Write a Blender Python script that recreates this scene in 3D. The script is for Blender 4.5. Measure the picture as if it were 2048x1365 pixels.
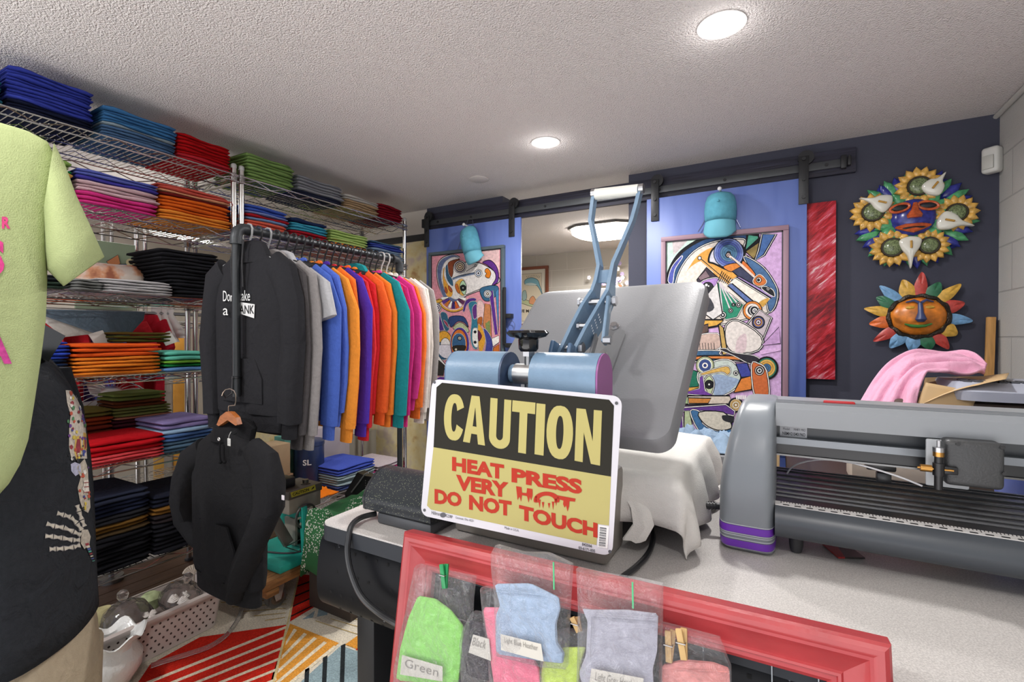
import bpy, bmesh, math, random
from mathutils import Vector, Matrix, Euler, noise
from mathutils.geometry import tessellate_polygon
from mathutils.bvhtree import BVHTree

# ------------------------------------------------------------------ camera, world, light, exposure
SC = bpy.context.scene
COL = SC.collection
for o in list(bpy.data.objects):
    bpy.data.objects.remove(o)
PI = math.pi
R = math.radians
FPX, YAW, PITCH, CX, CY, CAMZ = 960.0, R(29.2), R(-0.45), 1024.0, 682.5, 1.2
CEIL = 2.2          # ceiling height
BACK = 2.94         # face of the dark back wall
RIGHT = 0.852       # face of the right block wall
DESK = 0.76
SHX = -2.33         # front plane of the wire shelving
RACKX = -1.72       # plane of the clothes rack

cam = bpy.data.cameras.new('camera')
cam.sensor_width = 36.0
cam.lens = FPX / 2048 * 36.0
cam.clip_start = 0.02
camo = bpy.data.objects.new('camera', cam)
COL.objects.link(camo)
camo.location = (0, 0, CAMZ)
camo.rotation_euler = (R(90) + PITCH, 0, YAW)
SC.camera = camo

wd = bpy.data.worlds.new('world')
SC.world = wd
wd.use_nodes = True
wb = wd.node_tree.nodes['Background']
# ambient fill from the open side: dim above, added brightness below lights the ceiling
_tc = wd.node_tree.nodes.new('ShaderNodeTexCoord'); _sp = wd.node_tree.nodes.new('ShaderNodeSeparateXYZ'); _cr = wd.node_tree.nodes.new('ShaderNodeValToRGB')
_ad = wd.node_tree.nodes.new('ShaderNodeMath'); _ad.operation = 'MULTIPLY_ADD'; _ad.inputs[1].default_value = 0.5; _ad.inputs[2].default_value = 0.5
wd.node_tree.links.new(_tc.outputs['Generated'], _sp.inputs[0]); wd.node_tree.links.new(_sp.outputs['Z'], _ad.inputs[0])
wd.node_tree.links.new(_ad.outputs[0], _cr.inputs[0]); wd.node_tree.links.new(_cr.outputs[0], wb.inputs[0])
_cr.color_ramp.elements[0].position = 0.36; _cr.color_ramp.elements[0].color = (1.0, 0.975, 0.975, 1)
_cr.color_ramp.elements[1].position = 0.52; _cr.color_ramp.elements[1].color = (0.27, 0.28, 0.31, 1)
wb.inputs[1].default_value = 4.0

SC.view_settings.view_transform = 'Standard'
SC.view_settings.look = 'None'
SC.view_settings.gamma = 1.0
SC.view_settings.use_curve_mapping = False
SC.view_settings.exposure = -0.08

LAMPS = [(-0.168, 1.675), (-1.055, 2.24), (0.25, -0.35), (-0.95, 0.0), (-1.85, -0.15)]   # first two: recessed downlights in view; the rest: unseen fill lamps, added

def lamp(name, x, y, z, power, size, color=(1, 0.975, 0.955)):
    l = bpy.data.lights.new(name, 'AREA')
    l.shape = 'DISK'
    l.size = size
    l.energy = power
    l.color = color
    l.spread = R(170)
    o = bpy.data.objects.new(name, l)
    COL.objects.link(o)
    o.location = (x, y, z)
    return o
for i, (x, y) in enumerate(LAMPS):
    lamp('downlight_and_fill_lamp', x, y, CEIL - 0.012, (17.0, 26.0, 9.0, 11.0, 22.0)[i], 0.11)
for x, y in LAMPS[:2]:      # added point lamps put a halo on the ceiling round each lens
    pl = bpy.data.lights.new('added_halo', 'POINT'); pl.energy = 0.7; pl.shadow_soft_size = 0.04; pl.color = (1, 0.975, 0.955)
    po = bpy.data.objects.new('added_halo', pl); COL.objects.link(po); po.location = (x, y, CEIL - 0.055)
lamp('flush_lamp', -1.375, 4.24, CEIL - 0.12, 75.0, 0.30)
lamp('flush_lamp', -3.55, 1.5, CEIL - 0.07, 22.0, 0.30)       # light of the aisle behind the shelving

# ------------------------------------------------------------------ helpers
rnd = random.Random(7)
_s, _c = math.sin(YAW), math.cos(YAW)
_f0 = Vector((-_s, _c, 0)); RV = Vector((_c, _s, 0)); _z = Vector((0, 0, 1))
_f = _f0 * math.cos(PITCH) + _z * math.sin(PITCH)
_u = _z * math.cos(PITCH) - _f0 * math.sin(PITCH)
CAMP = Vector((0, 0, CAMZ))

def ray(px, py):
    return _f + RV * ((px - CX) / FPX) + _u * ((CY - py) / FPX)

def W(px, py, X=None, Y=None, Z=None, d=None):
    """point of a known plane or depth that the photograph shows at this pixel"""
    v = ray(px, py)
    t = d if d is not None else X / v.x if X is not None else Y / v.y if Y is not None else (Z - CAMZ) / v.z
    return CAMP + v * t

def WP(px, py, p0, n):
    v = ray(px, py)
    return CAMP + v * ((p0 - CAMP).dot(n) / v.dot(n))

def lin(h):
    h = h.lstrip('#')
    r = []
    for i in (0, 2, 4):
        c = int(h[i:i + 2], 16) / 255
        r.append(c / 12.92 if c <= 0.04045 else ((c + 0.055) / 1.055) ** 2.4)
    return (r[0], r[1], r[2], 1.0)

_mats = {}
def mat(key, hexc=None, rough=0.5, metal=0.0, bump=0.0, bscale=60.0, var=0.0, vscale=8.0, attr=False,
        spec=0.5, sheen=0.0, aniso=None, emit=0.0, detail=3.0, coat=0.0):
    k = key
    if k in _mats:
        return _mats[k]
    m = bpy.data.materials.new(key)
    m.use_nodes = True
    nt = m.node_tree
    b = nt.nodes['Principled BSDF']
    b.inputs['Roughness'].default_value = rough
    b.inputs['Metallic'].default_value = metal
    b.inputs['Specular IOR Level'].default_value = spec
    if sheen: b.inputs['Sheen Weight'].default_value = sheen
    if coat: b.inputs['Coat Weight'].default_value = coat
    tc = nt.nodes.new('ShaderNodeTexCoord')
    src = None
    if attr:
        a = nt.nodes.new('ShaderNodeAttribute'); a.attribute_name = 'Col'
        src = a.outputs['Color']
    else:
        c = lin(hexc)
        b.inputs['Base Color'].default_value = c
    vec = tc.outputs['Object']
    if aniso:
        mp = nt.nodes.new('ShaderNodeMapping'); mp.inputs['Scale'].default_value = aniso
        nt.links.new(vec, mp.inputs['Vector']); vec = mp.outputs['Vector']
    if var:
        n = nt.nodes.new('ShaderNodeTexNoise'); n.inputs['Scale'].default_value = vscale; n.inputs['Detail'].default_value = detail
        nt.links.new(vec, n.inputs['Vector'])
        mr = nt.nodes.new('ShaderNodeMapRange')
        mr.inputs['From Min'].default_value = 0.3; mr.inputs['From Max'].default_value = 0.7
        mr.inputs['To Min'].default_value = 1 - var; mr.inputs['To Max'].default_value = 1 + var
        nt.links.new(n.outputs['Fac'], mr.inputs['Value'])
        mx = nt.nodes.new('ShaderNodeMix'); mx.data_type = 'RGBA'; mx.blend_type = 'MULTIPLY'
        mx.inputs['Factor'].default_value = 1.0
        if src: nt.links.new(src, mx.inputs['A'])
        else: mx.inputs['A'].default_value = lin(hexc)
        nt.links.new(mr.outputs['Result'], mx.inputs['B'])
        src = mx.outputs['Result']
    if src: nt.links.new(src, b.inputs['Base Color'])
    if bump:
        n = nt.nodes.new('ShaderNodeTexNoise'); n.inputs['Scale'].default_value = bscale; n.inputs['Detail'].default_value = 2.0
        nt.links.new(vec, n.inputs['Vector'])
        bp = nt.nodes.new('ShaderNodeBump'); bp.inputs['Strength'].default_value = bump; bp.inputs['Distance'].default_value = 0.004
        nt.links.new(n.outputs['Fac'], bp.inputs['Height'])
        nt.links.new(bp.outputs['Normal'], b.inputs['Normal'])
    if emit:
        b.inputs['Emission Color'].default_value = lin(hexc); b.inputs['Emission Strength'].default_value = emit
    _mats[k] = m
    return m

def fab(hexc, heather=0.06, wrinkle=0.4):
    key = 'fabric ' + hexc
    if key in _mats: return _mats[key]
    m = mat(key, hexc, rough=0.95, bump=0.35, bscale=420, var=heather, vscale=90, spec=0.1)
    nt = m.node_tree; b = nt.nodes['Principled BSDF']; bp = b.inputs['Normal'].links[0].from_node     # soft wrinkles under the weave
    tc = nt.nodes.new('ShaderNodeTexCoord'); n = nt.nodes.new('ShaderNodeTexNoise'); n.inputs['Scale'].default_value = 16; n.inputs['Detail'].default_value = 3; n.inputs['Distortion'].default_value = 0.8
    b2 = nt.nodes.new('ShaderNodeBump'); b2.inputs['Strength'].default_value = wrinkle; b2.inputs['Distance'].default_value = 0.02
    nt.links.new(tc.outputs['Object'], n.inputs['Vector']); nt.links.new(n.outputs['Fac'], b2.inputs['Height']); nt.links.new(b2.outputs['Normal'], bp.inputs['Normal'])
    return m

def plastic(hexc, rough=0.4): return mat('plastic %s %.2f' % (hexc, rough), hexc, rough=rough)
def metal(hexc, rough=0.3): return mat('metal %s %.2f' % (hexc, rough), hexc, rough=rough, metal=1.0)
def paint(hexc, rough=0.5): return mat('paint %s %.2f' % (hexc, rough), hexc, rough=rough, bump=0.15, bscale=160, var=0.04, vscale=20)

CHROME = mat('chrome wire', 'c9c7c4', rough=0.22, metal=1.0)
ATTR = mat('printed colours', rough=0.6, attr=True, spec=0.3)
ATTRC = mat('painted canvas', rough=0.7, attr=True, spec=0.2, var=0.16, vscale=70, bump=0.3, bscale=200)
ATTRG = mat('glazed colours', rough=0.16, attr=True, spec=0.6, var=0.12, vscale=40)

WMX = {}
class MB:
    """collects shapes for ONE mesh object"""
    def __init__(s):
        s.v = []; s.f = []; s.mi = []; s.col = []
    def add(s, vs, fs, mi=0, col=None):
        k = len(s.v)
        s.v.extend(Vector(v) for v in vs)
        for f in fs:
            s.f.append([i + k for i in f]); s.mi.append(mi); s.col.append(col)
        return s
    def bm(s, bm, M=None, mi=0, col=None):
        bm.verts.index_update()
        s.add([(M @ v.co) if M else v.co.copy() for v in bm.verts], [[v.index for v in f.verts] for f in bm.faces], mi, col)
        bm.free(); return s
    def box(s, c, size, bev=0.0, rot=None, seg=2, mi=0, col=None):
        b = bmesh.new(); bmesh.ops.create_cube(b, size=1.0)
        for v in b.verts: v.co = Vector((v.co.x * size[0], v.co.y * size[1], v.co.z * size[2]))
        if bev: bmesh.ops.bevel(b, geom=list(b.edges), offset=min(bev, min(size) * 0.49), segments=seg, affect='EDGES', profile=0.5)
        M = Matrix.Translation(c)
        if rot is not None: M = M @ (rot.to_4x4() if isinstance(rot, Matrix) else Euler(rot).to_matrix().to_4x4())
        return s.bm(b, M, mi, col)
    def box2(s, a, b, bev=0.0, **k):
        a = Vector(a); b = Vector(b)
        return s.box((a + b) / 2, [abs(b[i] - a[i]) for i in range(3)], bev, **k)
    def bar(s, a, b, w, h, up=(0, 0, 1), bev=0.0, mi=0, col=None):
        a = Vector(a); b = Vector(b); x = (b - a); L = x.length; x = x / L
        up = Vector(up); y = up.cross(x)
        if y.length < 1e-4: y = Vector((0, 1, 0)).cross(x)
        y.normalize(); z = x.cross(y)
        M = Matrix((x, y, z)).transposed()
        return s.box((a + b) / 2, (L, w, h), bev, rot=M, mi=mi, col=col)
    def tube(s, pts, r, n=8, closed=False, cap=True, mi=0, col=None):
        pts = [Vector(p) for p in pts]; N = len(pts)
        rr = r if hasattr(r, '__len__') else [r] * N
        t0 = (pts[1] - pts[0]).normalized()
        a = Vector((0, 0, 1)) if abs(t0.z) < 0.9 else Vector((1, 0, 0))
        nr = (a - t0 * a.dot(t0)).normalized()
        vs = []
        for i, p in enumerate(pts):
            if closed: t = (pts[(i + 1) % N] - pts[i - 1])
            else: t = pts[min(i + 1, N - 1)] - pts[max(i - 1, 0)]
            t.normalize()
            nr = nr - t * nr.dot(t)
            if nr.length < 1e-5: nr = Vector((t.y, -t.x, 0.01))
            nr.normalize(); bn = t.cross(nr)
            for k in range(n):
                w = 2 * PI * k / n
                vs.append(p + (nr * math.cos(w) + bn * math.sin(w)) * rr[i])
        fs = []
        for i in range(N if closed else N - 1):
            j = (i + 1) % N
            for k in range(n):
                l = (k + 1) % n
                fs.append([i * n + k, i * n + l, j * n + l, j * n + k])
        if cap and not closed:
            fs.append(list(range(n))[::-1]); fs.append([(N - 1) * n + k for k in range(n)])
        return s.add(vs, fs, mi, col)
    def cyl(s, a, b, r, n=16, mi=0, col=None, r2=None):
        return s.tube([a, b], [r, r if r2 is None else r2], n, mi=mi, col=col)
    def loft(s, rings, n=16, cap=(True, True), fold=None, pw=1.0, mi=0, col=None):
        """rings: (centre, U, V)"""
        vs = []
        for i, (c, U, V) in enumerate(rings):
            c = Vector(c); U = Vector(U); V = Vector(V)
            for k in range(n):
                w = 2 * PI * k / n
                cu, sv = math.cos(w), math.sin(w)
                if pw != 1.0:
                    cu = math.copysign(abs(cu) ** pw, cu); sv = math.copysign(abs(sv) ** pw, sv)
                g = fold(i, k, w) if fold else 1.0
                vs.append(c + U * cu + V * sv * g)
        fs = []
        N = len(rings)
        for i in range(N - 1):
            for k in range(n):
                l = (k + 1) % n
                fs.append([i * n + k, i * n + l, (i + 1) * n + l, (i + 1) * n + k])
        if cap[0]: fs.append(list(range(n))[::-1])
        if cap[1]: fs.append([(N - 1) * n + k for k in range(n)])
        return s.add(vs, fs, mi, col)
    def lathe(s, prof, base=(0, 0, 0), axis=(0, 0, 1), n=24, mi=0, col=None):
        ax = Vector(axis).normalized()
        a = Vector((1, 0, 0)) if abs(ax.x) < 0.9 else Vector((0, 1, 0))
        U = (a - ax * a.dot(ax)).normalized(); V = ax.cross(U)
        b = Vector(base)
        return s.loft([(b + ax * h, U * max(r, 1e-4), V * max(r, 1e-4)) for r, h in prof], n, mi=mi, col=col)
    def ball(s, c, r, n=12, mi=0, col=None, rot=None):
        if not hasattr(r, '__len__'): r = (r, r, r)
        b = bmesh.new(); bmesh.ops.create_uvsphere(b, u_segments=n, v_segments=max(6, n // 2 + 2), radius=1.0)
        M = Matrix.Translation(c)
        if rot is not None: M = M @ Euler(rot).to_matrix().to_4x4() if not isinstance(rot, Matrix) else M @ rot.to_4x4()
        M = M @ Matrix.Diagonal((r[0], r[1], r[2], 1))
        return s.bm(b, M, mi, col)
    def surf(s, nu, nv, fn, mi=0, col=None):
        vs = [fn(i / nu, j / nv) for j in range(nv + 1) for i in range(nu + 1)]
        fs = [[j * (nu + 1) + i, j * (nu + 1) + i + 1, (j + 1) * (nu + 1) + i + 1, (j + 1) * (nu + 1) + i] for j in range(nv) for i in range(nu)]
        return s.add(vs, fs, mi, col)
    def poly(s, pts, mi=0, col=None):
        pts = [Vector(p) for p in pts]
        tr = tessellate_polygon([pts])
        return s.add(pts, [list(t) for t in tr], mi, col)
    def prism(s, pts, off, mi=0, col=None):
        """solid between a planar outline and the outline moved by off"""
        pts = [Vector(p) for p in pts]; off = Vector(off); n = len(pts)
        tr = [list(t) for t in tessellate_polygon([pts])]
        fs = [t for t in tr] + [[i + n for i in t][::-1] for t in tr]
        fs += [[i, (i + 1) % n, (i + 1) % n + n, i + n] for i in range(n)]
        return s.add(pts + [p + off for p in pts], fs, mi, col)
    def pillow(s, pts, nrm, T, back=0.0, mi=0, col=None, pw=0.5, wr=0.0, seed=0, crease=None):
        """puffed star-shaped panel: outline raised by T along nrm"""
        pts = [Vector(p) for p in pts]; nrm = Vector(nrm).normalized(); n = len(pts)
        c = sum(pts, Vector()) / n
        vs = []; lv = [1.0, 0.97, 0.88, 0.72, 0.5, 0.25]
        for q in lv:
            h = T * (1 - q ** 2) ** pw
            for p in pts:
                v = c + (p - c) * q
                if wr and q < 1: v = v + nrm * (noise.noise(v * 22 + Vector((seed, seed * 1.7, 0))) * wr)
                vs.append(v + nrm * h)
        vs.append(c + nrm * T)
        fs = []
        for a in range(len(lv) - 1):
            for k in range(n):
                l = (k + 1) % n
                fs.append([a * n + k, a * n + l, (a + 1) * n + l, (a + 1) * n + k])
        a = (len(lv) - 1) * n
        for k in range(n): fs.append([a + k, a + (k + 1) % n, len(vs) - 1])
        m = len(vs)
        for p in pts: vs.append(p - nrm * back)
        for k in range(n): fs.append([(k + 1) % n, k, m + k, m + (k + 1) % n])
        fs.append([m + k for k in range(n)][::-1])
        return s.add(vs, fs, mi, col)
    def build(s, name, mats, parent=None, smooth=35, local=False, sub=0, solid=0.0):
        me = bpy.data.meshes.new(name)
        vs = s.v
        if parent is not None and not local:
            Mi = WMX[parent.name].inverted()
            vs = [Mi @ v for v in vs]
        me.from_pydata([tuple(v) for v in vs], [], s.f)
        if not isinstance(mats, (list, tuple)): mats = [mats]
        for m in mats: me.materials.append(m)
        if len(mats) > 1:
            me.polygons.foreach_set('material_index', s.mi)
        if any(c is not None for c in s.col):
            at = me.color_attributes.new('Col', 'FLOAT_COLOR', 'CORNER')
            buf = []
            for p, c in zip(s.f, s.col):
                cc = lin(c) if isinstance(c, str) else (c if c is not None else (0.5, 0.5, 0.5, 1))
                buf.extend(list(cc) * len(p))
            at.data.foreach_set('color', buf)
        me.update()
        b = bmesh.new(); b.from_mesh(me)
        bmesh.ops.recalc_face_normals(b, faces=list(b.faces)); b.to_mesh(me); b.free()
        if smooth:
            for p in me.polygons: p.use_smooth = True
            me.set_sharp_from_angle(angle=R(smooth))
        o = bpy.data.objects.new(name, me)
        COL.objects.link(o)
        if parent is not None:
            o.parent = parent; WMX[o.name] = WMX[parent.name]
        else:
            WMX[o.name] = Matrix.Identity(4)
        if solid:
            md = o.modifiers.new('solid', 'SOLIDIFY'); md.thickness = solid; md.offset = 0
        if sub:
            md = o.modifiers.new('sub', 'SUBSURF'); md.levels = sub; md.render_levels = sub
        return o

def tag(o, label, cat, group=None):
    o['label'] = label; o['category'] = cat
    if group: o['group'] = group
    return o

def thing(name, label, cat, loc=(0, 0, 0), rot=None, group=None):
    o = bpy.data.objects.new(name, None)
    o.empty_display_size = 0.05
    COL.objects.link(o)
    o.location = loc
    M = Matrix.Translation(loc)
    if rot is not None:
        if isinstance(rot, Matrix):
            o.rotation_euler = rot.to_euler(); M = M @ rot.to_4x4()
        else:
            o.rotation_euler = rot; M = M @ Euler(rot).to_matrix().to_4x4()
    WMX[o.name] = M
    return tag(o, label, cat, group)

def struct(name, mb, m, parent=None, **k):
    o = mb.build(name, m, parent, **k)
    if parent is None: o['kind'] = 'structure'
    return o

def text_mesh(txt, size=1.0, bold=0.0, shear=0.0, spacing=1.0, narrow=1.0):
    """vertices (x, y) and faces of a word, built-in lettering"""
    cu = bpy.data.curves.new('t', 'FONT'); cu.body = txt; cu.size = size; cu.offset = bold; cu.shear = shear
    cu.space_character = spacing; cu.resolution_u = 3
    o = bpy.data.objects.new('t', cu); COL.objects.link(o)
    dg = bpy.context.evaluated_depsgraph_get()
    me = bpy.data.meshes.new_from_object(o.evaluated_get(dg))
    vs = [(v.co.x * narrow, v.co.y) for v in me.vertices]; fs = [list(p.vertices) for p in me.polygons]
    bpy.data.objects.remove(o); bpy.data.curves.remove(cu); bpy.data.meshes.remove(me)
    return vs, fs

def put_text(mb, txt, fit, fn, bold=0.0, col=None, mi=0, spacing=1.0):
    """lay a word into the box fit=(x0,y0,x1,y1) (y up); fn maps (x,y) to a point"""
    vs, fs = text_mesh(txt, 1.0, bold, spacing=spacing)
    x0 = min(v[0] for v in vs); x1 = max(v[0] for v in vs); y0 = min(v[1] for v in vs); y1 = max(v[1] for v in vs)
    P = [fn(fit[0] + (v[0] - x0) / (x1 - x0) * (fit[2] - fit[0]), fit[1] + (v[1] - y0) / (y1 - y0) * (fit[3] - fit[1])) for v in vs]
    mb.add(P, fs, mi, col)

def spline(pts, n=6, closed=True):
    """Catmull-Rom through 2-D or 3-D points"""
    pts = [Vector(p) for p in pts]; N = len(pts); out = []
    rng = range(N) if closed else range(N - 1)
    for i in rng:
        g = (lambda k: pts[k % N]) if closed else (lambda k: pts[max(0, min(N - 1, k))])
        p0, p1, p2, p3 = g(i - 1), g(i), g(i + 1), g(i + 2)
        for k in range(n):
            t = k / n
            out.append(0.5 * ((2 * p1) + (p2 - p0) * t + (2 * p0 - 5 * p1 + 4 * p2 - p3) * t * t + (3 * p1 - p0 - 3 * p2 + p3) * t ** 3))
    if not closed: out.append(pts[-1])
    return out

def arc(cx, cy, r, a0, a1, n, ry=None):
    ry = r if ry is None else ry
    return [(cx + r * math.cos(R(a0 + (a1 - a0) * i / n)), cy + ry * math.sin(R(a0 + (a1 - a0) * i / n))) for i in range(n + 1)]

def ordinal(i, n):
    """place in a stack counted from the top"""
    if i == 0: return 'topmost'
    if i == n - 1: return 'bottom one'
    return ['', 'second', 'third', 'fourth', 'fifth', 'sixth', 'seventh', 'eighth', 'ninth', 'tenth', 'eleventh', 'twelfth', 'thirteenth', 'fourteenth', 'fifteenth', 'sixteenth', 'seventeenth'][i] + ' from top'

# ------------------------------------------------------------------ room shell
def node_mat(name, build):
    m = bpy.data.materials.new(name); m.use_nodes = True
    build(m.node_tree, m.node_tree.nodes['Principled BSDF'])
    return m

def _ceil(nt, b):
    b.inputs['Base Color'].default_value = lin('d6d0ce'); b.inputs['Roughness'].default_value = 0.9
    tc = nt.nodes.new('ShaderNodeTexCoord')
    n1 = nt.nodes.new('ShaderNodeTexNoise'); n1.inputs['Scale'].default_value = 150; n1.inputs['Detail'].default_value = 2.5
    n2 = nt.nodes.new('ShaderNodeTexVoronoi'); n2.inputs['Scale'].default_value = 190
    nt.links.new(tc.outputs['Object'], n1.inputs['Vector']); nt.links.new(tc.outputs['Object'], n2.inputs['Vector'])
    ad = nt.nodes.new('ShaderNodeMath'); ad.operation = 'SUBTRACT'
    nt.links.new(n1.outputs['Fac'], ad.inputs[0])
    sc = nt.nodes.new('ShaderNodeMath'); sc.operation = 'MULTIPLY'; sc.inputs[1].default_value = 0.35
    nt.links.new(n2.outputs['Distance'], sc.inputs[0]); nt.links.new(sc.outputs[0], ad.inputs[1])
    bp = nt.nodes.new('ShaderNodeBump'); bp.inputs['Strength'].default_value = 1.0; bp.inputs['Distance'].default_value = 0.009
    nt.links.new(ad.outputs[0], bp.inputs['Height']); nt.links.new(bp.outputs['Normal'], b.inputs['Normal'])
M_CEIL = node_mat('popcorn ceiling', _ceil)

def block_mat(name, hexc, axis, mortar):
    def f(nt, b):
        b.inputs['Roughness'].default_value = 0.85
        tc = nt.nodes.new('ShaderNodeTexCoord'); sp = nt.nodes.new('ShaderNodeSeparateXYZ'); cb = nt.nodes.new('ShaderNodeCombineXYZ')
        nt.links.new(tc.outputs['Object'], sp.inputs[0])
        nt.links.new(sp.outputs[axis], cb.inputs[0]); nt.links.new(sp.outputs['Z'], cb.inputs[1])
        br = nt.nodes.new('ShaderNodeTexBrick')
        br.inputs['Scale'].default_value = 1.0; br.inputs['Brick Width'].default_value = 0.40; br.inputs['Row Height'].default_value = 0.20
        br.inputs['Mortar Size'].default_value = 0.004; br.inputs['Mortar Smooth'].default_value = 0.4
        br.inputs['Color1'].default_value = lin(hexc); br.inputs['Color2'].default_value = lin(hexc); br.inputs['Mortar'].default_value = lin(mortar)
        nt.links.new(cb.outputs[0], br.inputs['Vector']); nt.links.new(br.outputs['Color'], b.inputs['Base Color'])
        n = nt.nodes.new('ShaderNodeTexNoise'); n.inputs['Scale'].default_value = 180; nt.links.new(tc.outputs['Object'], n.inputs['Vector'])
        iv = nt.nodes.new('ShaderNodeMath'); iv.operation = 'MULTIPLY_ADD'; iv.inputs[1].default_value = -2.0
        nt.links.new(br.outputs['Fac'], iv.inputs[0]); nt.links.new(n.outputs['Fac'], iv.inputs[2])
        bp = nt.nodes.new('ShaderNodeBump'); bp.inputs['Strength'].default_value = 0.5; bp.inputs['Distance'].default_value = 0.004
        nt.links.new(iv.outputs[0], bp.inputs['Height']); nt.links.new(bp.outputs['Normal'], b.inputs['Normal'])
    return node_mat(name, f)
M_BLOCK_R = block_mat('grey painted block wall', 'b9b8b4', 'Y', 'a3a29f')
M_BLOCK_F = block_mat('cream painted block wall', 'b8b2a8', 'X', 'cac5bc')
M_NAVY = mat('dark navy wall paint', '393b4a', rough=0.75, var=0.06, vscale=2.5, bump=0.12, bscale=120)
M_BOARD = mat('dark stained board', '2b2b3a', rough=0.6, var=0.45, vscale=5, aniso=(1, 20, 26), bump=0.3, bscale=14)
M_BLACK = mat('matt black steel', '2b2c2e', rough=0.45, metal=0.3)
M_TRACK = mat('dark grey steel track', '4a4d50', rough=0.4, metal=0.3)
M_WHITEWALL = mat('white wall paint', 'd2cbc2', rough=0.8)
M_WOODFLOOR = mat('brown floor planks', '5b4030', rough=0.5, var=0.25, vscale=6, aniso=(8, 1, 1))

def _floor(nt, b):
    b.inputs['Roughness'].default_value = 0.9
    tc = nt.nodes.new('ShaderNodeTexCoord'); n = nt.nodes.new('ShaderNodeTexNoise'); n.inputs['Scale'].default_value = 90; n.inputs['Detail'].default_value = 5
    nt.links.new(tc.outputs['Object'], n.inputs['Vector'])
    cr = nt.nodes.new('ShaderNodeValToRGB'); cr.color_ramp.elements[0].position = 0.38; cr.color_ramp.elements[0].color = lin('7a7875')
    cr.color_ramp.elements[1].position = 0.62; cr.color_ramp.elements[1].color = lin('c6c3bd')
    nt.links.new(n.outputs['Fac'], cr.inputs[0]); nt.links.new(cr.outputs[0], b.inputs['Base Color'])
M_FLOOR = node_mat('speckled grey carpet', _floor)

struct('floor', MB().box2((-4.7, -0.6, -0.1), (1.0, 5.4, 0.0)), M_FLOOR)
fl = MB()
for i in range(11):
    x0 = -2.95 + i * 0.105
    fl.box2((x0, -0.2, 0.0), (x0 + 0.1, 2.2, 0.004))
struct('floor', fl, M_WOODFLOOR)
struct('ceiling', MB().box2((-4.7, -1.2, CEIL), (1.0, 5.4, CEIL + 0.1)), M_CEIL)
struct('wall_right', MB().box2((RIGHT, -1.2, 0), (RIGHT + 0.12, 5.4, CEIL)), M_BLOCK_R)
struct('wall_back', MB().box2((-0.819, BACK, 0), (RIGHT, BACK + 0.12, CEIL)).box2((-2.40, BACK, 0), (-1.72, BACK + 0.12, CEIL)), M_NAVY)
# wall to the left of the doors: white above a dark strip, cream mural below
def _mural(nt, b):
    b.inputs['Roughness'].default_value = 0.8
    tc = nt.nodes.new('ShaderNodeTexCoord')
    n = nt.nodes.new('ShaderNodeTexNoise'); n.inputs['Scale'].default_value = 9; n.inputs['Detail'].default_value = 4
    nt.links.new(tc.outputs['Object'], n.inputs['Vector'])
    cr = nt.nodes.new('ShaderNodeValToRGB'); e = cr.color_ramp.elements
    e[0].position = 0.3; e[0].color = lin('b58a5a'); e[1].position = 0.7; e[1].color = lin('c9b7a8')
    k = e.new(0.42); k.color = lin('d9c68f'); k = e.new(0.56); k.color = lin('dccfa4')
    nt.links.new(n.outputs['Fac'], cr.inputs[0]); nt.links.new(cr.outputs[0], b.inputs['Base Color'])
M_MURAL = node_mat('cream mural', _mural)
struct('wall_left_back', MB().box2((-4.6, BACK + 0.02, 0), (-2.40, BACK + 0.12, CEIL)), M_WHITEWALL)
struct('trim_1', MB().box2((-4.6, BACK - 0.012, 1.955), (-2.401, BACK + 0.02, 2.005)), M_BLACK)
mu = MB().box2((-4.6, BACK, 0.0), (-2.401, BACK + 0.02, 1.955))
struct('wall_left_back', mu, M_MURAL)
struct('wall_left', MB().box2((-4.7, -1.2, 0), (-4.6, 5.4, CEIL)), mat('beige wall', 'a39b90', rough=.8))
struct('wall_far', MB().box2((-4.6, 5.27, 0), (RIGHT, 5.4, CEIL)), M_BLOCK_F)
struct('trim_2', MB().tube([(RIGHT - 0.012, -1.2, CEIL - 0.012), (RIGHT - 0.012, BACK, CEIL - 0.012)], 0.011, 8), paint('b9b7b2'))

# header board and sliding track
struct('trim_3', MB().box2((-2.40, BACK - 0.027, 2.022), (0.324, BACK - 0.001, 2.145), 0.002), M_BOARD)
tr = thing('sliding_door_track', 'long dark steel rail screwed to the board above both blue doors', 'door track', (-1.0, 2.89, 2.06))
tb = MB().box2((-2.385, 2.883, 2.048), (0.29, 2.89, 2.086), 0.001); tb.build('rail', M_TRACK, tr)
for x in (-2.25, -1.95, -1.36, -0.62, -0.27, 0.2):
    MB().cyl((x, 2.913, 2.067), (x, 2.878, 2.067), 0.008, 10).build('bolt', M_BLACK, tr)
for x in (-2.38, 0.27):
    MB().box2((x - 0.012, 2.865, 2.035), (x + 0.012, 2.892, 2.10), 0.003).box2((x + 0.016, 2.86, 2.045), (x + 0.03, 2.892, 2.092), 0.003).build('end_stop', M_BLACK, tr)

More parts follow.
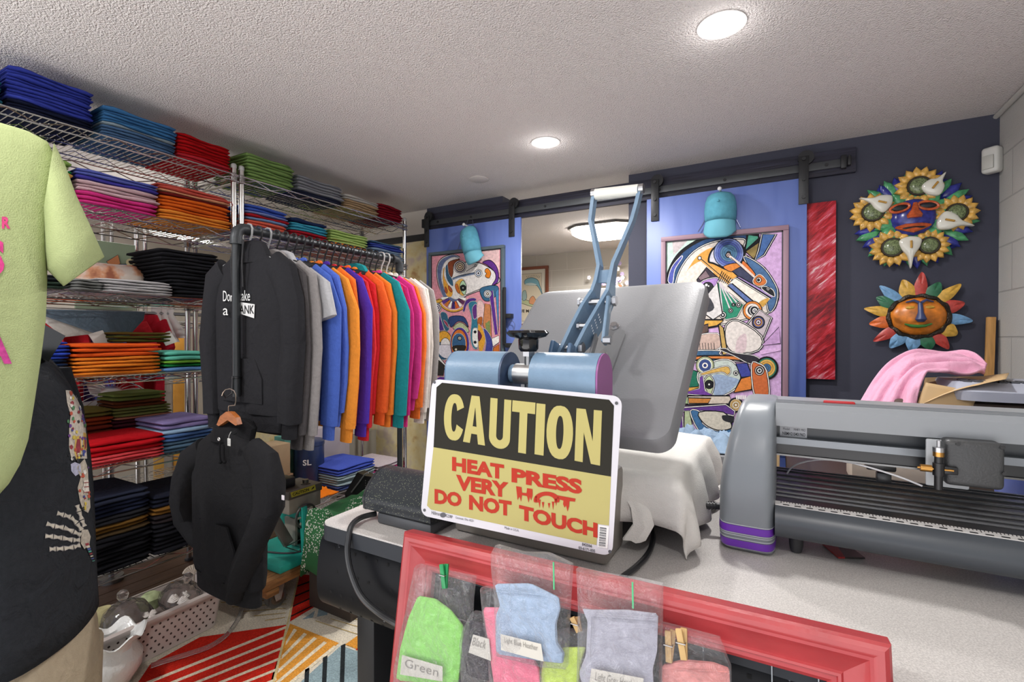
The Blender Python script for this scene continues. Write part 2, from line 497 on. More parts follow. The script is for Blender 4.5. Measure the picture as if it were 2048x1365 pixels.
# blue sliding doors
def _bluewood(nt, b):
    b.inputs['Roughness'].default_value = 0.45
    tc = nt.nodes.new('ShaderNodeTexCoord'); mp = nt.nodes.new('ShaderNodeMapping'); mp.inputs['Scale'].default_value = (1.0, 1.0, 0.16)
    nt.links.new(tc.outputs['Object'], mp.inputs[0])
    w = nt.nodes.new('ShaderNodeTexWave'); w.wave_type = 'RINGS'; w.inputs['Scale'].default_value = 9; w.inputs['Distortion'].default_value = 5; w.inputs['Detail'].default_value = 2.5
    nt.links.new(mp.outputs[0], w.inputs['Vector'])
    cr = nt.nodes.new('ShaderNodeValToRGB'); cr.color_ramp.elements[0].color = lin('4f63a6'); cr.color_ramp.elements[1].color = lin('6478b8')
    nt.links.new(w.outputs['Fac'], cr.inputs[0]); nt.links.new(cr.outputs[0], b.inputs['Base Color'])
M_BLUE = node_mat('blue painted wood', _bluewood)
DF = 2.862   # front face of the doors
def sliding_door(name, x0, x1, straps, holes):
    d = struct(name, MB().box2((x0, DF, 0.02), (x1, DF + 0.018, 2.012), 0.002), M_BLUE)
    for x, zb in straps:
        st = MB().box2((x - 0.022, DF - 0.008, zb), (x + 0.022, DF - 0.0005, 2.12), 0.002)
        so = st.build('hanger_strap', M_BLACK, d)
        MB().cyl((x + 0.01, DF + 0.022, 2.115), (x + 0.01, DF + 0.001, 2.115), 0.036, 20).build('roller', M_BLACK, so)
        for zz in (2.105, zb + 0.035, zb + 0.125):
            MB().cyl((x, DF - 0.016, zz), (x, DF - 0.008, zz), 0.009, 8).build('bolt', M_BLACK, so)
    return d
zb1 = W(1024, 474, Y=DF).z; zb2 = W(1607, 409, Y=DF).z
d1 = sliding_door('door_1', W(853, 600, Y=DF).x, W(1041, 600, Y=DF).x, [(W(852, 480, Y=DF).x + 0.01, W(851, 495, Y=DF).z), (W(1024, 474, Y=DF).x, zb1)], 0)
d2 = sliding_door('door_2', W(1293, 600, Y=DF).x, W(1613, 600, Y=DF).x, [(W(1310, 443, Y=DF).x, W(1310, 443, Y=DF).z), (W(1607, 409, Y=DF).x, zb2)], 0)
hx = W(1016, 620, Y=DF).x
MB().box2((hx - 0.018, DF - 0.045, W(1012, 690, Y=DF).z), (hx + 0.004, DF - 0.03, W(1012, 576, Y=DF).z), 0.003).box2((hx, DF - 0.045, 1.33), (hx + 0.045, DF - 0.001, 1.36), 0.003).box2((hx, DF - 0.045, 1.13), (hx + 0.045, DF - 0.001, 1.16), 0.003).build('door_handle', M_BLACK, d1)
# ring hanging on the handle
rg = W(1022, 652, Y=DF - 0.02)
MB().tube([rg + Vector((0.03 * math.cos(a), 0.0, 0.034 * math.sin(a))) for a in [2 * PI * i / 24 for i in range(24)]], 0.0018, 6, closed=True).build('ring', metal('9aa0c0'), d1)

# ------------------------------------------------------------------ paintings
class Painter:
    """flat colour shapes on a wall-parallel picture plane; every layer a hair nearer"""
    def __init__(s, Y, tf):
        s.mb = MB(); s.Y = Y; s.k = 0; s.tf = tf
    def P(s, p, off):
        x, y = s.tf(p[0], p[1]); return W(x, y, Y=s.Y) + Vector((0, -off, 0))
    def poly(s, pts, col, out=0.0, oc='15161b', sm=0, white=0.0):
        if sm: pts = [tuple(v)[:2] for v in spline([(p[0], p[1], 0) for p in pts], sm)]
        s.k += 1
        o = s.k * 0.00004
        base = [s.P(p, 0) for p in pts]
        s.mb.poly([b + Vector((0, -o, 0)) for b in base], col=col)
        if out: s.stroke_w(base + [base[0]], out, oc, o + 0.00002)
        if white: s.stroke_w(base + [base[0]], white, 'e6e4e0', o + 0.00003)
    def stroke_w(s, base, w, col, o):
        L = []; Rr = []
        n = len(base)
        for i in range(n):
            a = base[max(i - 1, 0)]; b = base[min(i + 1, n - 1)]
            if i in (0, n - 1) and (base[0] - base[-1]).length < 1e-6: a = base[-2]; b = base[1]
            t = (b - a); t.y = 0
            if t.length < 1e-7: t = Vector((1, 0, 0))
            t.normalize(); nn = Vector((-t.z, 0, t.x)) * w / 2
            L.append(base[i] + nn + Vector((0, -o, 0))); Rr.append(base[i] - nn + Vector((0, -o, 0)))
        s.mb.add(L + Rr, [[i, i + 1, n + i + 1, n + i] for i in range(n - 1)], col=col)
    def line(s, pts, w, col, sm=0):
        if sm: pts = [tuple(v)[:2] for v in spline([(p[0], p[1], 0) for p in pts], sm, closed=False)]
        s.k += 1
        s.stroke_w([s.P(p, 0) for p in pts], w, col, s.k * 0.00004)
    def circ(s, cx, cy, r, col, out=0.0, oc='15161b', ry=None, white=0.0):
        s.poly(arc(cx, cy, r, 0, 345, 23, ry), col, out, oc, 0, white)
    def eye(s, cx, cy, r, cols, out=0.004):
        n = len(cols)
        for i, c in enumerate(cols): s.circ(cx, cy, r * (1 - i / n), c, out if i == 0 else 0.0015)

def framed(name, label, tl, br, Y, fw, ft, fcol, inner=None):
    """frame from top-left pixel to bottom-right pixel on plane Y; returns thing, canvas corners"""
    a = W(*tl, Y=Y); b = W(*br, Y=Y)
    t = thing(name, label, 'painting', ((a.x + b.x) / 2, Y, b.z))
    fr = MB()
    for (x0, x1, z0, z1) in ((a.x, b.x, a.z - fw, a.z), (a.x, b.x, b.z, b.z + fw), (a.x, a.x + fw, b.z + fw, a.z - fw), (b.x - fw, b.x, b.z + fw, a.z - fw)):
        fr.box2((x0, Y - 0.004, z0), (x1, Y + ft, z1), 0.003)
    fr.build('frame', fcol, t)
    if inner:
        g = MB(); w2 = 0.006
        for (x0, x1, z0, z1) in ((a.x + fw, b.x - fw, a.z - fw - w2, a.z - fw), (a.x + fw, b.x - fw, b.z + fw, b.z + fw + w2), (a.x + fw, a.x + fw + w2, b.z + fw, a.z - fw), (b.x - fw - w2, b.x - fw, b.z + fw, a.z - fw)):
            g.box2((x0, Y + 0.001, z0), (x1, Y + ft, z1))
        g.build('inner_edge', inner, t)
    return t, a, b

# painting on the left door
PY = DF - 0.026
t, a, b = framed('framed_painting', 'framed abstract painting with pink ground and curled purple and orange faces on left door', (857, 506), (1007.5, 905), PY, 0.022, 0.026, paint('4d5a60'), paint('1c1f26'))
A = lambda x, y: (840 + x / 8, 460 + y / 8)
p = Painter(PY + 0.006, A)
def full(p, a, b, f, col):
    p.k += 1
    p.mb.add([(a.x + f, p.Y, a.z - f), (b.x - f, p.Y, a.z - f), (b.x - f, p.Y, b.z + f), (a.x + f, p.Y, b.z + f)], [[0, 1, 2, 3]], col=col)
full(p, a, b, 0.02, 'd28e9a')
p.poly([(880, 300), (1270, 290), (1270, 900), (1180, 560), (900, 500)], 'd9b5b4')
p.poly([(265, 640), (330, 470), (500, 395), (640, 440), (560, 520), (900, 520), (1100, 600), (1235, 720), (1240, 860), (760, 1050), (560, 1180), (420, 1130), (300, 900)], 'd9d4d0', .006, sm=5)
p.poly([(1000, 520), (1120, 485), (1220, 580), (1260, 720), (1240, 840), (1150, 890), (1210, 780), (1190, 670), (1080, 570)], '5c2f80', .005, sm=5)
p.poly([(275, 640), (340, 480), (520, 400), (640, 450), (520, 440), (400, 520), (350, 650), (350, 820), (430, 1020), (560, 1110), (650, 1080), (560, 1170), (400, 1110), (310, 900)], '5b6688', .004, sm=5, white=.002)
p.poly([(370, 640), (400, 600), (385, 720), (440, 860), (520, 960), (510, 1060), (440, 1070), (390, 960), (365, 800)], 'd69a3d', .004, sm=5, white=.0018)
p.poly([(405, 910), (440, 970), (430, 1020), (395, 980)], 'a8532f', .003, sm=5)
p.poly([(455, 890), (510, 950), (505, 1000), (460, 950)], 'a8532f', .003, sm=5)
p.poly([(460, 520), (600, 470), (640, 500), (540, 560), (530, 690), (500, 760), (450, 640)], '7d4026', .004, sm=5)
p.poly([(410, 600), (440, 560), (460, 700), (520, 800), (530, 900), (470, 860), (420, 760)], '31566f', .003, sm=5, white=.0015)
p.eye(640, 590, 100, ['e3dfd8', '443254', 'dccfb4', '6d5d55', 'e6d9bd', '8a5b34', 'efe6d8'])
p.line([(520, 790), (640, 745), (900, 690)], .016, '6d7d96', 5); p.line([(520, 775), (640, 735), (900, 680)], .004, '15161b', 5)
p.eye(935, 695, 60, ['e8e6e2', '6d7d96', 'e8e6e2', '40434d'])
p.line([(740, 665), (890, 575)], .004, '1a1b20'); p.circ(890, 572, 18, 'b9b3aa', .003)
p.poly([(1050, 630), (1090, 620), (1135, 690), (1110, 770), (1060, 760), (1045, 730), (1065, 700), (1040, 670)], 'd4791f', .004, sm=5)
p.poly([(560, 880), (620, 800), (690, 790), (740, 880), (735, 1000), (690, 1060), (620, 1010)], 'd3a24a', .005, sm=5, white=.002)
p.poly([(600, 870), (560, 900), (600, 1000), (640, 1010)], 'b4632b', .003, sm=4)
p.poly([(640, 880), (690, 810), (740, 900), (720, 1040), (660, 980)], 'a9c7a4', .004, sm=5)
p.eye(690, 930, 48, ['15161b', '1f2620', '15161b', 'c8c8bf'])
p.line([(730, 1045), (960, 950), (1150, 890)], .005, '15161b', 4)
# teeth band
for i, c in enumerate(['e6e3de', '5a3a88', 'c8742c', 'e6e3de', '3c2a6e', 'd0602a', 'e6e3de', '5b3054', 'e6e3de']):
    a0 = 175 - i * 19; a1 = a0 - 15
    q = [(540 + r * math.cos(R(an)) * 1.0, 1060 + r * math.sin(R(an))) for r, an in ((90, a0), (205, a0), (205, a1), (90, a1))]
    p.poly(q, c, .0025)
p.line(arc(540, 1060, 240, 170, 10, 14), .016, 'cf9a3a'); p.line(arc(540, 1060, 258, 170, 10, 14), .004, '15161b'); p.line(arc(540, 1060, 222, 170, 10, 14), .003, 'e6e3de')
p.poly([(190, 1180), (330, 1110), (350, 1150), (230, 1220), (250, 1450), (330, 1640), (290, 1640), (210, 1440)], 'c99c3f', .004, sm=4)
p.eye(265, 1250, 80, ['e6e3de', '3d2850', 'e6e3de', '4a2f62', 'e6e3de', '5b3c74'])
p.poly([(240, 1330), (310, 1340), (390, 1600), (320, 1620)], '4a2c74', .004, white=.002)
p.poly([(330, 1350), (400, 1320), (450, 1400), (470, 1590), (400, 1600)], '2f5a72', .004, sm=4, white=.002)
p.poly([(380, 1440), (440, 1490), (460, 1570), (400, 1500)], '8a2f4a', .003, sm=4, white=.0015)
p.poly([(470, 1400), (700, 1390), (780, 1560), (700, 1480), (600, 1470), (500, 1560)], '2b3d6b', .004, sm=4)
p.poly([(530, 1570), (640, 1480), (760, 1560), (780, 1640), (640, 1620)], 'a7b08a', .004, sm=4)
p.poly([(960, 960), (1080, 900), (1240, 900), (1250, 1010), (1130, 1130), (1020, 1120)], '35607f', .004, sm=5)
p.poly([(1100, 990), (1170, 970), (1250, 1670), (1200, 1680), (1140, 1230)], '552b80', .005, white=.002)
p.poly([(1210, 1000), (1262, 940), (1262, 1640)], '4079a4', .003)
p.eye(1085, 1025, 62, ['e6e3de', '7d8a98', 'f0efe9', '4f3a28', 'efe6d8'])
p.poly([(740, 1130), (860, 1090), (900, 1130), (760, 1190), (720, 1300), (690, 1290)], '4c2a78', .004, sm=4, white=.0015)
p.poly([(780, 1200), (850, 1140), (920, 1180), (910, 1330), (930, 1560), (930, 1880), (850, 1880), (810, 1700), (830, 1420)], '2f6f86', .005, sm=5, white=.002)
p.poly([(840, 1260), (890, 1190), (915, 1230), (910, 1400), (860, 1420)], '5b2f74', .003, sm=5, white=.002)
p.poly([(915, 1180), (990, 1140), (1040, 1280), (1000, 1500), (930, 1530)], 'd9b7b4', .004, sm=5, white=.0015)
p.poly([(930, 1420), (1000, 1400), (985, 1530), (930, 1540)], 'a45a28', .002, sm=4)
p.poly([(1040, 1180), (1130, 1200), (1150, 1740), (1060, 1640), (1010, 1520)], 'b9794d', .004)
p.poly([(1050, 1500), (1120, 1450), (1130, 1660), (1060, 1600)], '76864f', .001)
p.poly([(850, 1600), (890, 1570), (925, 1610), (930, 1860), (870, 1860), (840, 1740)], 'd8d8d3', .004, sm=5, white=.0015)
for yy in (1635, 1800): p.eye(885, yy, 20, ['25262b', '1d1e22'])
p.poly([(930, 1530), (1000, 1580), (1050, 1750), (1000, 1950), (950, 1960)], 'cc9432', .004, sm=5, white=.0015)
p.poly([(935, 1610), (990, 1690), (980, 1740), (940, 1780)], '5b2140', .003, sm=5)
p.poly([(1020, 1580), (1110, 1660), (1170, 1830), (1140, 2010), (1040, 2010), (1060, 1800)], '3b3f86', .005, sm=5, white=.002)
p.poly([(1150, 1740), (1270, 1690), (1270, 1800), (1170, 1870)], 'e0ddd7', .004); p.poly([(1180, 1890), (1270, 1830), (1270, 2010), (1160, 2010)], 'b8662b', .004)
# heart-like twin discs
p.circ(385, 1850, 140, '2f5675', .006, ry=235, white=.003)
p.poly(arc(385, 1800, 130, 180, 360, 14, 180), 'd49a35', .004)
p.circ(410, 1840, 78, 'd8d4d2', .004, ry=110); p.eye(432, 1885, 40, ['c8a98a', '2b1d16', '1a1512'])
p.poly([(270, 1855), (525, 1855), (520, 1990), (430, 2060), (320, 2000)], 'cfcbd2', .003, sm=3)
p.circ(640, 1830, 155, '4b2f86', .006, ry=270, white=.003)
p.circ(630, 1830, 130, 'c26a2b', .003, ry=235); p.circ(625, 1820, 110, '33587c', .004, ry=165, white=.002)
p.poly([(530, 1860), (735, 1855), (710, 1940), (630, 1990), (550, 1950)], '26231f', .002, sm=3)
p.eye(640, 1735, 34, ['15161b', 'd9d5c4', '8d8470', 'e2dfd2']); p.circ(580, 1915, 20, 'c9c4b2', .002)
p.poly([(200, 1870), (300, 2010), (460, 2200), (640, 2310), (620, 2360), (420, 2230), (270, 2080), (195, 1910)], 'd6d2ce', .005, sm=4)
p.poly([(280, 2060), (400, 2170), (380, 2330), (280, 2330)], '2b2926', .004); p.poly([(420, 2100), (540, 2130), (560, 2260), (470, 2230)], '3d3f88', .004, sm=3)
p.poly([(400, 2180), (560, 2290), (640, 2350), (520, 2400), (430, 2330)], 'c69336', .004, sm=4)
p.poly([(560, 2130), (640, 2120), (640, 2290), (570, 2250)], 'd08a2c', .004)
p.poly([(650, 2130), (1270, 2050), (1270, 2900), (700, 2800)], '2f5675', .006); p.poly([(200, 2420), (640, 2440), (700, 2800), (640, 3300), (200, 3300)], '5c2f80', .006, sm=3, white=.002)
p.poly([(720, 2900), (1270, 2950), (1270, 3450), (780, 3400)], 'c26a2b', .006)
p.mb.build('canvas', ATTRC, t, smooth=0)
ch = W(950, 478, Y=PY)
MB().tube([W(945, 440, Y=DF - 0.012), W(952, 496, Y=DF - 0.012)], 0.002, 6).tube([W(936, 440, Y=DF - 0.012), W(915, 500, Y=DF - 0.012)], 0.002, 6).build('chain', metal('8d93a8'), t)

# painting on the right door
t, a, b = framed('framed_painting', 'tall framed cubist painting with lilac and mint ground and blue orange heads on right door', (1322, 475), (1576, 905), PY, 0.026, 0.026, mat('mauve frame', '8d6f7d', rough=0.5), paint('2b2630'))
Cm = lambda x, y: (1300 + x / 6.827, 440 + y / 6.827)
p = Painter(PY + 0.006, Cm)
full(p, a, b, 0.024, 'c7a4cf')
p.poly([(200, 260), (780, 225), (500, 500), (260, 860), (200, 860)], 'b7d2c4')
p.poly([(300, 250), (560, 235), (380, 430), (320, 480)], 'b9aeb0')
p.poly([(225, 900), (290, 640), (450, 420), (760, 240), (1050, 190), (1400, 160), (1340, 420), (900, 500), (480, 860), (330, 1100)], '2f4a72', .02, sm=5)
p.poly([(245, 830), (300, 640), (420, 500), (440, 520), (340, 680), (310, 860)], '4d55a0', .004, sm=4, white=.003)
p.poly([(340, 1000), (400, 700), (600, 430), (900, 290), (1280, 260), (1280, 380), (1300, 480), (1560, 660), (1740, 950), (1730, 1130), (1640, 1260), (1300, 1365), (600, 1500), (420, 1400)], 'd8cfc6', .012, sm=4, white=.004)
p.poly([(470, 760), (640, 500), (860, 380), (830, 560), (1100, 700), (1180, 790), (930, 800), (760, 560), (560, 640)], 'd59a4a', .0, sm=4)
p.poly([(1330, 200), (1480, 210), (1490, 260), (1300, 420)], '55a28a', .014); p.poly([(1300, 430), (1500, 290), (1540, 340), (1420, 540)], '8d7a4a', .010)
p.poly([(1530, 190), (1720, 200), (1560, 480), (1430, 560), (1480, 420)], '45659a', .014, sm=0, white=.003)
p.poly([(800, 560), (860, 400), (1050, 290), (1250, 350), (1290, 470), (1240, 600), (1100, 690), (880, 600)], 'c8c6d0', .010, sm=5)
p.eye(1075, 455, 205, ['7a88bb', '5d6cae', '4a5a9a', '4f7290', '476d8c', '456a88', '2f3a48'])
p.eye(1070, 482, 36, ['232428', 'e8d8d0', '7d4a4a', 'f0ece8'])
p.poly([(1000, 640), (1170, 590), (1240, 640), (1110, 710)], 'cf7e3b', .004, sm=3)
p.poly([(1280, 500), (1540, 640), (1720, 900), (1740, 1050), (1700, 1200), (1620, 1250), (1560, 1000), (1420, 760)], '4a6a92', .010, sm=5, white=.003)
p.poly([(1280, 560), (1440, 740), (1380, 760), (1260, 640)], 'cf7138', .004, sm=3)
p.poly([(1120, 700), (1240, 640), (1420, 790), (1430, 900), (1300, 860)], '3b3f56', .006)
p.line([(1090, 500), (1250, 620), (1430, 790)], .012, 'd9c9c0'); p.line([(1100, 515), (1240, 640), (1420, 800)], .003, '1c1c22')
p.poly([(1420, 800), (1500, 745), (1590, 830), (1560, 890), (1470, 905), (1410, 860)], 'c9733c', .006, sm=5, white=.003); p.circ(1485, 822, 36, 'e4dcd4', .004); p.circ(1482, 822, 22, '2a2b30')
p.line([(680, 520), (940, 740), (1500, 1200)], .020, 'd3a05c', 0); p.line([(680, 520), (940, 740), (1510, 1210)], .004, '1c1c22', 0); p.circ(678, 522, 24, 'e6e0e6', .004)
p.poly([(640, 820), (770, 650), (940, 800), (920, 830), (760, 800), (660, 900)], '3a3440', .006)
p.poly([(660, 790), (760, 690), (820, 780), (690, 830)], '7d6a70', .004)
p.poly([(690, 860), (900, 790), (940, 850), (900, 980), (760, 1100), (690, 1100)], 'a884c0', .008, sm=4, white=.003)
p.circ(790, 930, 78, '2b2b30', .004); p.circ(770, 890, 18, 'e6e4e0'); p.circ(800, 905, 10, 'e6e4e0')
for i in range(7):
    x = 960 + i * 24; p.line([(x + 25, 700 + i * 18), (x - 30, 830 + i * 10)], .004, '17171b')
p.poly([(1080, 870), (1170, 790), (1640, 1080), (1520, 1210)], 'e2ddd2', .010, white=.003)
p.poly([(1480, 1140), (1570, 1080), (1630, 1080), (1540, 1190)], 'c99b4c', .0, sm=3)
p.poly([(1180, 780), (1230, 780), (1690, 1040), (1660, 1070)], 'a28ac0', .005)
p.poly([(1520, 930), (1580, 910), (1680, 960), (1700, 1050), (1600, 1000)], '26272c', .005, sm=4, white=.003); p.eye(1612, 943, 24, ['e6e4e0', '55565c'])
p.poly([(920, 840), (990, 930), (1280, 1160), (1190, 1330), (1040, 1365), (960, 1300)], '2f8468', .008, white=.003)
for q, r in (((1100, 1240), 30), ((1140, 1160), 24), ((1210, 1160), 36), ((995, 1300), 45)):
    p.line([(950, 850), q], .006, 'cfc6cc'); p.eye(q[0], q[1], r, ['e6e4e0', '232428', 'd8d4d8'])
p.poly([(700, 1120), (920, 860), (990, 1280), (860, 1365), (700, 1250)], 'cfcccb', .006); p.poly([(710, 1130), (800, 1050), (880, 1200), (780, 1260)], '3f3f45', 0, sm=3)
p.poly([(1060, 900), (1120, 870), (1480, 1170), (1400, 1200)], '5a6d9e', .006)
p.eye(1400, 1240, 130, ['cf7e3b', 'e0d6cf', '2b2c36', '2f303c']); p.circ(1425, 1240, 62, '2a2b33', .004, white=.003); p.eye(1430, 1240, 38, ['e6e4e0', '8d8a92'])
p.poly([(1490, 1220), (1660, 1340), (1500, 1740), (1250, 1530), (1330, 1420)], 'b9aeb4', .012, white=.003)
p.eye(1480, 1400, 85, ['2e2f3a', '5f62a0', 'd2a046', '6a3f7a', 'e6e4e0', '5d5a66'])
Dm = lambda x, y: (1320 + x / 4.873, 640 + y / 4.873)
p.tf = Dm
p.poly([(340, 0), (620, 0), (560, 60), (450, 80), (330, 160)], 'd0a04a', .010); p.poly([(330, 80), (470, 40), (470, 120), (340, 165)], '5d4a44', .006)
p.poly([(640, 60), (760, 5), (990, 160), (960, 300), (740, 330), (640, 240)], 'd4cdc8', .012, sm=3, white=.003); p.poly([(760, 180), (840, 140), (830, 310), (740, 310)], 'cbb7bb', 0, sm=3)
p.poly([(990, 250), (1160, 70), (1175, 230)], 'b995c2', .004); p.poly([(970, 300), (1170, 270), (1175, 300), (980, 340)], 'd3aed8')
p.poly([(280, 180), (560, 130), (590, 270), (450, 300), (290, 300)], 'c0a79c', .008, sm=3, white=.004)
for i in range(8): p.line([(330 + i * 28, 225), (336 + i * 28, 290)], .003, '24252a')
p.poly([(570, 40), (620, 80), (660, 330), (610, 340)], 'b99a5a', .006)
p.poly([(250, 420), (300, 310), (580, 300), (590, 340), (840, 380), (850, 400), (300, 410)], '3d5f80', .010, sm=3, white=.004)
p.poly([(280, 410), (340, 355), (800, 355), (860, 400), (600, 385), (400, 385)], 'c97a3f', .008, sm=4)
p.poly([(580, 290), (640, 280), (720, 320), (920, 350), (1000, 420), (880, 430), (720, 350)], '2d2b33', .006, sm=4, white=.003)
p.poly([(190, 480), (380, 510), (385, 660), (260, 710), (190, 700)], 'c99a48', .006); p.poly([(265, 470), (380, 510), (380, 650), (270, 660)], '226b55', .008)
p.poly([(370, 520), (540, 400), (700, 400), (785, 520), (770, 640), (640, 730), (500, 740), (410, 680)], 'b9c4bd', .010, sm=4, white=.004)
p.poly([(520, 540), (700, 560), (770, 600), (640, 720), (530, 730)], '8fa2bd', .0, sm=4)
p.eye(440, 445, 88, ['a9b184', 'd8dccb', '41558c', '3d4f86', 'e6e4e0', '2f3e74'])
p.poly([(400, 520), (640, 450), (690, 500), (660, 540), (600, 510), (430, 540)], 'cba55a', .008, sm=4, white=.003); p.eye(740, 520, 22, ['e6e4e0', '25262c'])
p.poly([(425, 620), (480, 540), (530, 620), (490, 740)], 'b8c69c', .010, sm=4, white=.003); p.eye(480, 630, 42, ['17181c', '1f2023', '17181c', 'd4d4cc'])
p.poly([(385, 560), (420, 540), (440, 690), (540, 745), (200, 720), (385, 670)], '6a3f92', .007, white=.003)
p.poly([(740, 430), (850, 420), (900, 550), (790, 560)], '3d4590', .006); p.poly([(790, 570), (900, 545), (895, 680), (720, 710)], 'd07c38', .008)
p.eye(1040, 470, 105, ['2e7a62', 'cfa65a', 'c99a48', '41658a', '41658a'], .010)
p.poly([(890, 440), (960, 425), (1040, 500), (1060, 770), (930, 770)], 'c0663a', .010, sm=3, white=.004); p.eye(970, 495, 46, ['d9cfc8', '2a2b30', 'e6e4e0', '3c3d44'])
p.poly([(180, 740), (680, 740), (700, 820), (200, 830)], 'c8bdb0', .008); p.poly([(280, 760), (500, 765), (470, 815), (285, 815)], 'b9793a', .006); p.poly([(185, 750), (275, 750), (275, 820), (200, 810)], '9fb78a', .006)
p.eye(740, 830, 70, ['2a2b30', 'd2b887', 'c9a566', 'e6dcc8', 'a98a5c', 'efe9dd'])
for i in range(6): p.line([(745 + i * 18, 735), (750 + i * 16, 775)], .006, 'e6e4e0')
p.poly([(160, 860), (640, 825), (730, 890), (720, 935), (500, 890), (170, 890)], '5d3a86', .010, white=.004); p.poly([(160, 880), (215, 880), (230, 1080), (180, 1080)], '5d3a86', .007, white=.003)
p.poly([(110, 1000), (170, 890), (200, 1090), (100, 1090)], 'a7b592', .005); p.poly([(240, 890), (290, 890), (330, 1090), (235, 1090)], 'a7b592', .005)
p.poly([(295, 890), (390, 895), (420, 1010), (560, 1080), (690, 1060), (690, 1150), (500, 1150), (380, 1080)], '3f6a96', .010, sm=3, white=.004)
p.poly([(380, 900), (620, 900), (690, 1000), (690, 1060), (560, 1075), (430, 1010)], 'c6c1b4', .006, sm=3); p.poly([(610, 930), (720, 940), (700, 1000), (620, 980)], '2a2b30', 0, sm=3)
p.poly([(470, 1170), (680, 1160), (680, 1260), (470, 1250)], '2b2a30', .0); p.poly([(560, 1210), (660, 1205), (640, 1260), (560, 1250)], 'd07c38', .004); p.poly([(600, 1165), (640, 1165), (635, 1200), (605, 1195)], '4a5ab0', 0)
p.poly([(-0, 1130), (460, 1150), (460, 1250), (0, 1250)], '3f6a96', .006); p.poly([(700, 1000), (1180, 780), (1180, 1250), (700, 1250)], '5d3a86', .008)
p.mb.build('canvas', ATTRC, t, smooth=0)
MB().tube([W(1435, 385, Y=DF - 0.012), W(1405, 450, Y=DF - 0.012), W(1396, 464, Y=DF - 0.012)], 0.0022, 6).tube([W(1443, 385, Y=DF - 0.012), W(1468, 430, Y=DF - 0.012), W(1481, 455, Y=DF - 0.012)], 0.0022, 6).build('chain', metal('6d7188'), t)

# red canvas on the dark wall
def _red(nt, b):
    b.inputs['Roughness'].default_value = 0.4
    tc = nt.nodes.new('ShaderNodeTexCoord'); mp = nt.nodes.new('ShaderNodeMapping'); mp.vector_type = 'TEXTURE'; mp.inputs['Rotation'].default_value = (0, R(-42), 0); mp.inputs['Scale'].default_value = (1 / 6, 1, 1 / 38)
    nt.links.new(tc.outputs['Object'], mp.inputs[0])
    n = nt.nodes.new('ShaderNodeTexNoise'); n.inputs['Scale'].default_value = 1.6; n.inputs['Detail'].default_value = 9; n.inputs['Roughness'].default_value = 0.65; n.inputs['Distortion'].default_value = 0.5
    nt.links.new(mp.outputs[0], n.inputs['Vector'])
    n2 = nt.nodes.new('ShaderNodeTexNoise'); n2.inputs['Scale'].default_value = 5; nt.links.new(tc.outputs['Object'], n2.inputs['Vector'])
    m2 = nt.nodes.new('ShaderNodeMath'); m2.operation = 'MULTIPLY_ADD'; m2.inputs[1].default_value = 0.55
    nt.links.new(n2.outputs['Fac'], m2.inputs[0]); nt.links.new(n.outputs['Fac'], m2.inputs[2])
    cr = nt.nodes.new('ShaderNodeValToRGB'); e = cr.color_ramp.elements
    e[0].position = 0.58; e[0].color = lin('6b1420'); e[1].position = 0.97; e[1].color = lin('efd0d2')
    k = e.new(0.76); k.color = lin('bf2530'); k = e.new(0.87); k.color = lin('d0556a')
    nt.links.new(m2.outputs[0], cr.inputs[0]); nt.links.new(cr.outputs[0], b.inputs['Base Color'])
ra = W(1612, 408, Y=2.905); rb = W(1670.5, 760, Y=2.905)
tag(MB().box2((ra.x - 0.3, 2.905, rb.z), (rb.x, 2.938, ra.z), 0.002).build('canvas_painting', node_mat('red streaked paint', _red)), 'tall narrow red and white streaked canvas on navy wall', 'painting')

# ------------------------------------------------------------------ ceramic flower mask
def Q(x, y, off=0.0):
    v = W(1536 + x / 4, 220 + y / 4, Y=2.93); v.y = 2.935 - off; return v
fm = thing('ceramic_flower_mask', 'glazed ceramic wall mask of sunflowers, white lilies and a blue face on navy wall', 'wall mask', Q(1150, 880))
C0 = Q(1150, 880)
G = lambda key, h: mat('glaze ' + key, h, rough=0.2, spec=0.5, var=0.35, vscale=55)
gb, gg, gy, gw, go = G('cobalt', '2f3588'), G('green', '4f9a68'), G('ochre', 'd2a552'), mat('glaze white', 'd9d8cc', rough=0.14, spec=0.6), G('orange', 'b8552c')
gd = mat('seed green', '6d7a55', rough=0.2, var=0.7, vscale=160)
rim = []
for i in range(60):
    an = 2 * PI * i / 60; r = 0.205 + 0.012 * math.sin(an * 15)
    rim.append(C0 + Vector((r * math.cos(an), 0, r * math.sin(an))))
MB().pillow(rim, (0, -1, 0), 0.02, 0.0, wr=0.01).build('base', gb, fm)
def leaf(mb, c, ang, L, wd, h, off):
    d = Vector((math.cos(ang), 0, math.sin(ang))); q = Vector((-d.z, 0, d.x)); c = Vector(c)
    c.y = 2.935 - off
    pts = [c + d * (L * t) + q * (wd * math.sin(PI * min(1, t ** 0.8)) * sgn) for sgn, ts in ((1, [0, .2, .4, .6, .8]), (-1, [1, .8, .6, .4, .2])) for t in ts]
    mb.pillow(pts, (0, -1, 0), h, 0.004)
for i in range(34):
    an = 2 * PI * i / 34 + rnd.uniform(-.05, .05)
    m = MB(); leaf(m, C0 + Vector((0.13 * math.cos(an), 0, 0.13 * math.sin(an))), an, rnd.uniform(.09, .115), 0.024, 0.014, 0.016)
    m.build('leaf', gg if i % 2 else gb, fm)
for i in range(20):
    an = 2 * PI * (i + .3) / 20
    m = MB(); leaf(m, C0 + Vector((0.065 * math.cos(an), 0, 0.065 * math.sin(an))), an + .25, .09, 0.026, 0.016, 0.024)
    m.build('leaf', gg, fm)
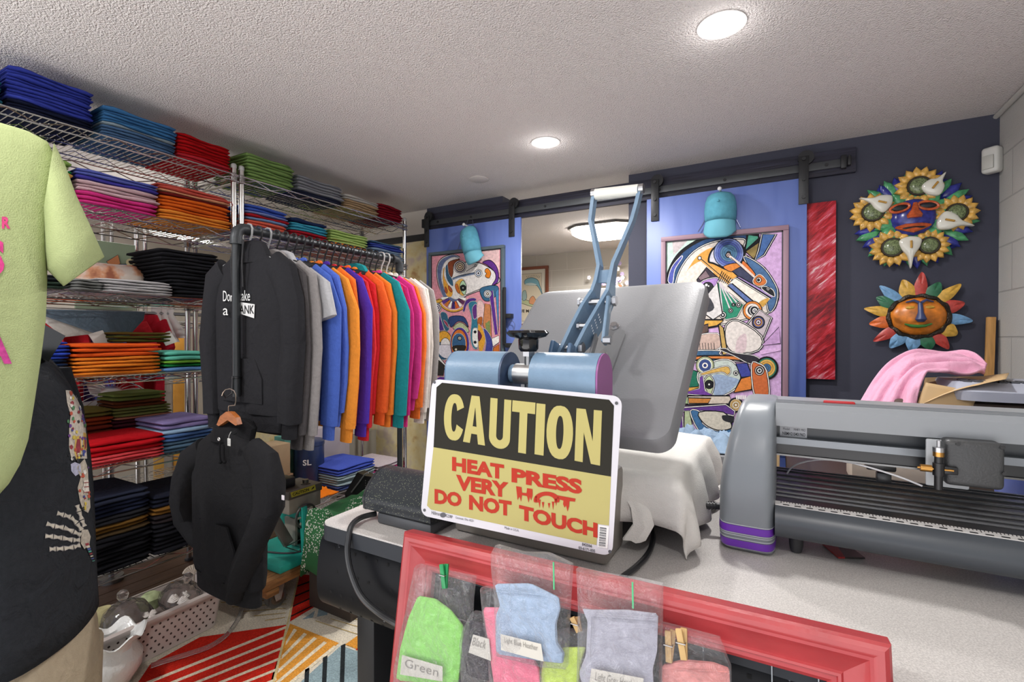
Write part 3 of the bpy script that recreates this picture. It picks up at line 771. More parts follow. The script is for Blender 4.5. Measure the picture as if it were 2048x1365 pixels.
for (x, y, r) in ((1195, 625, 182), (830, 830, 172), (1490, 835, 172), (985, 1110, 172), (1275, 1095, 158)):
    c = Q(x, y, 0.03); rr = (Q(x + r, y).x - Q(x - r, y).x) / 2 * 1.08
    m = MB()
    for i in range(15):
        an = 2 * PI * i / 15
        leaf(m, c + Vector((rr * .42 * math.cos(an), 0, rr * .42 * math.sin(an))), an, rr * .62, rr * .20, 0.012, 0.032)
    s_ = m.build('sunflower', gy, fm)
    MB().ball(c + Vector((0, -0.012, 0)), (rr * .43, 0.016, rr * .43), 16).build('seed_disc', gd, s_)
    MB().tube([c + Vector((rr * .45 * math.cos(a_), -0.012, rr * .45 * math.sin(a_))) for a_ in [2 * PI * i / 24 for i in range(24)]], 0.006, 6, closed=True).build('disc_rim', paint('2c2418'), s_)
for (hx_, hy, tx, ty) in ((1300, 640, 1405, 515), (905, 765, 722, 722), (1410, 905, 1630, 940), (1120, 1085, 1128, 1275)):
    h = Q(hx_, hy, 0.055); tp = Q(tx, ty, 0.045); d = (tp - h); d.y = 0; L = d.length; d.normalize(); q = Vector((-d.z, 0, d.x))
    ol = spline([h - d * .035, h - d * .02 + q * .04, h + d * .02 + q * .034, h + d * (L * .5) + q * .012, tp, h + d * (L * .5) - q * .012, h + d * .02 - q * .034, h - d * .02 - q * .04], 4)
    l = MB().pillow(ol, (0, -1, 0), 0.014, 0.02).build('calla_lily', gw, fm)
    MB().tube([h + Vector((0, -0.016, 0)) + d * .022, h + Vector((0, -0.02, 0)) - d * .012], 0.0045, 8).build('spadix', paint('b98d3e'), l)
fc = Q(1150, 870, 0.03)
fo = [fc + Vector((0.085 * math.cos(a_), 0, 0.088 * math.sin(a_))) for a_ in [2 * PI * i / 32 for i in range(32)]]
MB().pillow(fo, (0, -1, 0), 0.045).build('face', gb, fm)
n0 = Q(1150, 770, .075); n1 = Q(1140, 880, .085)
MB().loft([(n0, (.008, 0, 0), (0, .008, 0)), (n0.lerp(n1, .5), (.014, 0, 0), (0, .016, 0)), (n1 + Vector((0, 0, .008)), (.03, 0, 0), (0, .022, 0)), (n1 - Vector((0, 0, .006)), (.026, 0, 0), (0, .012, 0))], 14).build('nose', go, fm)
for ex, ey in ((1030, 812), (1252, 790)):
    c = Q(ex, ey, .072)
    e = MB().tube([c + Vector((.036 * math.cos(a_), 0, .018 * math.sin(a_) + .006 * math.cos(a_) * (1 if ex > 1100 else -1) * -1)) for a_ in [2 * PI * i / 20 for i in range(20)]], .006, 8, closed=True).build('eye_rim', go, fm)
    MB().ball(c, (.032, .006, .014), 12).build('eye_hole', paint('16161c'), e)
c = Q(1140, 945, .072)
MB().loft([(c + Vector((x, abs(x) * .3, 0.0)), (0, .012, 0), (0, 0, max(.002, h))) for x, h in ((-.065, .002), (-.03, .012), (0, .009), (.03, .012), (.065, .002))], 10).build('upper_lip', go, fm)
MB().loft([(c + Vector((x, abs(x) * .3, -.022 + abs(x) * .28)), (0, .012, 0), (0, 0, max(.002, h))) for x, h in ((-.065, .002), (-.03, .01), (0, .013), (.03, .01), (.065, .002))], 10).build('lower_lip', go, fm)
MB().ball(c + Vector((0, -.002, -.012)), (.045, .006, .006), 10).build('mouth_gap', paint('16161c'), fm)

# ------------------------------------------------------------------ painted metal sun
def Q2(x, y, off=0.0):
    v = W(1536 + x / 4, 540 + y / 4, Y=2.93); v.y = 2.935 - off; return v
sn = thing('metal_sun', 'painted metal sun face with multicoloured petal rays below the flower mask', 'wall sun', Q2(1190, 370))
c0 = Q2(1190, 375, .0)
cols = {'r': 'b8433c', 'g': '2f6b4c', 'y': 'd0a445', 'b': '6f9cc4', 'o': 'd2692f'}
for k, (x, y, cc, w) in enumerate(((1225, 20, 'r', 1), (1365, 100, 'g', 1.2), (1535, 115, 'y', 1), (1565, 265, 'r', 1.2), (1630, 410, 'b', 1), (1505, 520, 'y', 1.4), (1437, 635, 'r', 1), (1290, 640, 'g', 1.3), (1135, 655, 'b', 1.2), (970, 625, 'b', 1.2), (838, 572, 'r', 1), (805, 435, 'o', 1.2), (765, 312, 'y', 1), (862, 222, 'g', 1.3), (888, 130, 'b', 1), (1072, 82, 'y', 1.3))):
    tp = Q2(x, y, .02); d = tp - c0; d.y = 0; L = d.length; d.normalize(); q = Vector((-d.z, 0, d.x))
    b0 = c0 + d * .08; b0.y = 2.935 - .03
    n = L - .08
    ol = spline([b0 + q * .014, b0 + d * n * .45 + q * .026 * w, b0 + d * n * .85 + q * .012 * w, tp, b0 + d * n * .85 - q * .012 * w, b0 + d * n * .45 - q * .024 * w, b0 - q * .014], 4)
    MB().pillow(ol, (0, -1, 0), .007, .002, pw=1.0).build('ray', mat('sun ray ' + cc, cols[cc], rough=0.35, var=0.22, vscale=60), sn)
fr_ = [c0 + Vector((.108 * math.cos(a_), -.02, .092 * math.sin(a_))) for a_ in [2 * PI * i / 40 for i in range(40)]]
MB().pillow(fr_, (0, -1, 0), .055, .015).build('face', mat('burnt orange enamel', 'd07a28', rough=0.3, var=0.5, vscale=22), sn)
MB().tube([p_ + Vector((0, -.004, 0)) for p_ in [c0 + Vector((.112 * math.cos(a_) , -.026 + .004 * math.sin(a_ * 9), .096 * math.sin(a_) + .004 * math.cos(a_ * 13))) for a_ in [2 * PI * i / 60 for i in range(60)]]], .011, 7, closed=True).build('curled_rim', mat('dark metal rim', '3a352f', rough=0.35, metal=0.7, bump=1.0, bscale=140), sn)
nb = mat('blue enamel', '3a4670', rough=0.3)
n0 = Q2(1190, 270, .07); n1 = Q2(1190, 400, .085)
MB().loft([(n0, (.009, 0, 0), (0, .008, 0)), (n0.lerp(n1, .6), (.011, 0, 0), (0, .014, 0)), (n1, (.022, 0, 0), (0, .018, 0)), (n1 - Vector((0, 0, .012)), (.012, 0, 0), (0, .008, 0))], 12).build('nose', nb, sn)
for s_ in (-1, 1):
    MB().tube([n0 + Vector((s_ * .004, .0, 0)), n0 + Vector((s_ * .022, .002, .012)), n0 + Vector((s_ * .05, .014, .004))], [.007, .006, .003], 8).build('eyebrow', nb, sn)
    MB().ball(n0 + Vector((s_ * .034, .006, -.022)), (.02, .008, .009), 10).build('eye', mat('gold enamel', 'c99a3a', rough=0.3, var=0.3, vscale=60), sn)
mc = Q2(1175, 455, .07)
MB().tube([mc + Vector((x, .05 * abs(x) * 4 * .2, .012 * (abs(x) / .05) ** 2)) for x in (-.05, -.025, 0, .025, .05)], [.003, .007, .008, .007, .003], 8).build('mouth', mat('green enamel', '3f7a3a', rough=0.3), sn)

# ------------------------------------------------------------------ motion sensor, leaning stick, ceiling fittings
ms = thing('motion_sensor', 'small white motion sensor high in the corner of the navy wall', 'sensor', (RIGHT - 0.035, BACK - 0.03, 1.96))
c = W(1984, 320, Y=2.90)
MB().box((RIGHT - .034, BACK - .034, c.z), (.062, .05, .115), .014, rot=(0, 0, R(-40)), seg=4).build('housing', plastic('cfcfca', .4), ms)
MB().box((RIGHT - .054, BACK - .056, c.z - .012), (.04, .008, .06), .003, rot=(0, 0, R(-40))).build('lens', plastic('b9b9b2', .3), ms)
a_, b_ = W(1997, 632, Y=2.905), W(1978, 760, Y=2.90)
b2 = a_ + (b_ - a_) * 5.0
b2 = Vector((0.775, 2.84, 0.0)); a2 = Vector((0.822, 2.918, 1.29))
tag(MB().bar(a2, b2, .03, .018, (0, 1, 0), .002).build('wooden_stick', mat('pine wood', 'b98a4e', rough=0.6, var=0.2, vscale=8, aniso=(12, 12, 1))), 'long bare pine stick leaning in the corner by the grey block wall', 'stick')

def downlight(x, y, label):
    t = thing('ceiling_downlight', label, 'ceiling light', (x, y, CEIL), group='recessed ceiling lights')
    MB().lathe([(.058, 0), (.072, 0), (.074, -.003), (.060, -.006), (.057, -.004)], (x, y, CEIL), n=40).build('trim_ring', mat('white trim', 'efeeec', rough=0.4), t)
    MB().lathe([(0, -.003), (.056, -.003), (.056, -.0035), (0, -.005)], (x, y, CEIL), n=32).build('lens', mat('lit lens', 'fffaf2', emit=14.0), t)
LAB = ['recessed round downlight lit in the ceiling above the cutting machine', 'recessed round downlight lit in the ceiling near the blue doors']
for i, (x, y) in enumerate(LAMPS[:2]): downlight(x, y, LAB[i])
c = W(958, 358, Z=CEIL)
tag(MB().lathe([(.0, 0), (.062, 0), (.062, -.006), (.05, -.012), (0, -.012)], c, n=32).build('ceiling_cover', mat('ceiling cover', 'bdb8b4', rough=0.5)), 'small flat round cover plate on the ceiling before the left blue door', 'cover plate')
fl = thing('flush_ceiling_light', 'bright white flush light on the ceiling of the room behind the doors', 'ceiling light', (-1.40, 4.24, CEIL))
oc = [(-1.40 + .30 * sx, 4.24 + .26 * sy) for sx, sy in ((-1, -.6), (-.6, -1), (.6, -1), (1, -.6), (1, .6), (.6, 1), (-.6, 1), (-1, .6))]
MB().prism([(x, y, CEIL - .001) for x, y in oc], (0, 0, -.02)).build('base', paint('6d6a66'), fl)
MB().loft([((-1.40, 4.24, CEIL - .021), (.29, 0, 0), (0, .25, 0)), ((-1.40, 4.24, CEIL - .06), (.28, 0, 0), (0, .24, 0)), ((-1.40, 4.24, CEIL - .085), (.2, 0, 0), (0, .17, 0))], 24, pw=.6).build('diffuser', mat('lit diffuser', 'fff8ee', emit=18.0), fl)

# room behind: framed fish print, flowers on a wooden shelf
FY = 5.255
fa, fb = W(760, 532, Y=FY), W(1097, 653, Y=FY)
t = thing('framed_print', 'framed cream print of a leaping blue marlin in the room behind the doors', 'picture', ((fa.x + fb.x) / 2, FY, fb.z))
fa = W(790, 562, Y=FY)
fr = MB(); x0, x1, z0, z1 = fa.x, fb.x, fb.z, W(1090, 532, Y=FY).z; w = .035
for q in ((x0, x1, z1 - w, z1), (x0, x1, z0, z0 + w), (x0, x0 + w, z0 + w, z1 - w), (x1 - w, x1, z0 + w, z1 - w)): fr.box2((q[0], FY - .02, q[2]), (q[1], FY + .012, q[3]), .004)
fr.build('frame', mat('red brown wood', '7a4632', rough=0.4), t)
p = Painter(FY - .002, lambda x, y: (840 + x / 8, 460 + y / 8))
p.k = 1; p.mb.add([(x0 + w, FY, z0 + w), (x1 - w, FY, z0 + w), (x1 - w, FY, z1 - w), (x0 + w, FY, z1 - w)], [[0, 1, 2, 3]], col='ded8c8')
p.poly([(1200, 740), (1945, 690), (1945, 1450), (1200, 1480)], 'd8ccb4', .006, '8a8478')
p.poly([(1670, 830), (1700, 790), (1790, 765), (1880, 800), (1915, 880), (1960, 1040), (1880, 900), (1800, 890), (1690, 880)], '7fb0bd', .006, '3a4a52', sm=4)
p.poly([(1700, 860), (1790, 850), (1870, 880), (1800, 892), (1690, 882)], 'c9d4ce', 0, sm=3)
for i in range(9): p.line([(1720 + i * 22, 775 - 22 * math.sin(i / 8 * PI)), (1705 + i * 27, 740 - 20 * math.sin(i / 8 * PI))], .004, '4a4f55')
p.poly([(1400, 1100), (1650, 1110), (1860, 1190), (1800, 1230), (1640, 1180)], 'b9c096', .006, '4a4f45', sm=3)
p.poly([(1750, 1180), (1760, 1100), (1810, 1060), (1850, 1120), (1850, 1190)], 'd99a70', .005, '55453c', sm=3)
p.poly([(1640, 1120), (1640, 1000), (1690, 970), (1710, 1080), (1680, 1130)], '9fb7b4', .005, '4a5455', sm=3)
p.mb.build('print', ATTR, t, smooth=0)
pp = MB()
def pm(x, y):
    v = W(840 + x / 8, 460 + y / 8, Y=FY - .004); return v
put_text(pp, 'BLUE MARLIN', (1530, 1325, 1925, 1275), pm, .02, col='2a2420')
pp.build('lettering', ATTR, t, smooth=0)
sh = thing('wooden_shelf', 'pale wooden shelf along the block wall of the room behind', 'shelf', (-1.3, 5.1, 0))
zs = W(1230, 600, Y=5.1).z
MB().box2((-1.75, 4.98, zs - .05), (-.2, 5.268, zs), .006).build('board', mat('pale wood', 'd9bd8c', rough=0.5, var=0.1, vscale=6), sh)
for x in (-1.7, -.25): MB().box2((x - .03, 5.0, 0), (x + .03, 5.26, zs - .05), .004).build('support', mat('pale wood', 'd9bd8c'), sh)
fv = thing('flower_arrangement', 'bunch of white and lilac flowers standing on the pale shelf behind', 'flowers', (-1.5, 5.1, zs))
for k in range(46):
    px = rnd.gauss(1222, 16); py = rnd.gauss(562, 13)
    c = W(px, py, Y=5.1 + rnd.uniform(-.06, .06))
    if c.z < zs + .05: c.z = zs + .05
    m = MB()
    for q in range(5):
        an = q * 2 * PI / 5 + k
        m.ball(c + Vector((.014 * math.cos(an), -.004, .014 * math.sin(an))), (.011, .006, .011), 6)
    m.build('blossom', mat('blossom %d' % (k % 3 if k % 9 else 3), ('e6e0ea', 'b9a6d0', 'efe9e4', '9a5a3c')[k % 3 if k % 9 else 3], rough=.7), fv)
st = MB()
for k in range(9): st.tube([(-1.52 + k * .004, 5.1, zs + .10), W(1204 + k * 5, 560 + (k % 3) * 6, Y=5.1)], .003, 5)
st.build('stem', paint('4a6a3c'), fv)
MB().lathe([(.04, 0), (.06, .05), (.05, .12), (.03, .13)], (-1.5, 5.1, zs), n=18).build('vase', plastic('8d7a6a', .3), fv)

# ------------------------------------------------------------------ wire shelving
SZ = [2.0, 1.717, 1.38, 1.05, 0.69, 0.26]
SL, SD = 1.215, 0.45
def shelf_bm():
    """one chrome wire shelf, local origin at its front left corner on top; length along y, depth along -x"""
    m = MB(); r = .0027
    for x in (0, -SD):
        for z in (-.004, -.034): m.tube([(x, 0, z), (x, SL, z)], .0034, 5)
        n = 15
        m.tube([(x, SL * i / n, -.006 if i % 2 else -.032) for i in range(n + 1)], r, 4)
    for y in (0, SL):
        for z in (-.004, -.034): m.tube([(0, y, z), (-SD, y, z)], .0034, 5)
        n = 6
        m.tube([(-SD * i / n, y, -.006 if i % 2 else -.032) for i in range(n + 1)], r, 4)
    for i in range(1, 56):
        y = SL * i / 56
        m.tube([(0.002, y, -.003), (-SD - .002, y, -.003)], .0019, 4)
    for x in (-SD * .33, -SD * .66):
        m.tube([(x, 0, -.03), (x, SL, -.03)], .003, 4)
        n = 23
        m.tube([(x, SL * i / n, -.006 if i % 2 else -.03) for i in range(n + 1)], .002, 4)
    return m
_shelf_me = None
def wire_unit(label, x, y0, levels, top=2.03):
    global _shelf_me
    t = thing('wire_shelving', label, 'shelving', (x, y0, 0), group='chrome wire shelving units')
    for k, z in enumerate(levels):
        if _shelf_me is None:
            o = shelf_bm().build('wire_shelf', CHROME, t, local=True, smooth=60); _shelf_me = o.data
        else:
            o = bpy.data.objects.new('wire_shelf', _shelf_me); COL.objects.link(o); o.parent = t; WMX[o.name] = WMX[t.name]
        o.location = (0, 0, z)
    for dx in (.0, -SD):
        for dy in (.0, SL):
            m = MB()
            ox = -.014 if dx == 0 else .014; oy = .014 if dy == 0 else -.014
            px_, py_ = x + dx + ox, y0 + dy + oy
            m.cyl((px_, py_, .02), (px_, py_, top), .0127, 14)
            po = m.build('post', CHROME, t)
            c = MB().lathe([(.0127, 0), (.0135, .002), (.0135, .016), (.009, .022), (0, .023)], (px_, py_, top), n=14)
            c.build('post_cap', plastic('a9aaa8', .4), po)
            MB().lathe([(.013, 0), (.02, .002), (.02, .012), (.013, .016)], (px_, py_, .004), n=12).build('foot', plastic('3a3a3c'), po)
            for z in levels: MB().lathe([(.0132, -.04), (.0172, -.036), (.0150, .004), (.0132, .006)], (px_, py_, z), n=10).build('collar', mat('collar chrome', 'a7a6a4', rough=.25, metal=1.0), po)
    return t
YA, YB = 1.414 - SL - .005, 1.42
wire_unit('near chrome wire shelving unit packed with folded shirts, left of the pipe rack', SHX, YA, SZ)
wire_unit('far chrome wire shelving unit behind the rack of hooded sweatshirts', SHX, YB, [2.0, 1.717, 1.38, 0.26])
wire_unit('chrome wire shelving in the aisle behind, beyond the near shelving unit', -3.25, 0.17, [1.98, 1.70, 1.30, .95, .3])
wire_unit('chrome wire shelving in the aisle behind, beyond the far shelving unit', -3.25, 1.40, [1.98, 1.70, 1.30, .95, .3])

# folded shirts -------------------------------------------------------
def folded_me(seed):
    """unit folded shirt: depth along -x from the rounded fold at x=0, width along y 0..1, height 0..1"""
    r = random.Random(seed); m = MB()
    NV, NU = 9, 7
    prof = []           # (x, z) closed outline seen from the side: two layers with a fold in front
    for i in range(NU + 1): prof.append((-1 + i / NU * .93, 1.0))
    for a_ in (60, 20, -20, -60): prof.append((-.045 + .045 * math.cos(R(a_)), .5 + .5 * math.sin(R(a_))))
    for i in range(NU + 1): prof.append((-.07 - i / NU * .93, 0.0))
    n = len(prof); rings = []
    for j in range(NV + 1):
        v = j / NV; ring = []
        e = min(v, 1 - v) * NV
        sq = 1.0 if e >= 1 else .62
        for (x, z) in prof:
            dx = r.uniform(-.012, .012) + (.02 * math.sin(v * 7 + seed) - (.035 if e < .5 else 0)) * (1 if x > -.2 else 0)
            zz = .5 + (z - .5) * sq
            zz += -.05 + .07 * math.sin(v * 5 + seed * 1.3 + x * 3) * (1 if z > .5 else .8) * (.6 if e < 1 else 1)
            ring.append(Vector((x + dx, v, zz)))
        rings.append(ring)
    vs = [p_ for rg_ in rings for p_ in rg_]; fs = []
    for j in range(NV):
        for k in range(n):
            l = (k + 1) % n; fs.append([j * n + k, j * n + l, (j + 1) * n + l, (j + 1) * n + k])
    fs.append(list(range(n))[::-1]); fs.append([NV * n + k for k in range(n)])
    return m.add(vs, fs)
_fm = []
for k in range(7):
    o = folded_me(k).build('folded_shirt', fab('808080'), smooth=50); _fm.append(o.data); bpy.data.objects.remove(o)

def stack(x, y0, y1, z, items, where, group, total=None, depth=.30, name='folded_shirt', kind='folded shirt', yaw=0.0, lean=0.0, ylean=0.0):
    """items bottom to top: (hex, colour words, count, thickness)"""
    lst = [(h, w, th) for (h, w, n, th) in items for _ in range(n)]
    N = len(lst); out = []
    for i, (h, w, th) in enumerate(lst):
        me = _fm[rnd.randrange(len(_fm))]
        o = bpy.data.objects.new(name, me); COL.objects.link(o)
        o.location = (x + rnd.uniform(-.006, .008) + lean * i, y0 + ylean * i + rnd.uniform(-.004, .004), z)
        o.rotation_euler = (0, 0, yaw + rnd.uniform(-.02, .02))
        o.scale = (depth, (y1 - y0) * rnd.uniform(.97, 1.0), th * .9)
        o.material_slots[0].link = 'OBJECT'; o.material_slots[0].material = fab(h)
        WMX[o.name] = Matrix.Identity(4)
        od = 'single' if N == 1 else ordinal(N - 1 - i, N)
        tag(o, '%s %s, %s %s' % (w, kind, od, where), 'shirt', group)
        out.append(o); z += th
    return z
def yr(p0, p1, y): return W(p0, y, X=SHX).y, W(p1, y, X=SHX).y
T_ = SZ[0] + .001
# top shelf, near unit
stack(SHX, .50, .590, T_, [('2a6f86', 'teal blue', 6, .016)], 'of the stack cut by the left picture edge', 'shirts on the top shelf, near unit')
y0, y1 = .605, .845
stack(SHX, y0, y1, T_, [('171c33', 'navy', 3, .012), ('3844a4', 'royal blue', 9, .0125)], 'of leftmost big stack on top shelf', 'shirts on the top shelf, near unit')
y0, y1 = .875, 1.14
stack(SHX, y0, y1, T_, [('4e6d92', 'dusty blue', 4, .012), ('93a3ac', 'pale grey blue', 1, .010), ('3f74a6', 'mid blue', 5, .0125)], 'of the blue stack on top shelf', 'shirts on the top shelf, near unit')
stack(SHX, 1.145, 1.378, T_, [('bb2a35', 'coral red', 2, .013), ('b01016', 'bright red', 6, .015)], 'of red stack on top shelf by posts', 'shirts on the top shelf, near unit')
# top shelf, far unit
stack(SHX, 1.46, 1.72, T_, [('7c9a58', 'moss green', 8, .0165)], 'of the green stack on top shelf', 'shirts on the top shelf, far unit')
stack(SHX, 1.75, 2.065, T_, [('2a2f44', 'dark navy', 2, .013), ('8f9197', 'heather grey', 5, .0165)], 'of the grey stack on top shelf', 'shirts on the top shelf, far unit')
stack(SHX, 2.075, 2.36, T_, [('b59a78', 'tan', 4, .0145), ('c9c6c0', 'off white', 2, .014)], 'of the tan stack on top shelf', 'shirts on the top shelf, far unit')
stack(SHX, 2.365, 2.60, T_, [('8a1526', 'maroon', 6, .0165)], 'of the maroon stack at far end of top shelf', 'shirts on the top shelf, far unit')
# second shelf
T_ = SZ[1] + .001
g = 'shirts on the second shelf'
stack(SHX, .60, .775, T_, [('2f8a3a', 'grass green', 1, .018), ('3f9c46', 'bright green', 1, .017), ('1f8f86', 'teal', 1, .016), ('b9c9a4', 'pale green', 1, .014), ('d29a3a', 'mustard', 1, .018), ('cfa050', 'golden', 1, .015), ('1f8a4a', 'emerald', 1, .014), ('b4b884', 'khaki', 1, .014), ('8fb45c', 'lime green', 1, .020)], 'of the rainbow stack beside lime tee', g)
stack(SHX, .79, 1.065, T_, [('c9347e', 'hot pink', 3, .0165), ('cdaeb4', 'pale pink', 3, .014), ('3f3a94', 'indigo', 1, .016), ('5f68b4', 'violet blue', 2, .012)], 'of the pink stack on second shelf', g)
stack(SHX, 1.07, 1.375, T_, [('e08a34', 'light orange', 3, .014), ('d2601c', 'deep orange', 4, .0155), ('6a1a18', 'dark red', 1, .014), ('d99a74', 'peach', 1, .012), ('c8584c', 'salmon', 2, .0135)], 'of the orange stack on second shelf', g)
stack(SHX, 1.45, 1.69, T_, [('6f86c4', 'periwinkle', 3, .016), ('d2604c', 'salmon', 2, .0165), ('6f8fb8', 'light blue', 1, .013), ('a41c26', 'crimson', 1, .018), ('7f8fc8', 'pale blue', 1, .012), ('3f5aae', 'royal blue', 2, .017)], 'of the mixed stack behind the hangers', g)
stack(SHX, 1.71, 1.95, T_, [('4f3a86', 'purple', 1, .014), ('a01e2c', 'dark red', 4, .0155), ('3f9ab4', 'turquoise', 3, .0155), ('1f2c4e', 'navy', 1, .024)], 'of the red and turquoise stack', g)
stack(SHX, 1.97, 2.27, T_, [('c03a3c', 'red', 2, .018), ('e07a2a', 'orange', 1, .018), ('a6c070', 'lime', 5, .0155)], 'of the lime stack on second shelf', g)
stack(SHX, 2.30, 2.60, T_, [('7d94ac', 'grey blue', 5, .0155), ('3a4a9a', 'dark blue', 2, .0165), ('4a6a86', 'slate blue', 1, .014)], 'of the blue stack at far end, second shelf', g)
# third shelf
T_ = SZ[2] + .001
g = 'shirts on the third shelf'
stack(SHX, .56, .76, T_, [('2c3a30', 'dark green', 2, .014), ('23262a', 'charcoal', 2, .012)], 'of the dark pile below the lime sleeve', g)
stack(SHX, .775, .87, T_, [('6f706e', 'mid grey', 4, .011)], 'of the small grey pile', g)
stack(SHX, .86, 1.12, T_ + .0, [('b4b2b4', 'light grey', 5, .0115)], 'of the low light grey pile', g)
stack(SHX, 1.13, 1.378, T_, [('1d1d21', 'black', 13, .0162)], 'of big black stack on third shelf', g, ylean=-.0048)
# fourth shelf
T_ = SZ[3] + .001
g = 'shirts on the fourth shelf'
stack(SHX, .60, .765, T_, [('16233e', 'navy', 5, .0135), ('2f45a8', 'royal blue', 5, .0135)], 'of the blue stack beside the mannequin', g)
stack(SHX, .775, 1.075, T_, [('e07f28', 'orange', 5, .0145), ('d2531c', 'red orange', 3, .018)], 'of the orange stack on fourth shelf', g)
stack(SHX, 1.085, 1.29, T_, [('5f8abf', 'light blue', 1, .017), ('1f7a3a', 'green', 1, .016), ('6fa83a', 'lime', 1, .015), ('5fb4a0', 'mint', 2, .020)], 'of the mint and green stack', g)
stack(SHX - .12, .95, 1.17, T_ + .1275, [('4a4a1e', 'dark olive', 2, .016), ('5a4a20', 'olive brown', 1, .014)], 'of olive pile behind the orange stack', g, depth=.2)
# fifth shelf
T_ = SZ[4] + .001
g = 'shirts on the fifth shelf'
stack(SHX, .68, .80, T_, [('c9489a', 'magenta', 2, .018), ('d48ab4', 'pink', 2, .018), ('4f4a9a', 'violet', 1, .020), ('1f4a34', 'dark green', 1, .022)], 'of the small pile beside the mannequin', g)
stack(SHX, .80, 1.085, T_, [('d2474c', 'coral', 3, .013), ('b9141e', 'bright red', 3, .020)], 'of the red stack on fifth shelf', g, depth=.25)
stack(SHX, 1.08, 1.30, T_, [('4f6a80', 'grey blue', 3, .016), ('4a6a9c', 'denim blue', 2, .017), ('93b0cc', 'pale blue', 1, .020), ('8276a4', 'lavender', 2, .020)], 'of the lavender and blue stack', g, depth=.25)
stack(SHX - .27, .72, 1.0, T_, [('3a2226', 'plum', 3, .022), ('6f2a1c', 'rust', 3, .02), ('8a3a1c', 'burnt orange', 2, .018), ('6f6a34', 'olive', 2, .018)], 'of rust pile at the back, fifth shelf', g, depth=.17)
stack(SHX - .27, 1.005, 1.24, T_, [('2f1f30', 'dark purple', 4, .020), ('4a1f2a', 'wine', 3, .018), ('a8705c', 'dusty rose', 1, .012), ('6f7440', 'moss', 3, .014)], 'of moss and wine pile at the back', g, depth=.17)
stack(SHX - .27, 1.005, 1.22, T_ + .1865, [('5a2f18', 'brown', 2, .016), ('5f6a34', 'olive green', 2, .018)], 'of the upper olive pile at the back', g, depth=.16)
# bottom shelf
T_ = SZ[5] + .001
g = 'shirts on the bottom shelf'
zz = stack(SHX, .80, 1.03, T_, [('1b1b1f', 'black', 8, .0175)], 'of the black stack on bottom shelf', g)
zz = stack(SHX - .01, .80, 1.03, zz, [('4a3a24', 'dark brown', 1, .016), ('6f4f22', 'golden brown', 2, .016), ('26262a', 'charcoal', 2, .016), ('1f2438', 'navy', 3, .017), ('2a2f40', 'slate navy', 2, .018)], 'of dark pile on top of black stack', g)
stack(SHX, .62, .79, T_, [('1b1b1f', 'black', 7, .018), ('7a9a3a', 'olive lime', 1, .018), ('4f2228', 'wine', 2, .016), ('3a3040', 'aubergine', 2, .016), ('1f5a3a', 'green', 1, .016), ('4a2222', 'brown red', 2, .016), ('23263a', 'navy', 2, .016)], 'of mixed dark pile by the mannequin', g)
zz = stack(SHX, 1.04, 1.30, T_, [('1d1d22', 'black', 7, .019)], 'of the right black stack on bottom shelf', g)
stack(SHX, 1.04, 1.28, zz, [('2a2426', 'dark brown', 2, .018), ('7a5424', 'ochre', 2, .017), ('1f2230', 'navy', 3, .018)], 'of the ochre and navy pile', g)
# far unit bottom shelf
g = 'shirts on the far bottom shelf'
stack(SHX, 2.02, 2.33, T_, [('3f4a78', 'denim blue', 2, .014), ('93a4a8', 'grey green', 4, .0155), ('4a5cae', 'blue', 1, .016), ('4658b4', 'bright blue', 2, .018)], 'of the blue stack under the hanging sweatshirts', g)
stack(SHX, 2.345, 2.60, T_, [('d03a80', 'hot pink', 2, .024), ('cdbcc0', 'pale pink', 1, .02), ('c4b8bc', 'light pink', 1, .016)], 'of the pink stack at the far post', g)
stack(SHX, 1.50, 1.70, T_, [('b9b4a8', 'cream', 4, .0155)], 'of the cream pile behind the old machine', g)

def cloth(name, label, cat, corner, U, V, up, amp, seed, m, freq=5.0, n=26, solid=.004, extra=None, **kw):
    corner, U, V, up = Vector(corner), Vector(U), Vector(V), Vector(up)
    def fn(u, v):
        e = min(u, 1 - u, v, 1 - v)
        q = noise.noise(Vector((u * freq, v * freq, seed))) + .5 * noise.noise(Vector((u * freq * 2.3, v * freq * 2.3, seed + 5)))
        wob = .04 * noise.noise(Vector((u * 4, v * 4, seed + 9)))
        p_ = corner + U * (u + wob) + V * (v + wob * .8)
        h = amp * (.5 + q) * min(1, e * 6 + .15)
        if extra: h += extra(u, v)
        return p_ + up * max(h, .002)
    mb = MB().surf(n, n, fn)
    return tag(mb.build(name, m, solid=solid, smooth=80), label, cat, **kw)
cloth('crumpled_cloth', 'crumpled bright orange shirt lying on the far bottom shelf beside the blue stack', 'shirt', (SHX + .0, 1.70, T_), (-.36, 0, 0), (0, .32, 0), (0, 0, 1), .035, 3, fab('e0751c'), 5.5)
# tie-dyed shirt and navy bag on the third shelf
M_TIE = node_mat('tie dyed cloth', lambda nt, b: None)
def _tie(nt, b):
    b.inputs['Roughness'].default_value = .95
    tc = nt.nodes.new('ShaderNodeTexCoord'); n = nt.nodes.new('ShaderNodeTexNoise'); n.inputs['Scale'].default_value = 14; n.inputs['Detail'].default_value = 3
    nt.links.new(tc.outputs['Object'], n.inputs['Vector'])
    cr = nt.nodes.new('ShaderNodeValToRGB'); e = cr.color_ramp.elements
    e[0].position = .36; e[0].color = lin('a0624a'); e[1].position = .6; e[1].color = lin('e2d6ca'); k = e.new(.45); k.color = lin('d69a74')
    nt.links.new(n.outputs['Fac'], cr.inputs[0]); nt.links.new(cr.outputs[0], b.inputs['Base Color'])
_tie(M_TIE.node_tree, M_TIE.node_tree.nodes['Principled BSDF'])
m = MB().box((SHX - .30, .99, SZ[2] + .075), (.14, .27, .145), .05, seg=4)
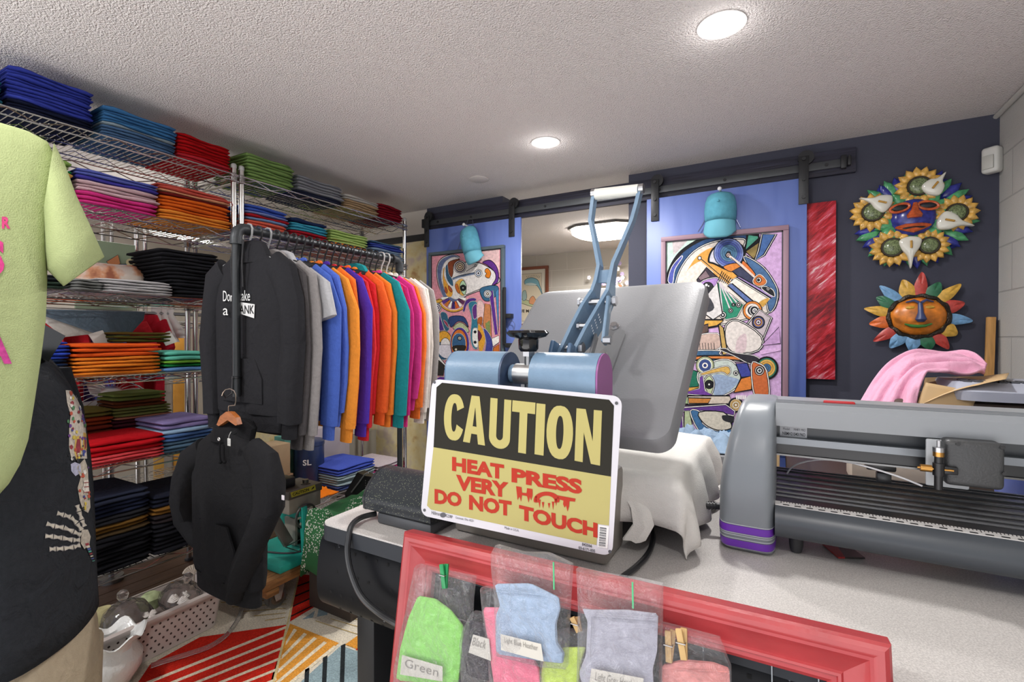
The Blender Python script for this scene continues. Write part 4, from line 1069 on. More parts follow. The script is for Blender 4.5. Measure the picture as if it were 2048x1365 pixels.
for v in m.v: v += Vector((0, 0, .02 * noise.noise(v * 14))) if v.z > SZ[2] + .05 else Vector()
tag(m.build('folded_cloth', M_TIE), 'rumpled orange and white tie-dyed shirt behind the light grey pile', 'shirt')
m = MB().loft([((SHX - .30, 1.13, SZ[2] + .002), (.07, 0, 0), (0, .05, 0)), ((SHX - .30, 1.14, SZ[2] + .07), (.08, 0, 0), (0, .055, 0)), ((SHX - .30, 1.16, SZ[2] + .125), (.05, 0, 0), (0, .03, 0))], 14)
tag(m.build('cloth_bundle', fab('34384a')), 'dark slate blue bundle beside the tie-dyed shirt', 'cloth')
# painted fish panel behind the third shelf
fp = MB(); FXX = -3.18
def fx(px, py, o=0): v = W(px, py, X=FXX); v.x = FXX + .003 + o; return v
fp.box2((FXX - .012, fx(150, 560).y, 1.335), (FXX, fx(271, 560).y, fx(200, 500).z + .05), .002, col='93a78c')
for pts, c_, o in ((((165, 560), (185, 548), (205, 552), (200, 545), (225, 530), (262, 528), (271, 540), (262, 556), (230, 566), (200, 556), (178, 572)), '6f8fb0', .001),
                   (((212, 524), (235, 510), (240, 528), (222, 535)), 'd08a5c', .002), (((208, 533), (232, 535), (256, 548), (240, 552), (214, 545)), '6f9a6c', .002), (((212, 541), (240, 540), (258, 548), (240, 546)), 'd9a070', .003),
                   (((195, 575), (230, 568), (262, 572), (271, 580), (200, 580)), '9fb08a', .001)):
    fp.poly([fx(x, y, o) for x, y in pts], col=c_); q = [fx(x, y, o) for x, y in pts]; fp.tube(q + [q[0]], .0012, 4, col='3a4048')
e_ = fx(260, 526, .004); fp.poly([e_ + Vector((0, .022 * math.cos(a_), .022 * math.sin(a_))) for a_ in [2 * PI * i / 20 for i in range(20)]], col='d8d0a4')
e_ = fx(261, 526, .005); fp.poly([e_ + Vector((0, .010 * math.cos(a_), .010 * math.sin(a_))) for a_ in [2 * PI * i / 16 for i in range(16)]], col='232a26')
tag(fp.build('painted_panel', ATTR, smooth=0), 'small painted panel of a blue and orange fish seen between the shelves', 'picture')
# fan standing at the back of the fifth shelf
fa_ = thing('wire_fan', 'chrome wire fan guard tilted up behind the piles on the fifth shelf', 'fan', (-2.84, .93, 0))
fc = W(222, 800, X=-2.85); rr = .17
axd = Vector((.62, -.1, .78)).normalized(); e_a = axd.cross(Vector((0, 0, 1))).normalized(); e_b = axd.cross(e_a)
fdir = lambda a_: e_a * math.cos(a_) + e_b * math.sin(a_)
g_ = MB()
for k in range(24):
    e1 = fdir(2 * PI * k / 24)
    g_.tube([fc + axd * .05 + e1 * .04, fc + axd * .045 + e1 * .09, fc + axd * .02 + e1 * .14, fc + axd * -.02 + e1 * rr], .0017, 4)
g_.tube([fc + axd * -.02 + fdir(2 * PI * i / 40) * rr for i in range(40)], .004, 6, closed=True)
g_.build('guard', CHROME, fa_)
MB().lathe([(0, .062), (.03, .06), (.046, .05), (.048, .04), (0, .038)], fc, axd, 24).build('hub_cap', metal('c9c9c9', .3), fa_)
for k in range(4):
    e1 = fdir(2 * PI * k / 4 + .4); e2 = axd.cross(e1)
    MB().pillow([fc + e1 * .03 - e2 * .02, fc + e1 * .13 - e2 * .04 + axd * .008, fc + e1 * .145 + e2 * .02, fc + e1 * .08 + e2 * .04 - axd * .008, fc + e1 * .03 + e2 * .02], axd, .003, .003).build('blade', metal('b4b4b4', .4), fa_)
MB().cyl((fc.x - .01, fc.y, .0), fc - axd * .03, .012, 10).cyl((fc.x - .01, fc.y, .001), (fc.x - .01, fc.y, .03), .05, 18).build('stand', metal('8d8d8d', .4), fa_)

# white paper tags sticking out of the piles
for (px, py, Xx, lb) in ((199, 686, SHX - .2, 'white care tag sticking up between the orange and olive shirts'), (336, 695, SHX - .18, 'clear size tag above the mint green shirts')):
    c = W(px, py, X=Xx)
    c.z = max(c.z, SZ[3] + .145)
    tag(MB().box(c, (.003, .055, .06), .001, rot=(R(20), R(-20), 0)).build('care_tag', plastic('c9c6c0', .5)), lb, 'tag')

# things in the aisle behind: hanging tees, boards, rolls
def plain_tee(name, label, x, y, ztop, L, hexc, wv=.20, yaw=R(90)):
    t = thing(name, label, 'shirt', (x, y, ztop))
    Rz = Matrix.Rotation(yaw, 4, 'Z'); M = Matrix.Translation((x, y, ztop)) @ Rz
    def rg(cx, cz, hw, th): return (M @ Vector((cx, 0, cz)), Rz.to_3x3() @ Vector((hw, 0, 0)), Rz.to_3x3() @ Vector((0, th, 0)))
    s_ = y * 9
    MB().loft([rg(0, 0, .06, .015), rg(0, -.03, wv * .8, .02), rg(0, -.16, wv, .03), rg(.01, -L * .6, wv * .98, .032), rg(0, -L, wv * 1.02, .034)], 22, fold=lambda i, k, w: 1 + (.5 * math.sin(w * 7 + s_) if i > 1 else 0)).build('body', fab(hexc), t)
    for sg in (-1, 1):
        a0 = M @ Vector((sg * wv * .75, 0, -.06)); a1 = M @ Vector((sg * (wv + .035), 0, -.22))
        d = Rz.to_3x3() @ Vector((.05, 0, sg * .03)); vv = Rz.to_3x3() @ Vector((0, .025, 0))
        MB().loft([(a0, d * 1.2, vv), (a0.lerp(a1, .5), d * 1.5, vv), (a1, d * 1.5, vv)], 14).build('sleeve', fab(hexc), t)
    return t
i = 0
for (y, hx_, cw) in ((.60, 'd2402c', 'orange red'), (.74, 'b9b4d8', 'pale lilac'), (.86, 'c0242e', 'bright red'), (1.0, 'b8202a', 'crimson'), (1.12, '5f66b4', 'violet'), (1.24, 'c42c34', 'poppy red'), (1.36, 'b02030', 'deep red')):
    plain_tee('hanging_tee', '%s tee hanging in the aisle behind the near shelves' % cw, -3.085, y, 1.325 - .015 * (i % 2), .60, hx_, wv=.10, yaw=R(6 + (i % 3) * 7)); i += 1
tag(MB().cyl((-3.085, .3, 1.335), (-3.085, 2.4, 1.335), .01, 10).build('hanging_rail', metal('8d8d8d')), 'thin steel rail carrying the red tees behind the shelves', 'rail')
m = MB().pillow([(-2.86, .78, 1.325), (-2.84, 1.02, 1.22), (-2.83, 1.12, 1.16), (-2.83, 1.22, 1.29), (-2.84, 1.23, 1.33)], (1, 0, 0), .012, .006)
tag(m.build('draped_cloth', fab('5f6f7c')), 'slate blue cloth corner hanging down in front of the red tees', 'cloth')
tag(MB().pillow([(-2.88, .80, 1.33), (-2.87, .92, 1.20), (-2.87, 1.06, 1.22), (-2.87, 1.0, 1.33)], (1, 0, 0), .01, .006).build('draped_cloth', fab('cfccc4')), 'white cloth hanging behind the slate blue cloth corner', 'cloth')
for k, (px, w, h0, h1, c_, lb) in enumerate(((291, .035, .3, 1.31, '2a8f94', 'teal fabric strip hanging between the shelf posts'), (316, .03, .70, 1.10, 'd2a24c', 'tall yellow board standing behind the shelf posts, left one'), (357, .035, .62, 1.20, 'd89a3c', 'tall yellow board standing behind the shelf posts, right one'), (330, .07, .55, 1.12, 'a8a6a0', 'grey panel standing between the two yellow boards'), (345, .025, .55, 1.16, '3f4048', 'dark narrow panel beside the right yellow board'))):
    c = W(px, 700, X=-3.72 - .02 * k)
    tag(MB().box2((c.x - .008, c.y - w, 0.0 if k else .4), (c.x + .008, c.y + w, h1), .002).build('board', paint(c_)), lb, 'board')
for k, (px, py, d) in enumerate(((312, 640, (-.02, .02, -.13)), (326, 636, (.0, .05, -.14)), (338, 632, (.02, .06, -.13)))):
    c = W(px, py, X=-3.1); c2 = c + Vector(d)
    m = MB().loft([(c + Vector((0, 0, .09)), (.022, 0, 0), (0, .022, 0)), (c, (.028, 0, 0), (0, .026, 0)), (c2, (.035, 0, 0), (0, .035, 0))], 14)
    tag(m.build('paper_roll', plastic('cfcbc8', .6)), 'white rolled sleeve hanging behind the posts, %s of three' % ('leftmost', 'middle', 'rightmost')[k], 'roll', 'white rolled sleeves behind the posts')

# far bottom shelf: boxes, paint tin, roll
bx = lambda name, label, a_, b_, c_, bev=.003: tag(MB().box2(a_, b_, bev).build(name, mat('carton ' + c_, c_, rough=.75, var=.1, vscale=8)), label, 'box')
T_ = SZ[5] + .001
bx('cardboard_box', 'small brown carton with a red label at the back of the bottom shelf', (SHX - .40, 1.72, T_), (SHX - .26, 1.90, T_ + .11), '9a7a5c')
tag(MB().box2((SHX - .2595, 1.80, T_ + .03), (SHX - .258, 1.89, T_ + .07)).build('box_label', paint('a83a24')), 'red and yellow label on the small brown carton', 'label')
bx('cardboard_box', 'tan carton standing on the small labelled carton', (SHX - .40, 1.74, T_ + .111), (SHX - .26, 1.88, T_ + .30), 'a89070')
bx('cardboard_box', 'teal and cream carton standing behind the tan carton', (SHX - .43, 1.89, T_ + .001), (SHX - .33, 1.99, T_ + .32), '4f8a80')
pt = thing('paint_tub', 'dark blue cylindrical tub with white letters on the far bottom shelf', 'tub', (SHX - .22, 2.01, T_), None)
c = Vector((SHX - .27, 2.02, T_))
MB().lathe([(0, 0), (.085, 0), (.09, .01), (.09, .26), (.093, .262), (.093, .285), (.085, .29), (0, .29)], c, n=32).build('tub', mat('tub blue', '26365c', rough=.35, var=.35, vscale=10), pt)
tx = MB(); put_text(tx, 'SL', (-.03, .15, .02, .185), lambda x, y: c + Vector((.0915 * math.cos(R(-42) + x * 11), .0915 * math.sin(R(-42) + x * 11), y)), .02, col='e2e2e2'); tx.build('lettering', ATTR, pt, smooth=0)
bx('grey_carton', 'large pale lilac grey carton behind the blue shirt stack', (SHX - .43, 2.12, T_), (SHX - .35, 2.42, T_ + .33), 'a79ea2')
tag(MB().cyl((SHX - .16, 1.74, T_ + .035), (SHX - .24, 2.0, T_ + .035), .034, 18).cyl((SHX - .155, 1.725, T_ + .035), (SHX - .16, 1.74, T_ + .035), .016, 12).build('vinyl_roll', mat('dark vinyl', '3f4244', rough=.45)), 'dark grey roll lying in front of the cartons', 'roll')
fb_ = MB().loft([((-2.95, 2.75, .43), (.20, 0, 0), (0, .15, 0)), ((-2.95, 2.75, .60), (.23, 0, 0), (0, .18, 0))], 4, pw=1.0)
tag(MB().box2((-3.15, 2.45, .0), (-2.85, 2.85, .45), .004).build('storage_crate', mat('carton 8f8a80', '8f8a80', rough=.75)), 'grey crate on the floor beyond the far shelving unit', 'crate')
tag(MB().loft([((-3.0, 2.64, .455), (.14, 0, 0), (0, .16, 0)), ((-3.0, 2.64, .56), (.16, 0, 0), (0, .19, 0))], 20, pw=.45, cap=(True, False)).build('white_carton', plastic('c9c6bd', .6), solid=.004), 'open white carton standing on the grey crate beyond the shelves', 'box')

# ------------------------------------------------------------------ clothes rack of black pipe
RY0, RY1, RZ = 1.031, 1.885, 1.597
PIPE = mat('black iron pipe', '34373a', rough=.42, metal=.4, bump=.2, bscale=120)
rk = thing('pipe_rack', 'black iron pipe clothes rack carrying the row of sweatshirts', 'clothes rack', (RACKX, 1.44, 0))
MB().cyl((RACKX, RY0 + .04, RZ), (RACKX, RY1 - .04, RZ), .0155, 16).build('rail', PIPE, rk)
for y, s_, zb_ in ((RY0, 1, .985), (RY1, -1, .0)):
    po = MB().cyl((RACKX, y, zb_), (RACKX, y, RZ - .035), .0135, 16).build('upright', PIPE, rk)
    el = [(RACKX, y, RZ - .06), (RACKX, y, RZ - .035), (RACKX, y + s_ * .006, RZ - .012), (RACKX, y + s_ * .02, RZ - .001), (RACKX, y + s_ * .04, RZ), (RACKX, y + s_ * .058, RZ)]
    MB().tube(el, [.021, .0205, .02, .02, .0205, .021], 14).build('elbow', PIPE, rk)
MB().box2((RACKX - .25, RY1 - .02, .0), (RACKX + .12, RY1 + .02, .022), .006).build('foot', PIPE, rk)
MB().cyl((RACKX, 1.40, RZ), (SHX, 1.40, RZ), .011, 12).build('wall_arm', PIPE, rk)
hk = W(458, 772, Y=RY0 - .02)
MB().tube([(RACKX + .0, RY0 - .015, 1.06), (RACKX, RY0 - .017, 1.0), (RACKX, RY0 - .04, .985), (RACKX, RY0 - .05, 1.0)], .003, 6).tube([(RACKX + .016 * math.cos(a_), RY0 + .016 * math.sin(a_), 1.055) for a_ in [2 * PI * k / 16 for k in range(16)]], .003, 6, closed=True).build('wire_hook', metal('4a4a4c', .4), rk)

# ------------------------------------------------------------------ garments on hangers
def hanger(label, y, c_, wide=.20, ztop=RZ + .0155, group='hangers on the pipe rack', x=RACKX, wood=False):
    t = thing('clothes_hanger', label, 'hanger', (x, y, ztop), group=group)
    m_ = plastic(c_, .35)
    zt = ztop + .004
    hook = [(x - .022, y, zt - .03), (x - .024, y, zt - .014), (x - .014, y, zt - .001), (x, y, zt + .003), (x + .016, y, zt - .002), (x + .024, y, zt - .016), (x + .02, y, zt - .04), (x + .006, y, zt - .062), (x, y, zt - .085), (x, y, zt - .10)]
    MB().tube(hook, .0035, 8).build('hook', m_, t)
    MB().tube([(x - wide, y, zt - .155), (x - wide * .5, y, zt - .125), (x, y, zt - .098), (x + wide * .5, y, zt - .125), (x + wide, y, zt - .155)], .005, 8).build('shoulder_bar', m_, t)
    return t

def sweater(label, y, hexc, group='sweatshirts on the pipe rack', hood=False, L=.60, SLen=.58, wv=.22, th=.017, sth=.019, short=False, x=RACKX, ztop=None, sl=None, cat='sweatshirt', name='sweatshirt', pocket=False, seed=0, lean=0.0, bulge=1.0, slim=1.0):
    zt = (RZ - .085) if ztop is None else ztop
    r = random.Random(int(y * 1000) + seed)
    t = thing(name, label, cat, (x, y, zt - L), group=group)
    F = fab(hexc)
    o = Vector((x, y, zt))
    def rg(cx, cz, hw, tt, cy=0.0): return (o + Vector((cx + lean * -cz, cy, cz)), (hw, 0, 0), (0, tt, 0))
    ph = r.uniform(0, 6)
    rings = [rg(0, .0, .055, th * .9), rg(0, -.022, .10, th), rg(0, -.05, wv * .78, th), rg(0, -.085, wv * .93, th * 1.1), rg(0, -.18, wv, th * 1.25), rg(0, -.32, wv * .99, th * 1.3), rg(0, -.46, wv * .98, th * 1.25), rg(0, -L + .06, wv * .95, th * 1.2)]
    MB().loft(rings, 28, pw=.8, fold=lambda i, k, w: 1 + (.28 * math.sin(w * 5 + ph) + .18 * math.sin(w * 9 - ph + i * .3) if i > 3 else 0)).build('body', F, t)
    if not short or True:
        MB().loft([rg(0, -L + .062, wv * .955, th * 1.15), rg(0, -L + .05, wv * .90, th * 1.0), rg(0, -L, wv * .89, th)], 28, pw=.8).build('hem_band', F, t)
    for sg in (-1, 1):
        if sl: path = [Vector(p_) for p_ in sl[0 if sg < 0 else 1]]
        elif short: path = [Vector((sg * wv * .75, 0, -.075)), Vector((sg * (wv + .03), 0, -.14)), Vector((sg * (wv + .055), 0, -.24))]
        else:
            w_ = wv + .012 + r.uniform(-.015, .025)
            path = [Vector((sg * wv * .72, 0, -.06)), Vector((sg * (wv * .95 + .008), 0, -.10)), Vector((sg * (w_ + .012), r.uniform(-.004, .004), -.20)), Vector((sg * (w_ + .018), r.uniform(-.006, .006), -.34)), Vector((sg * (w_ + .012), r.uniform(-.006, .006), -.47)), Vector((sg * (w_ + .002), 0, -SLen + .06))]
        n = len(path)
        ru = [.062 - .022 * i / (n - 1) for i in range(n)] if not short else [.07, .072, .075]
        ru[0] = .05
        ru = [q_ * slim for q_ in ru]
        rings = []
        for i, p_ in enumerate(path):
            tdir = (path[min(i + 1, n - 1)] - path[max(i - 1, 0)]).normalized()
            U = Vector((0, 1, 0)).cross(tdir); U.normalize()
            rings.append((o + p_, U * ru[i], Vector((0, sth * bulge * (1.25 if i > 0 else .9), 0))))
        p2 = r.uniform(0, 6)
        so = MB().loft(rings, 18, pw=.85, fold=lambda i, k, w: 1 + (.16 * math.sin(w * 4 + p2 + i)) if i > 1 else 1).build('sleeve', F, t)
        if not short:
            e = path[-1]; d = (path[-1] - path[-2]).normalized(); U = Vector((0, 1, 0)).cross(d).normalized()
            MB().loft([(o + e - d * .006, U * ru[-1] * .98, (0, sth * 1.1 * bulge, 0)), (o + e + d * .006, U * ru[-1] * .72, (0, sth * .85 * bulge, 0)), (o + e + d * .055, U * ru[-1] * .70, (0, sth * .85 * bulge, 0))], 16, pw=.85).build('cuff', F, so)
    if hood:
        hd = MB()
        hd.loft([(o + Vector((0, .0, -.05)), (.125, 0, 0), (0, .022, 0)), (o + Vector((0, .004, -.012)), (.11, 0, 0), (0, .028, 0)), (o + Vector((0, .008, .022)), (.08, 0, 0), (0, .028, 0)), (o + Vector((0, .010, .034)), (.045, 0, 0), (0, .018, 0))], 22, pw=.9, fold=lambda i, k, w: 1 + .2 * math.sin(w * 3 + i))
        hd.build('hood', F, t)
    else:
        MB().tube([o + Vector((.062 * math.cos(a_), .019 * math.sin(a_), .006 - .016 * (1 if math.sin(a_) < 0 else 0) * abs(math.sin(a_)))) for a_ in [2 * PI * k / 24 for k in range(24)]], .011, 8, closed=True).build('collar', F, t)
    if pocket:
        MB().prism([o + Vector((sx * .12, -th * 1.45, -L + .10)) for sx in (-1, 1)] + [o + Vector((.12, -th * 1.5, -L + .19)), o + Vector((.08, -th * 1.5, -L + .26)), o + Vector((-.08, -th * 1.5, -L + .26)), o + Vector((-.12, -th * 1.5, -L + .19))], (0, .006, 0)).build('pocket', F, t)
    return t

ROW = [('4a4748', 'dark grey brown', 0, 0), ('8b8786', 'light grey', 1, 0), ('a9a9ac', 'ash grey short sleeved', 1, 1), ('4660b0', 'royal blue', 0, 0), ('4f68bc', 'medium blue', 0, 0), ('e08a34', 'golden orange', 0, 0), ('dc6f2c', 'bright orange', 0, 0), ('4a2f98', 'purple', 0, 0), ('cf3038', 'cherry red', 0, 0), ('c9282f', 'red', 0, 0), ('e0602c', 'orange red', 0, 0), ('dd7a30', 'pumpkin orange', 0, 0), ('1f7f84', 'teal', 1, 0), ('d42f38', 'bright red', 0, 0), ('c02f78', 'magenta', 0, 0), ('c83a84', 'pink', 0, 0), ('e0702f', 'tangerine', 0, 0), ('d2cac2', 'cream', 0, 0), ('c9c0b8', 'off white', 0, 0), ('8f8a88', 'grey', 0, 0)]
NEXT = ['black printed hoodie', 'dark grey sweatshirt']
hc = ['1f1f22', '9a9a9c', '1f1f22', '1f1f22', '1f1f22', '1f1f22', '1f1f22', '1f1f22', '1f1f22', '1f1f22', '1f1f22', '1f1f22', '1f1f22', '1f1f22', '1f1f22', '1f1f22', '1f1f22', 'b9b9b6', 'b9b9b6', '1f1f22']
prev = 'black printed hoodie'
for i, (h, w, hd, sh_) in enumerate(ROW):
    y = 1.116 + i * .0375
    r_ = random.Random(i)
    if i == 12: y -= .006
    sweater('%s %s on the pipe rack right behind the %s' % (w, 'hoodie' if hd else 'sweatshirt', prev), y, h, hood=bool(hd), L=.635 + r_.uniform(-.02, .03), SLen=(.675 if i not in (7, ) else .73) + r_.uniform(-.04, .05), short=bool(sh_), wv=.218 + r_.uniform(-.012, .012) + (.03 if i == 12 else 0), th=.0125, sth=.0145, ztop=RZ - .093 - r_.uniform(0, .012))
    hanger('%s hanger of the %s %s' % ('pale grey' if hc[i][0] in '9b' else 'black', w, 'hoodie' if hd else 'sweatshirt'), y, hc[i])
    prev = '%s one' % w if not sh_ else 'ash grey one'
# front black hoodie with print
bh = sweater('black hoodie with white lettering at the front end of the pipe rack', 1.078, '27272a', hood=True, L=.66, SLen=.68, wv=.206, th=.02, sth=.026, pocket=True, ztop=RZ - .075)
hanger('pale grey hanger of the black printed hoodie', 1.078, '9a9a9c')
o = Vector((RACKX, 1.078 - .034, RZ - .075))
def hp(px, py):
    v = W(px, py, Y=o.y); return v
lt = MB()
put_text(lt, 'Do', (446, 603, 460, 582), lambda x, y: hp(x, y), 0, col='d6d6d6')
put_text(lt, 'n', (461, 603, 468, 591), lambda x, y: hp(x, y), 0, col='d6d6d6')
put_text(lt, 'take', (478, 602, 500, 581), lambda x, y: hp(x, y), 0, col='d6d6d6')
put_text(lt, 'a', (446, 631, 456, 617), lambda x, y: hp(x, y), 0, col='d6d6d6')
q = [hp(477, 604), hp(509, 609), hp(508, 637), hp(477, 627)]
lt.add([v + Vector((0, .0006, 0)) for v in q], [[0, 1, 2, 3]], col='cfcfcf')
put_text(lt, 'ANK', (479, 628, 508, 611), lambda x, y: hp(x, y) + Vector((0, -.0004, 0)), .01, col='1c1c1e')
lt.build('lettering', ATTR, bh, smooth=0)
MB().tube([o + Vector((-.03, -.004, .03)), o + Vector((-.032, -.012, -.04)), o + Vector((-.036, -.006, -.12))], .003, 6).tube([o + Vector((.03, -.004, .03)), o + Vector((.034, -.012, -.05)), o + Vector((.03, -.006, -.14))], .003, 6).build('drawstring', fab('3a3a3c'), bh)

# second black hoodie on a wooden hanger hung from the upright
hy = .955; hx0 = W(455, 850, Y=hy).x; hz = W(455, 862, Y=hy).z
def hl(px, py): v = W(px, py, Y=hy) - Vector((hx0, hy, hz)); v.y = 0; return v
slL = [hl(410, 898), hl(385, 920), hl(365, 965) + Vector((0, .01, 0)), hl(350, 1010) + Vector((0, .03, 0)), hl(346, 1050) + Vector((0, .05, 0)), hl(362, 1090) + Vector((0, .07, 0)), hl(385, 1120) + Vector((0, .08, 0))]
slR = [hl(505, 898), hl(530, 925), hl(545, 972) + Vector((0, -.01, 0)), hl(550, 1012) + Vector((0, -.02, 0)), hl(534, 1060) + Vector((0, -.03, 0)), hl(513, 1120) + Vector((0, -.04, 0)), hl(501, 1160) + Vector((0, -.04, 0))]
h2 = sweater('black hoodie on a wooden hanger with a white price tag, hung below the printed hoodie', hy, '202022', group=None, hood=False, L=hz - W(450, 1185, Y=hy).z, wv=.195, th=.035, sth=.032, slim=.84, x=hx0, ztop=hz, sl=(slL, slR), pocket=True, name='hoodie', cat='hoodie')
oh = Vector((hx0, hy, hz))
MB().loft([(oh + Vector((0, .01, -.03)), (.105, 0, 0), (0, .045, 0)), (oh + Vector((0, .022, .01)), (.10, 0, 0), (0, .045, 0)), (oh + Vector((0, .035, .03)), (.07, 0, 0), (0, .03, 0)), (oh + Vector((0, .038, .038)), (.03, 0, 0), (0, .012, 0))], 20, fold=lambda i, k, w: 1 + .25 * math.sin(w * 3)).build('hood', fab('1c1c1e'), h2)
c = W(438, 879, Y=hy - .045)
MB().tube([c + Vector((.005 * math.cos(a_), 0, .005 * math.sin(a_))) for a_ in [2 * PI * k / 14 for k in range(14)]], .0018, 6, closed=True).build('eyelet', metal('d9d9d9', .25), h2)
ds = MB()
for x0, y0, x1, y1 in ((440, 886, 441, 925), (447, 890, 449, 925)):
    q = [W(x0, y0, Y=hy - .048), W((x0 + x1) / 2 - 1, (y0 + y1) / 2, Y=hy - .052), W(x1, y1, Y=hy - .05)]
    ds.tube(q, .0028, 6).ball(q[-1], .006, 8)
ds.build('drawstring', fab('161618'), h2)
MB().box(W(566, 996, Y=hy - .068), (.012, .002, .014), .0008).build('sleeve_logo', plastic('c9c2c8', .5), h2)
pl = thing('price_tag', 'small white price tag hanging at the neck of the lower black hoodie', 'tag', W(457, 886, Y=hy - .056))
MB().box(W(458, 885, Y=hy - .058), (.016, .0012, .024), .0005).build('card', plastic('cfcfcc', .5), pl)
MB().tube([W(457, 879, Y=hy - .057), W(458, 872, Y=hy - .055), W(462, 864, Y=hy - .05)], .0007, 5).build('string', plastic('cfcfcc', .5), pl)
wr = MB()
for k in range(3): wr.box(W(458, 881 + k * 3.5, Y=hy - .0588), (.009, .0004, .0012))
wr.build('writing', paint('5a5a5c'), pl)
wh = thing('wooden_hanger', 'varnished wooden hanger with a bent steel hook at the neck of the lower hoodie', 'hanger', (hx0, hy, hz))
WOODH = mat('varnished brown wood', '9c5a2a', rough=.35, var=.25, vscale=10, aniso=(3, 14, 14))
ol = [W(x, y, Y=hy - .03) for x, y in ((433, 850), (440, 833), (452, 824), (460, 825), (471, 836), (475, 850), (471, 852), (455, 841), (437, 853))]
MB().prism(ol, (0, .016, 0)).build('shoulder_bar', WOODH, wh)
MB().tube([W(x, y, Y=hy - .022) for x, y in ((457, 827), (457, 815), (458, 812), (470, 811), (471.5, 805), (471.5, 790), (468, 782), (460, 778), (451, 780), (446, 786), (444, 792))], .0017, 8).build('hook', metal('c4b6a8', .3), wh)

# ------------------------------------------------------------------ desk
def _lam(nt, b):
    b.inputs['Roughness'].default_value = .38
    tc = nt.nodes.new('ShaderNodeTexCoord'); n = nt.nodes.new('ShaderNodeTexNoise'); n.inputs['Scale'].default_value = 420; n.inputs['Detail'].default_value = 2
    nt.links.new(tc.outputs['Object'], n.inputs['Vector'])
    cr = nt.nodes.new('ShaderNodeValToRGB'); cr.color_ramp.elements[0].position = .35; cr.color_ramp.elements[0].color = lin('a9a5a2'); cr.color_ramp.elements[1].position = .65; cr.color_ramp.elements[1].color = lin('c6c2be')
    nt.links.new(n.outputs['Fac'], cr.inputs[0]); nt.links.new(cr.outputs[0], b.inputs['Base Color'])
M_LAM = node_mat('grey laminate', _lam)
def scuffed(name, base, scuff, sc, th):
    def f(nt, b):
        b.inputs['Roughness'].default_value = .42; b.inputs['Specular IOR Level'].default_value = .16
        tc = nt.nodes.new('ShaderNodeTexCoord'); n = nt.nodes.new('ShaderNodeTexNoise'); n.inputs['Scale'].default_value = sc; n.inputs['Detail'].default_value = 6
        nt.links.new(tc.outputs['Object'], n.inputs['Vector'])
        cr = nt.nodes.new('ShaderNodeValToRGB'); cr.color_ramp.elements[0].position = th; cr.color_ramp.elements[0].color = lin(base); cr.color_ramp.elements[1].position = th + .04; cr.color_ramp.elements[1].color = lin(scuff)
        nt.links.new(n.outputs['Fac'], cr.inputs[0]); nt.links.new(cr.outputs[0], b.inputs['Base Color'])
    return node_mat(name, f)
M_EDGE = scuffed('scuffed dark desk edge', '34373c', 'b6b3bb', 9, .72)
M_PANEL = scuffed('scuffed black panel', '0d0e12', '8a8e96', 60, .73)
dk = thing('desk', 'long grey laminate desk with scuffed dark edge carrying the heat press and vinyl cutter', 'desk', (-.05, 1.2, 0))
DX0, DX1, DY0, DY1 = -.956, RIGHT - .006, .770, 1.66
def rrect(x0, x1, y0, y1, r, n=6):
    out = []
    for cx, cy, a0 in ((x1 - r, y0 + r, -90), (x1 - r, y1 - r, 0), (x0 + r, y1 - r, 90), (x0 + r, y0 + r, 180)): out += arc(cx, cy, r, a0, a0 + 90, n)
    return out
MB().prism([(x, y, DESK) for x, y in rrect(DX0, DX1, DY0, DY1, .03)], (0, 0, -.004)).build('desktop', M_LAM, dk)
MB().prism([(x, y, DESK - .0042) for x, y in rrect(DX0 - .001, DX1, DY0 - .001, DY1, .03)], (0, 0, -.034)).build('edge_band', M_EDGE, dk)
prof = spline([(.815, .722), (.790, .712), (.782, .68), (.778, .64), (.776, .60), (.782, .565), (.80, .542), (.83, .532)], 4, closed=False) if False else [tuple(v)[:2] for v in spline([(.815, .722, 0), (.792, .714, 0), (.782, .68, 0), (.777, .64, 0), (.776, .60, 0), (.784, .565, 0), (.805, .545, 0), (.84, .535, 0)], 4, closed=False)]
mp_ = MB()
n = len(prof); x0, x1 = -.972, .62
vs = [(x, y, z) for x in (x0, x1) for y, z in prof] + [(x, y + .004, z - .001) for x in (x0, x1) for y, z in prof]
fs = [[i, i + 1, n + i + 1, n + i] for i in range(n - 1)] + [[2 * n + i, 2 * n + i + 1, 3 * n + i + 1, 3 * n + i] for i in range(n - 1)] + [[i, i + 1, 2 * n + i + 1, 2 * n + i] for i in range(n - 1)] + [[n + i, n + i + 1, 3 * n + i + 1, 3 * n + i] for i in range(n - 1)]
mp_.add(vs, fs); hl_ = mp_
for r_ in range(4):
    k = 6 + r_ * 5
    y, z = prof[k]; y2, z2 = prof[k + 1]
    t_ = Vector((0, y2 - y, z2 - z)).normalized(); nn = Vector((0, t_.z, -t_.y)); nn = nn if nn.y < 0 else -nn
    for i in range(30):
        c = Vector((x0 + .05 + i * .034 + (.017 if r_ % 2 else 0), y, z)) + nn * .0006
        e = .0032
        hl_.add([c + Vector((-e, 0, 0)) - t_ * e, c + Vector((e, 0, 0)) - t_ * e, c + Vector((e, 0, 0)) + t_ * e, c + Vector((-e, 0, 0)) + t_ * e], [[0, 1, 2, 3]], mi=1)
mp_.build('perforated_panel', [M_PANEL, mat('hole black', '050506', rough=.9)], dk)
for x in (-.90, .72):
    MB().box2((x - .03, .86, 0), (x + .03, 1.60, .72), .006).build('leg', M_BLACK, dk)
for k, z in enumerate((.50, .47)):
    MB().box2((-.86, .90 + k * .03, z - .02), (.70, .915 + k * .03, z + .02), .004).build('cross_rail', M_PANEL, dk)
MB().box2((-.86, .95, .08), (.70, .965, .46), .003).build('modesty_board', mat('dark modesty board', '202328', rough=.5), dk)
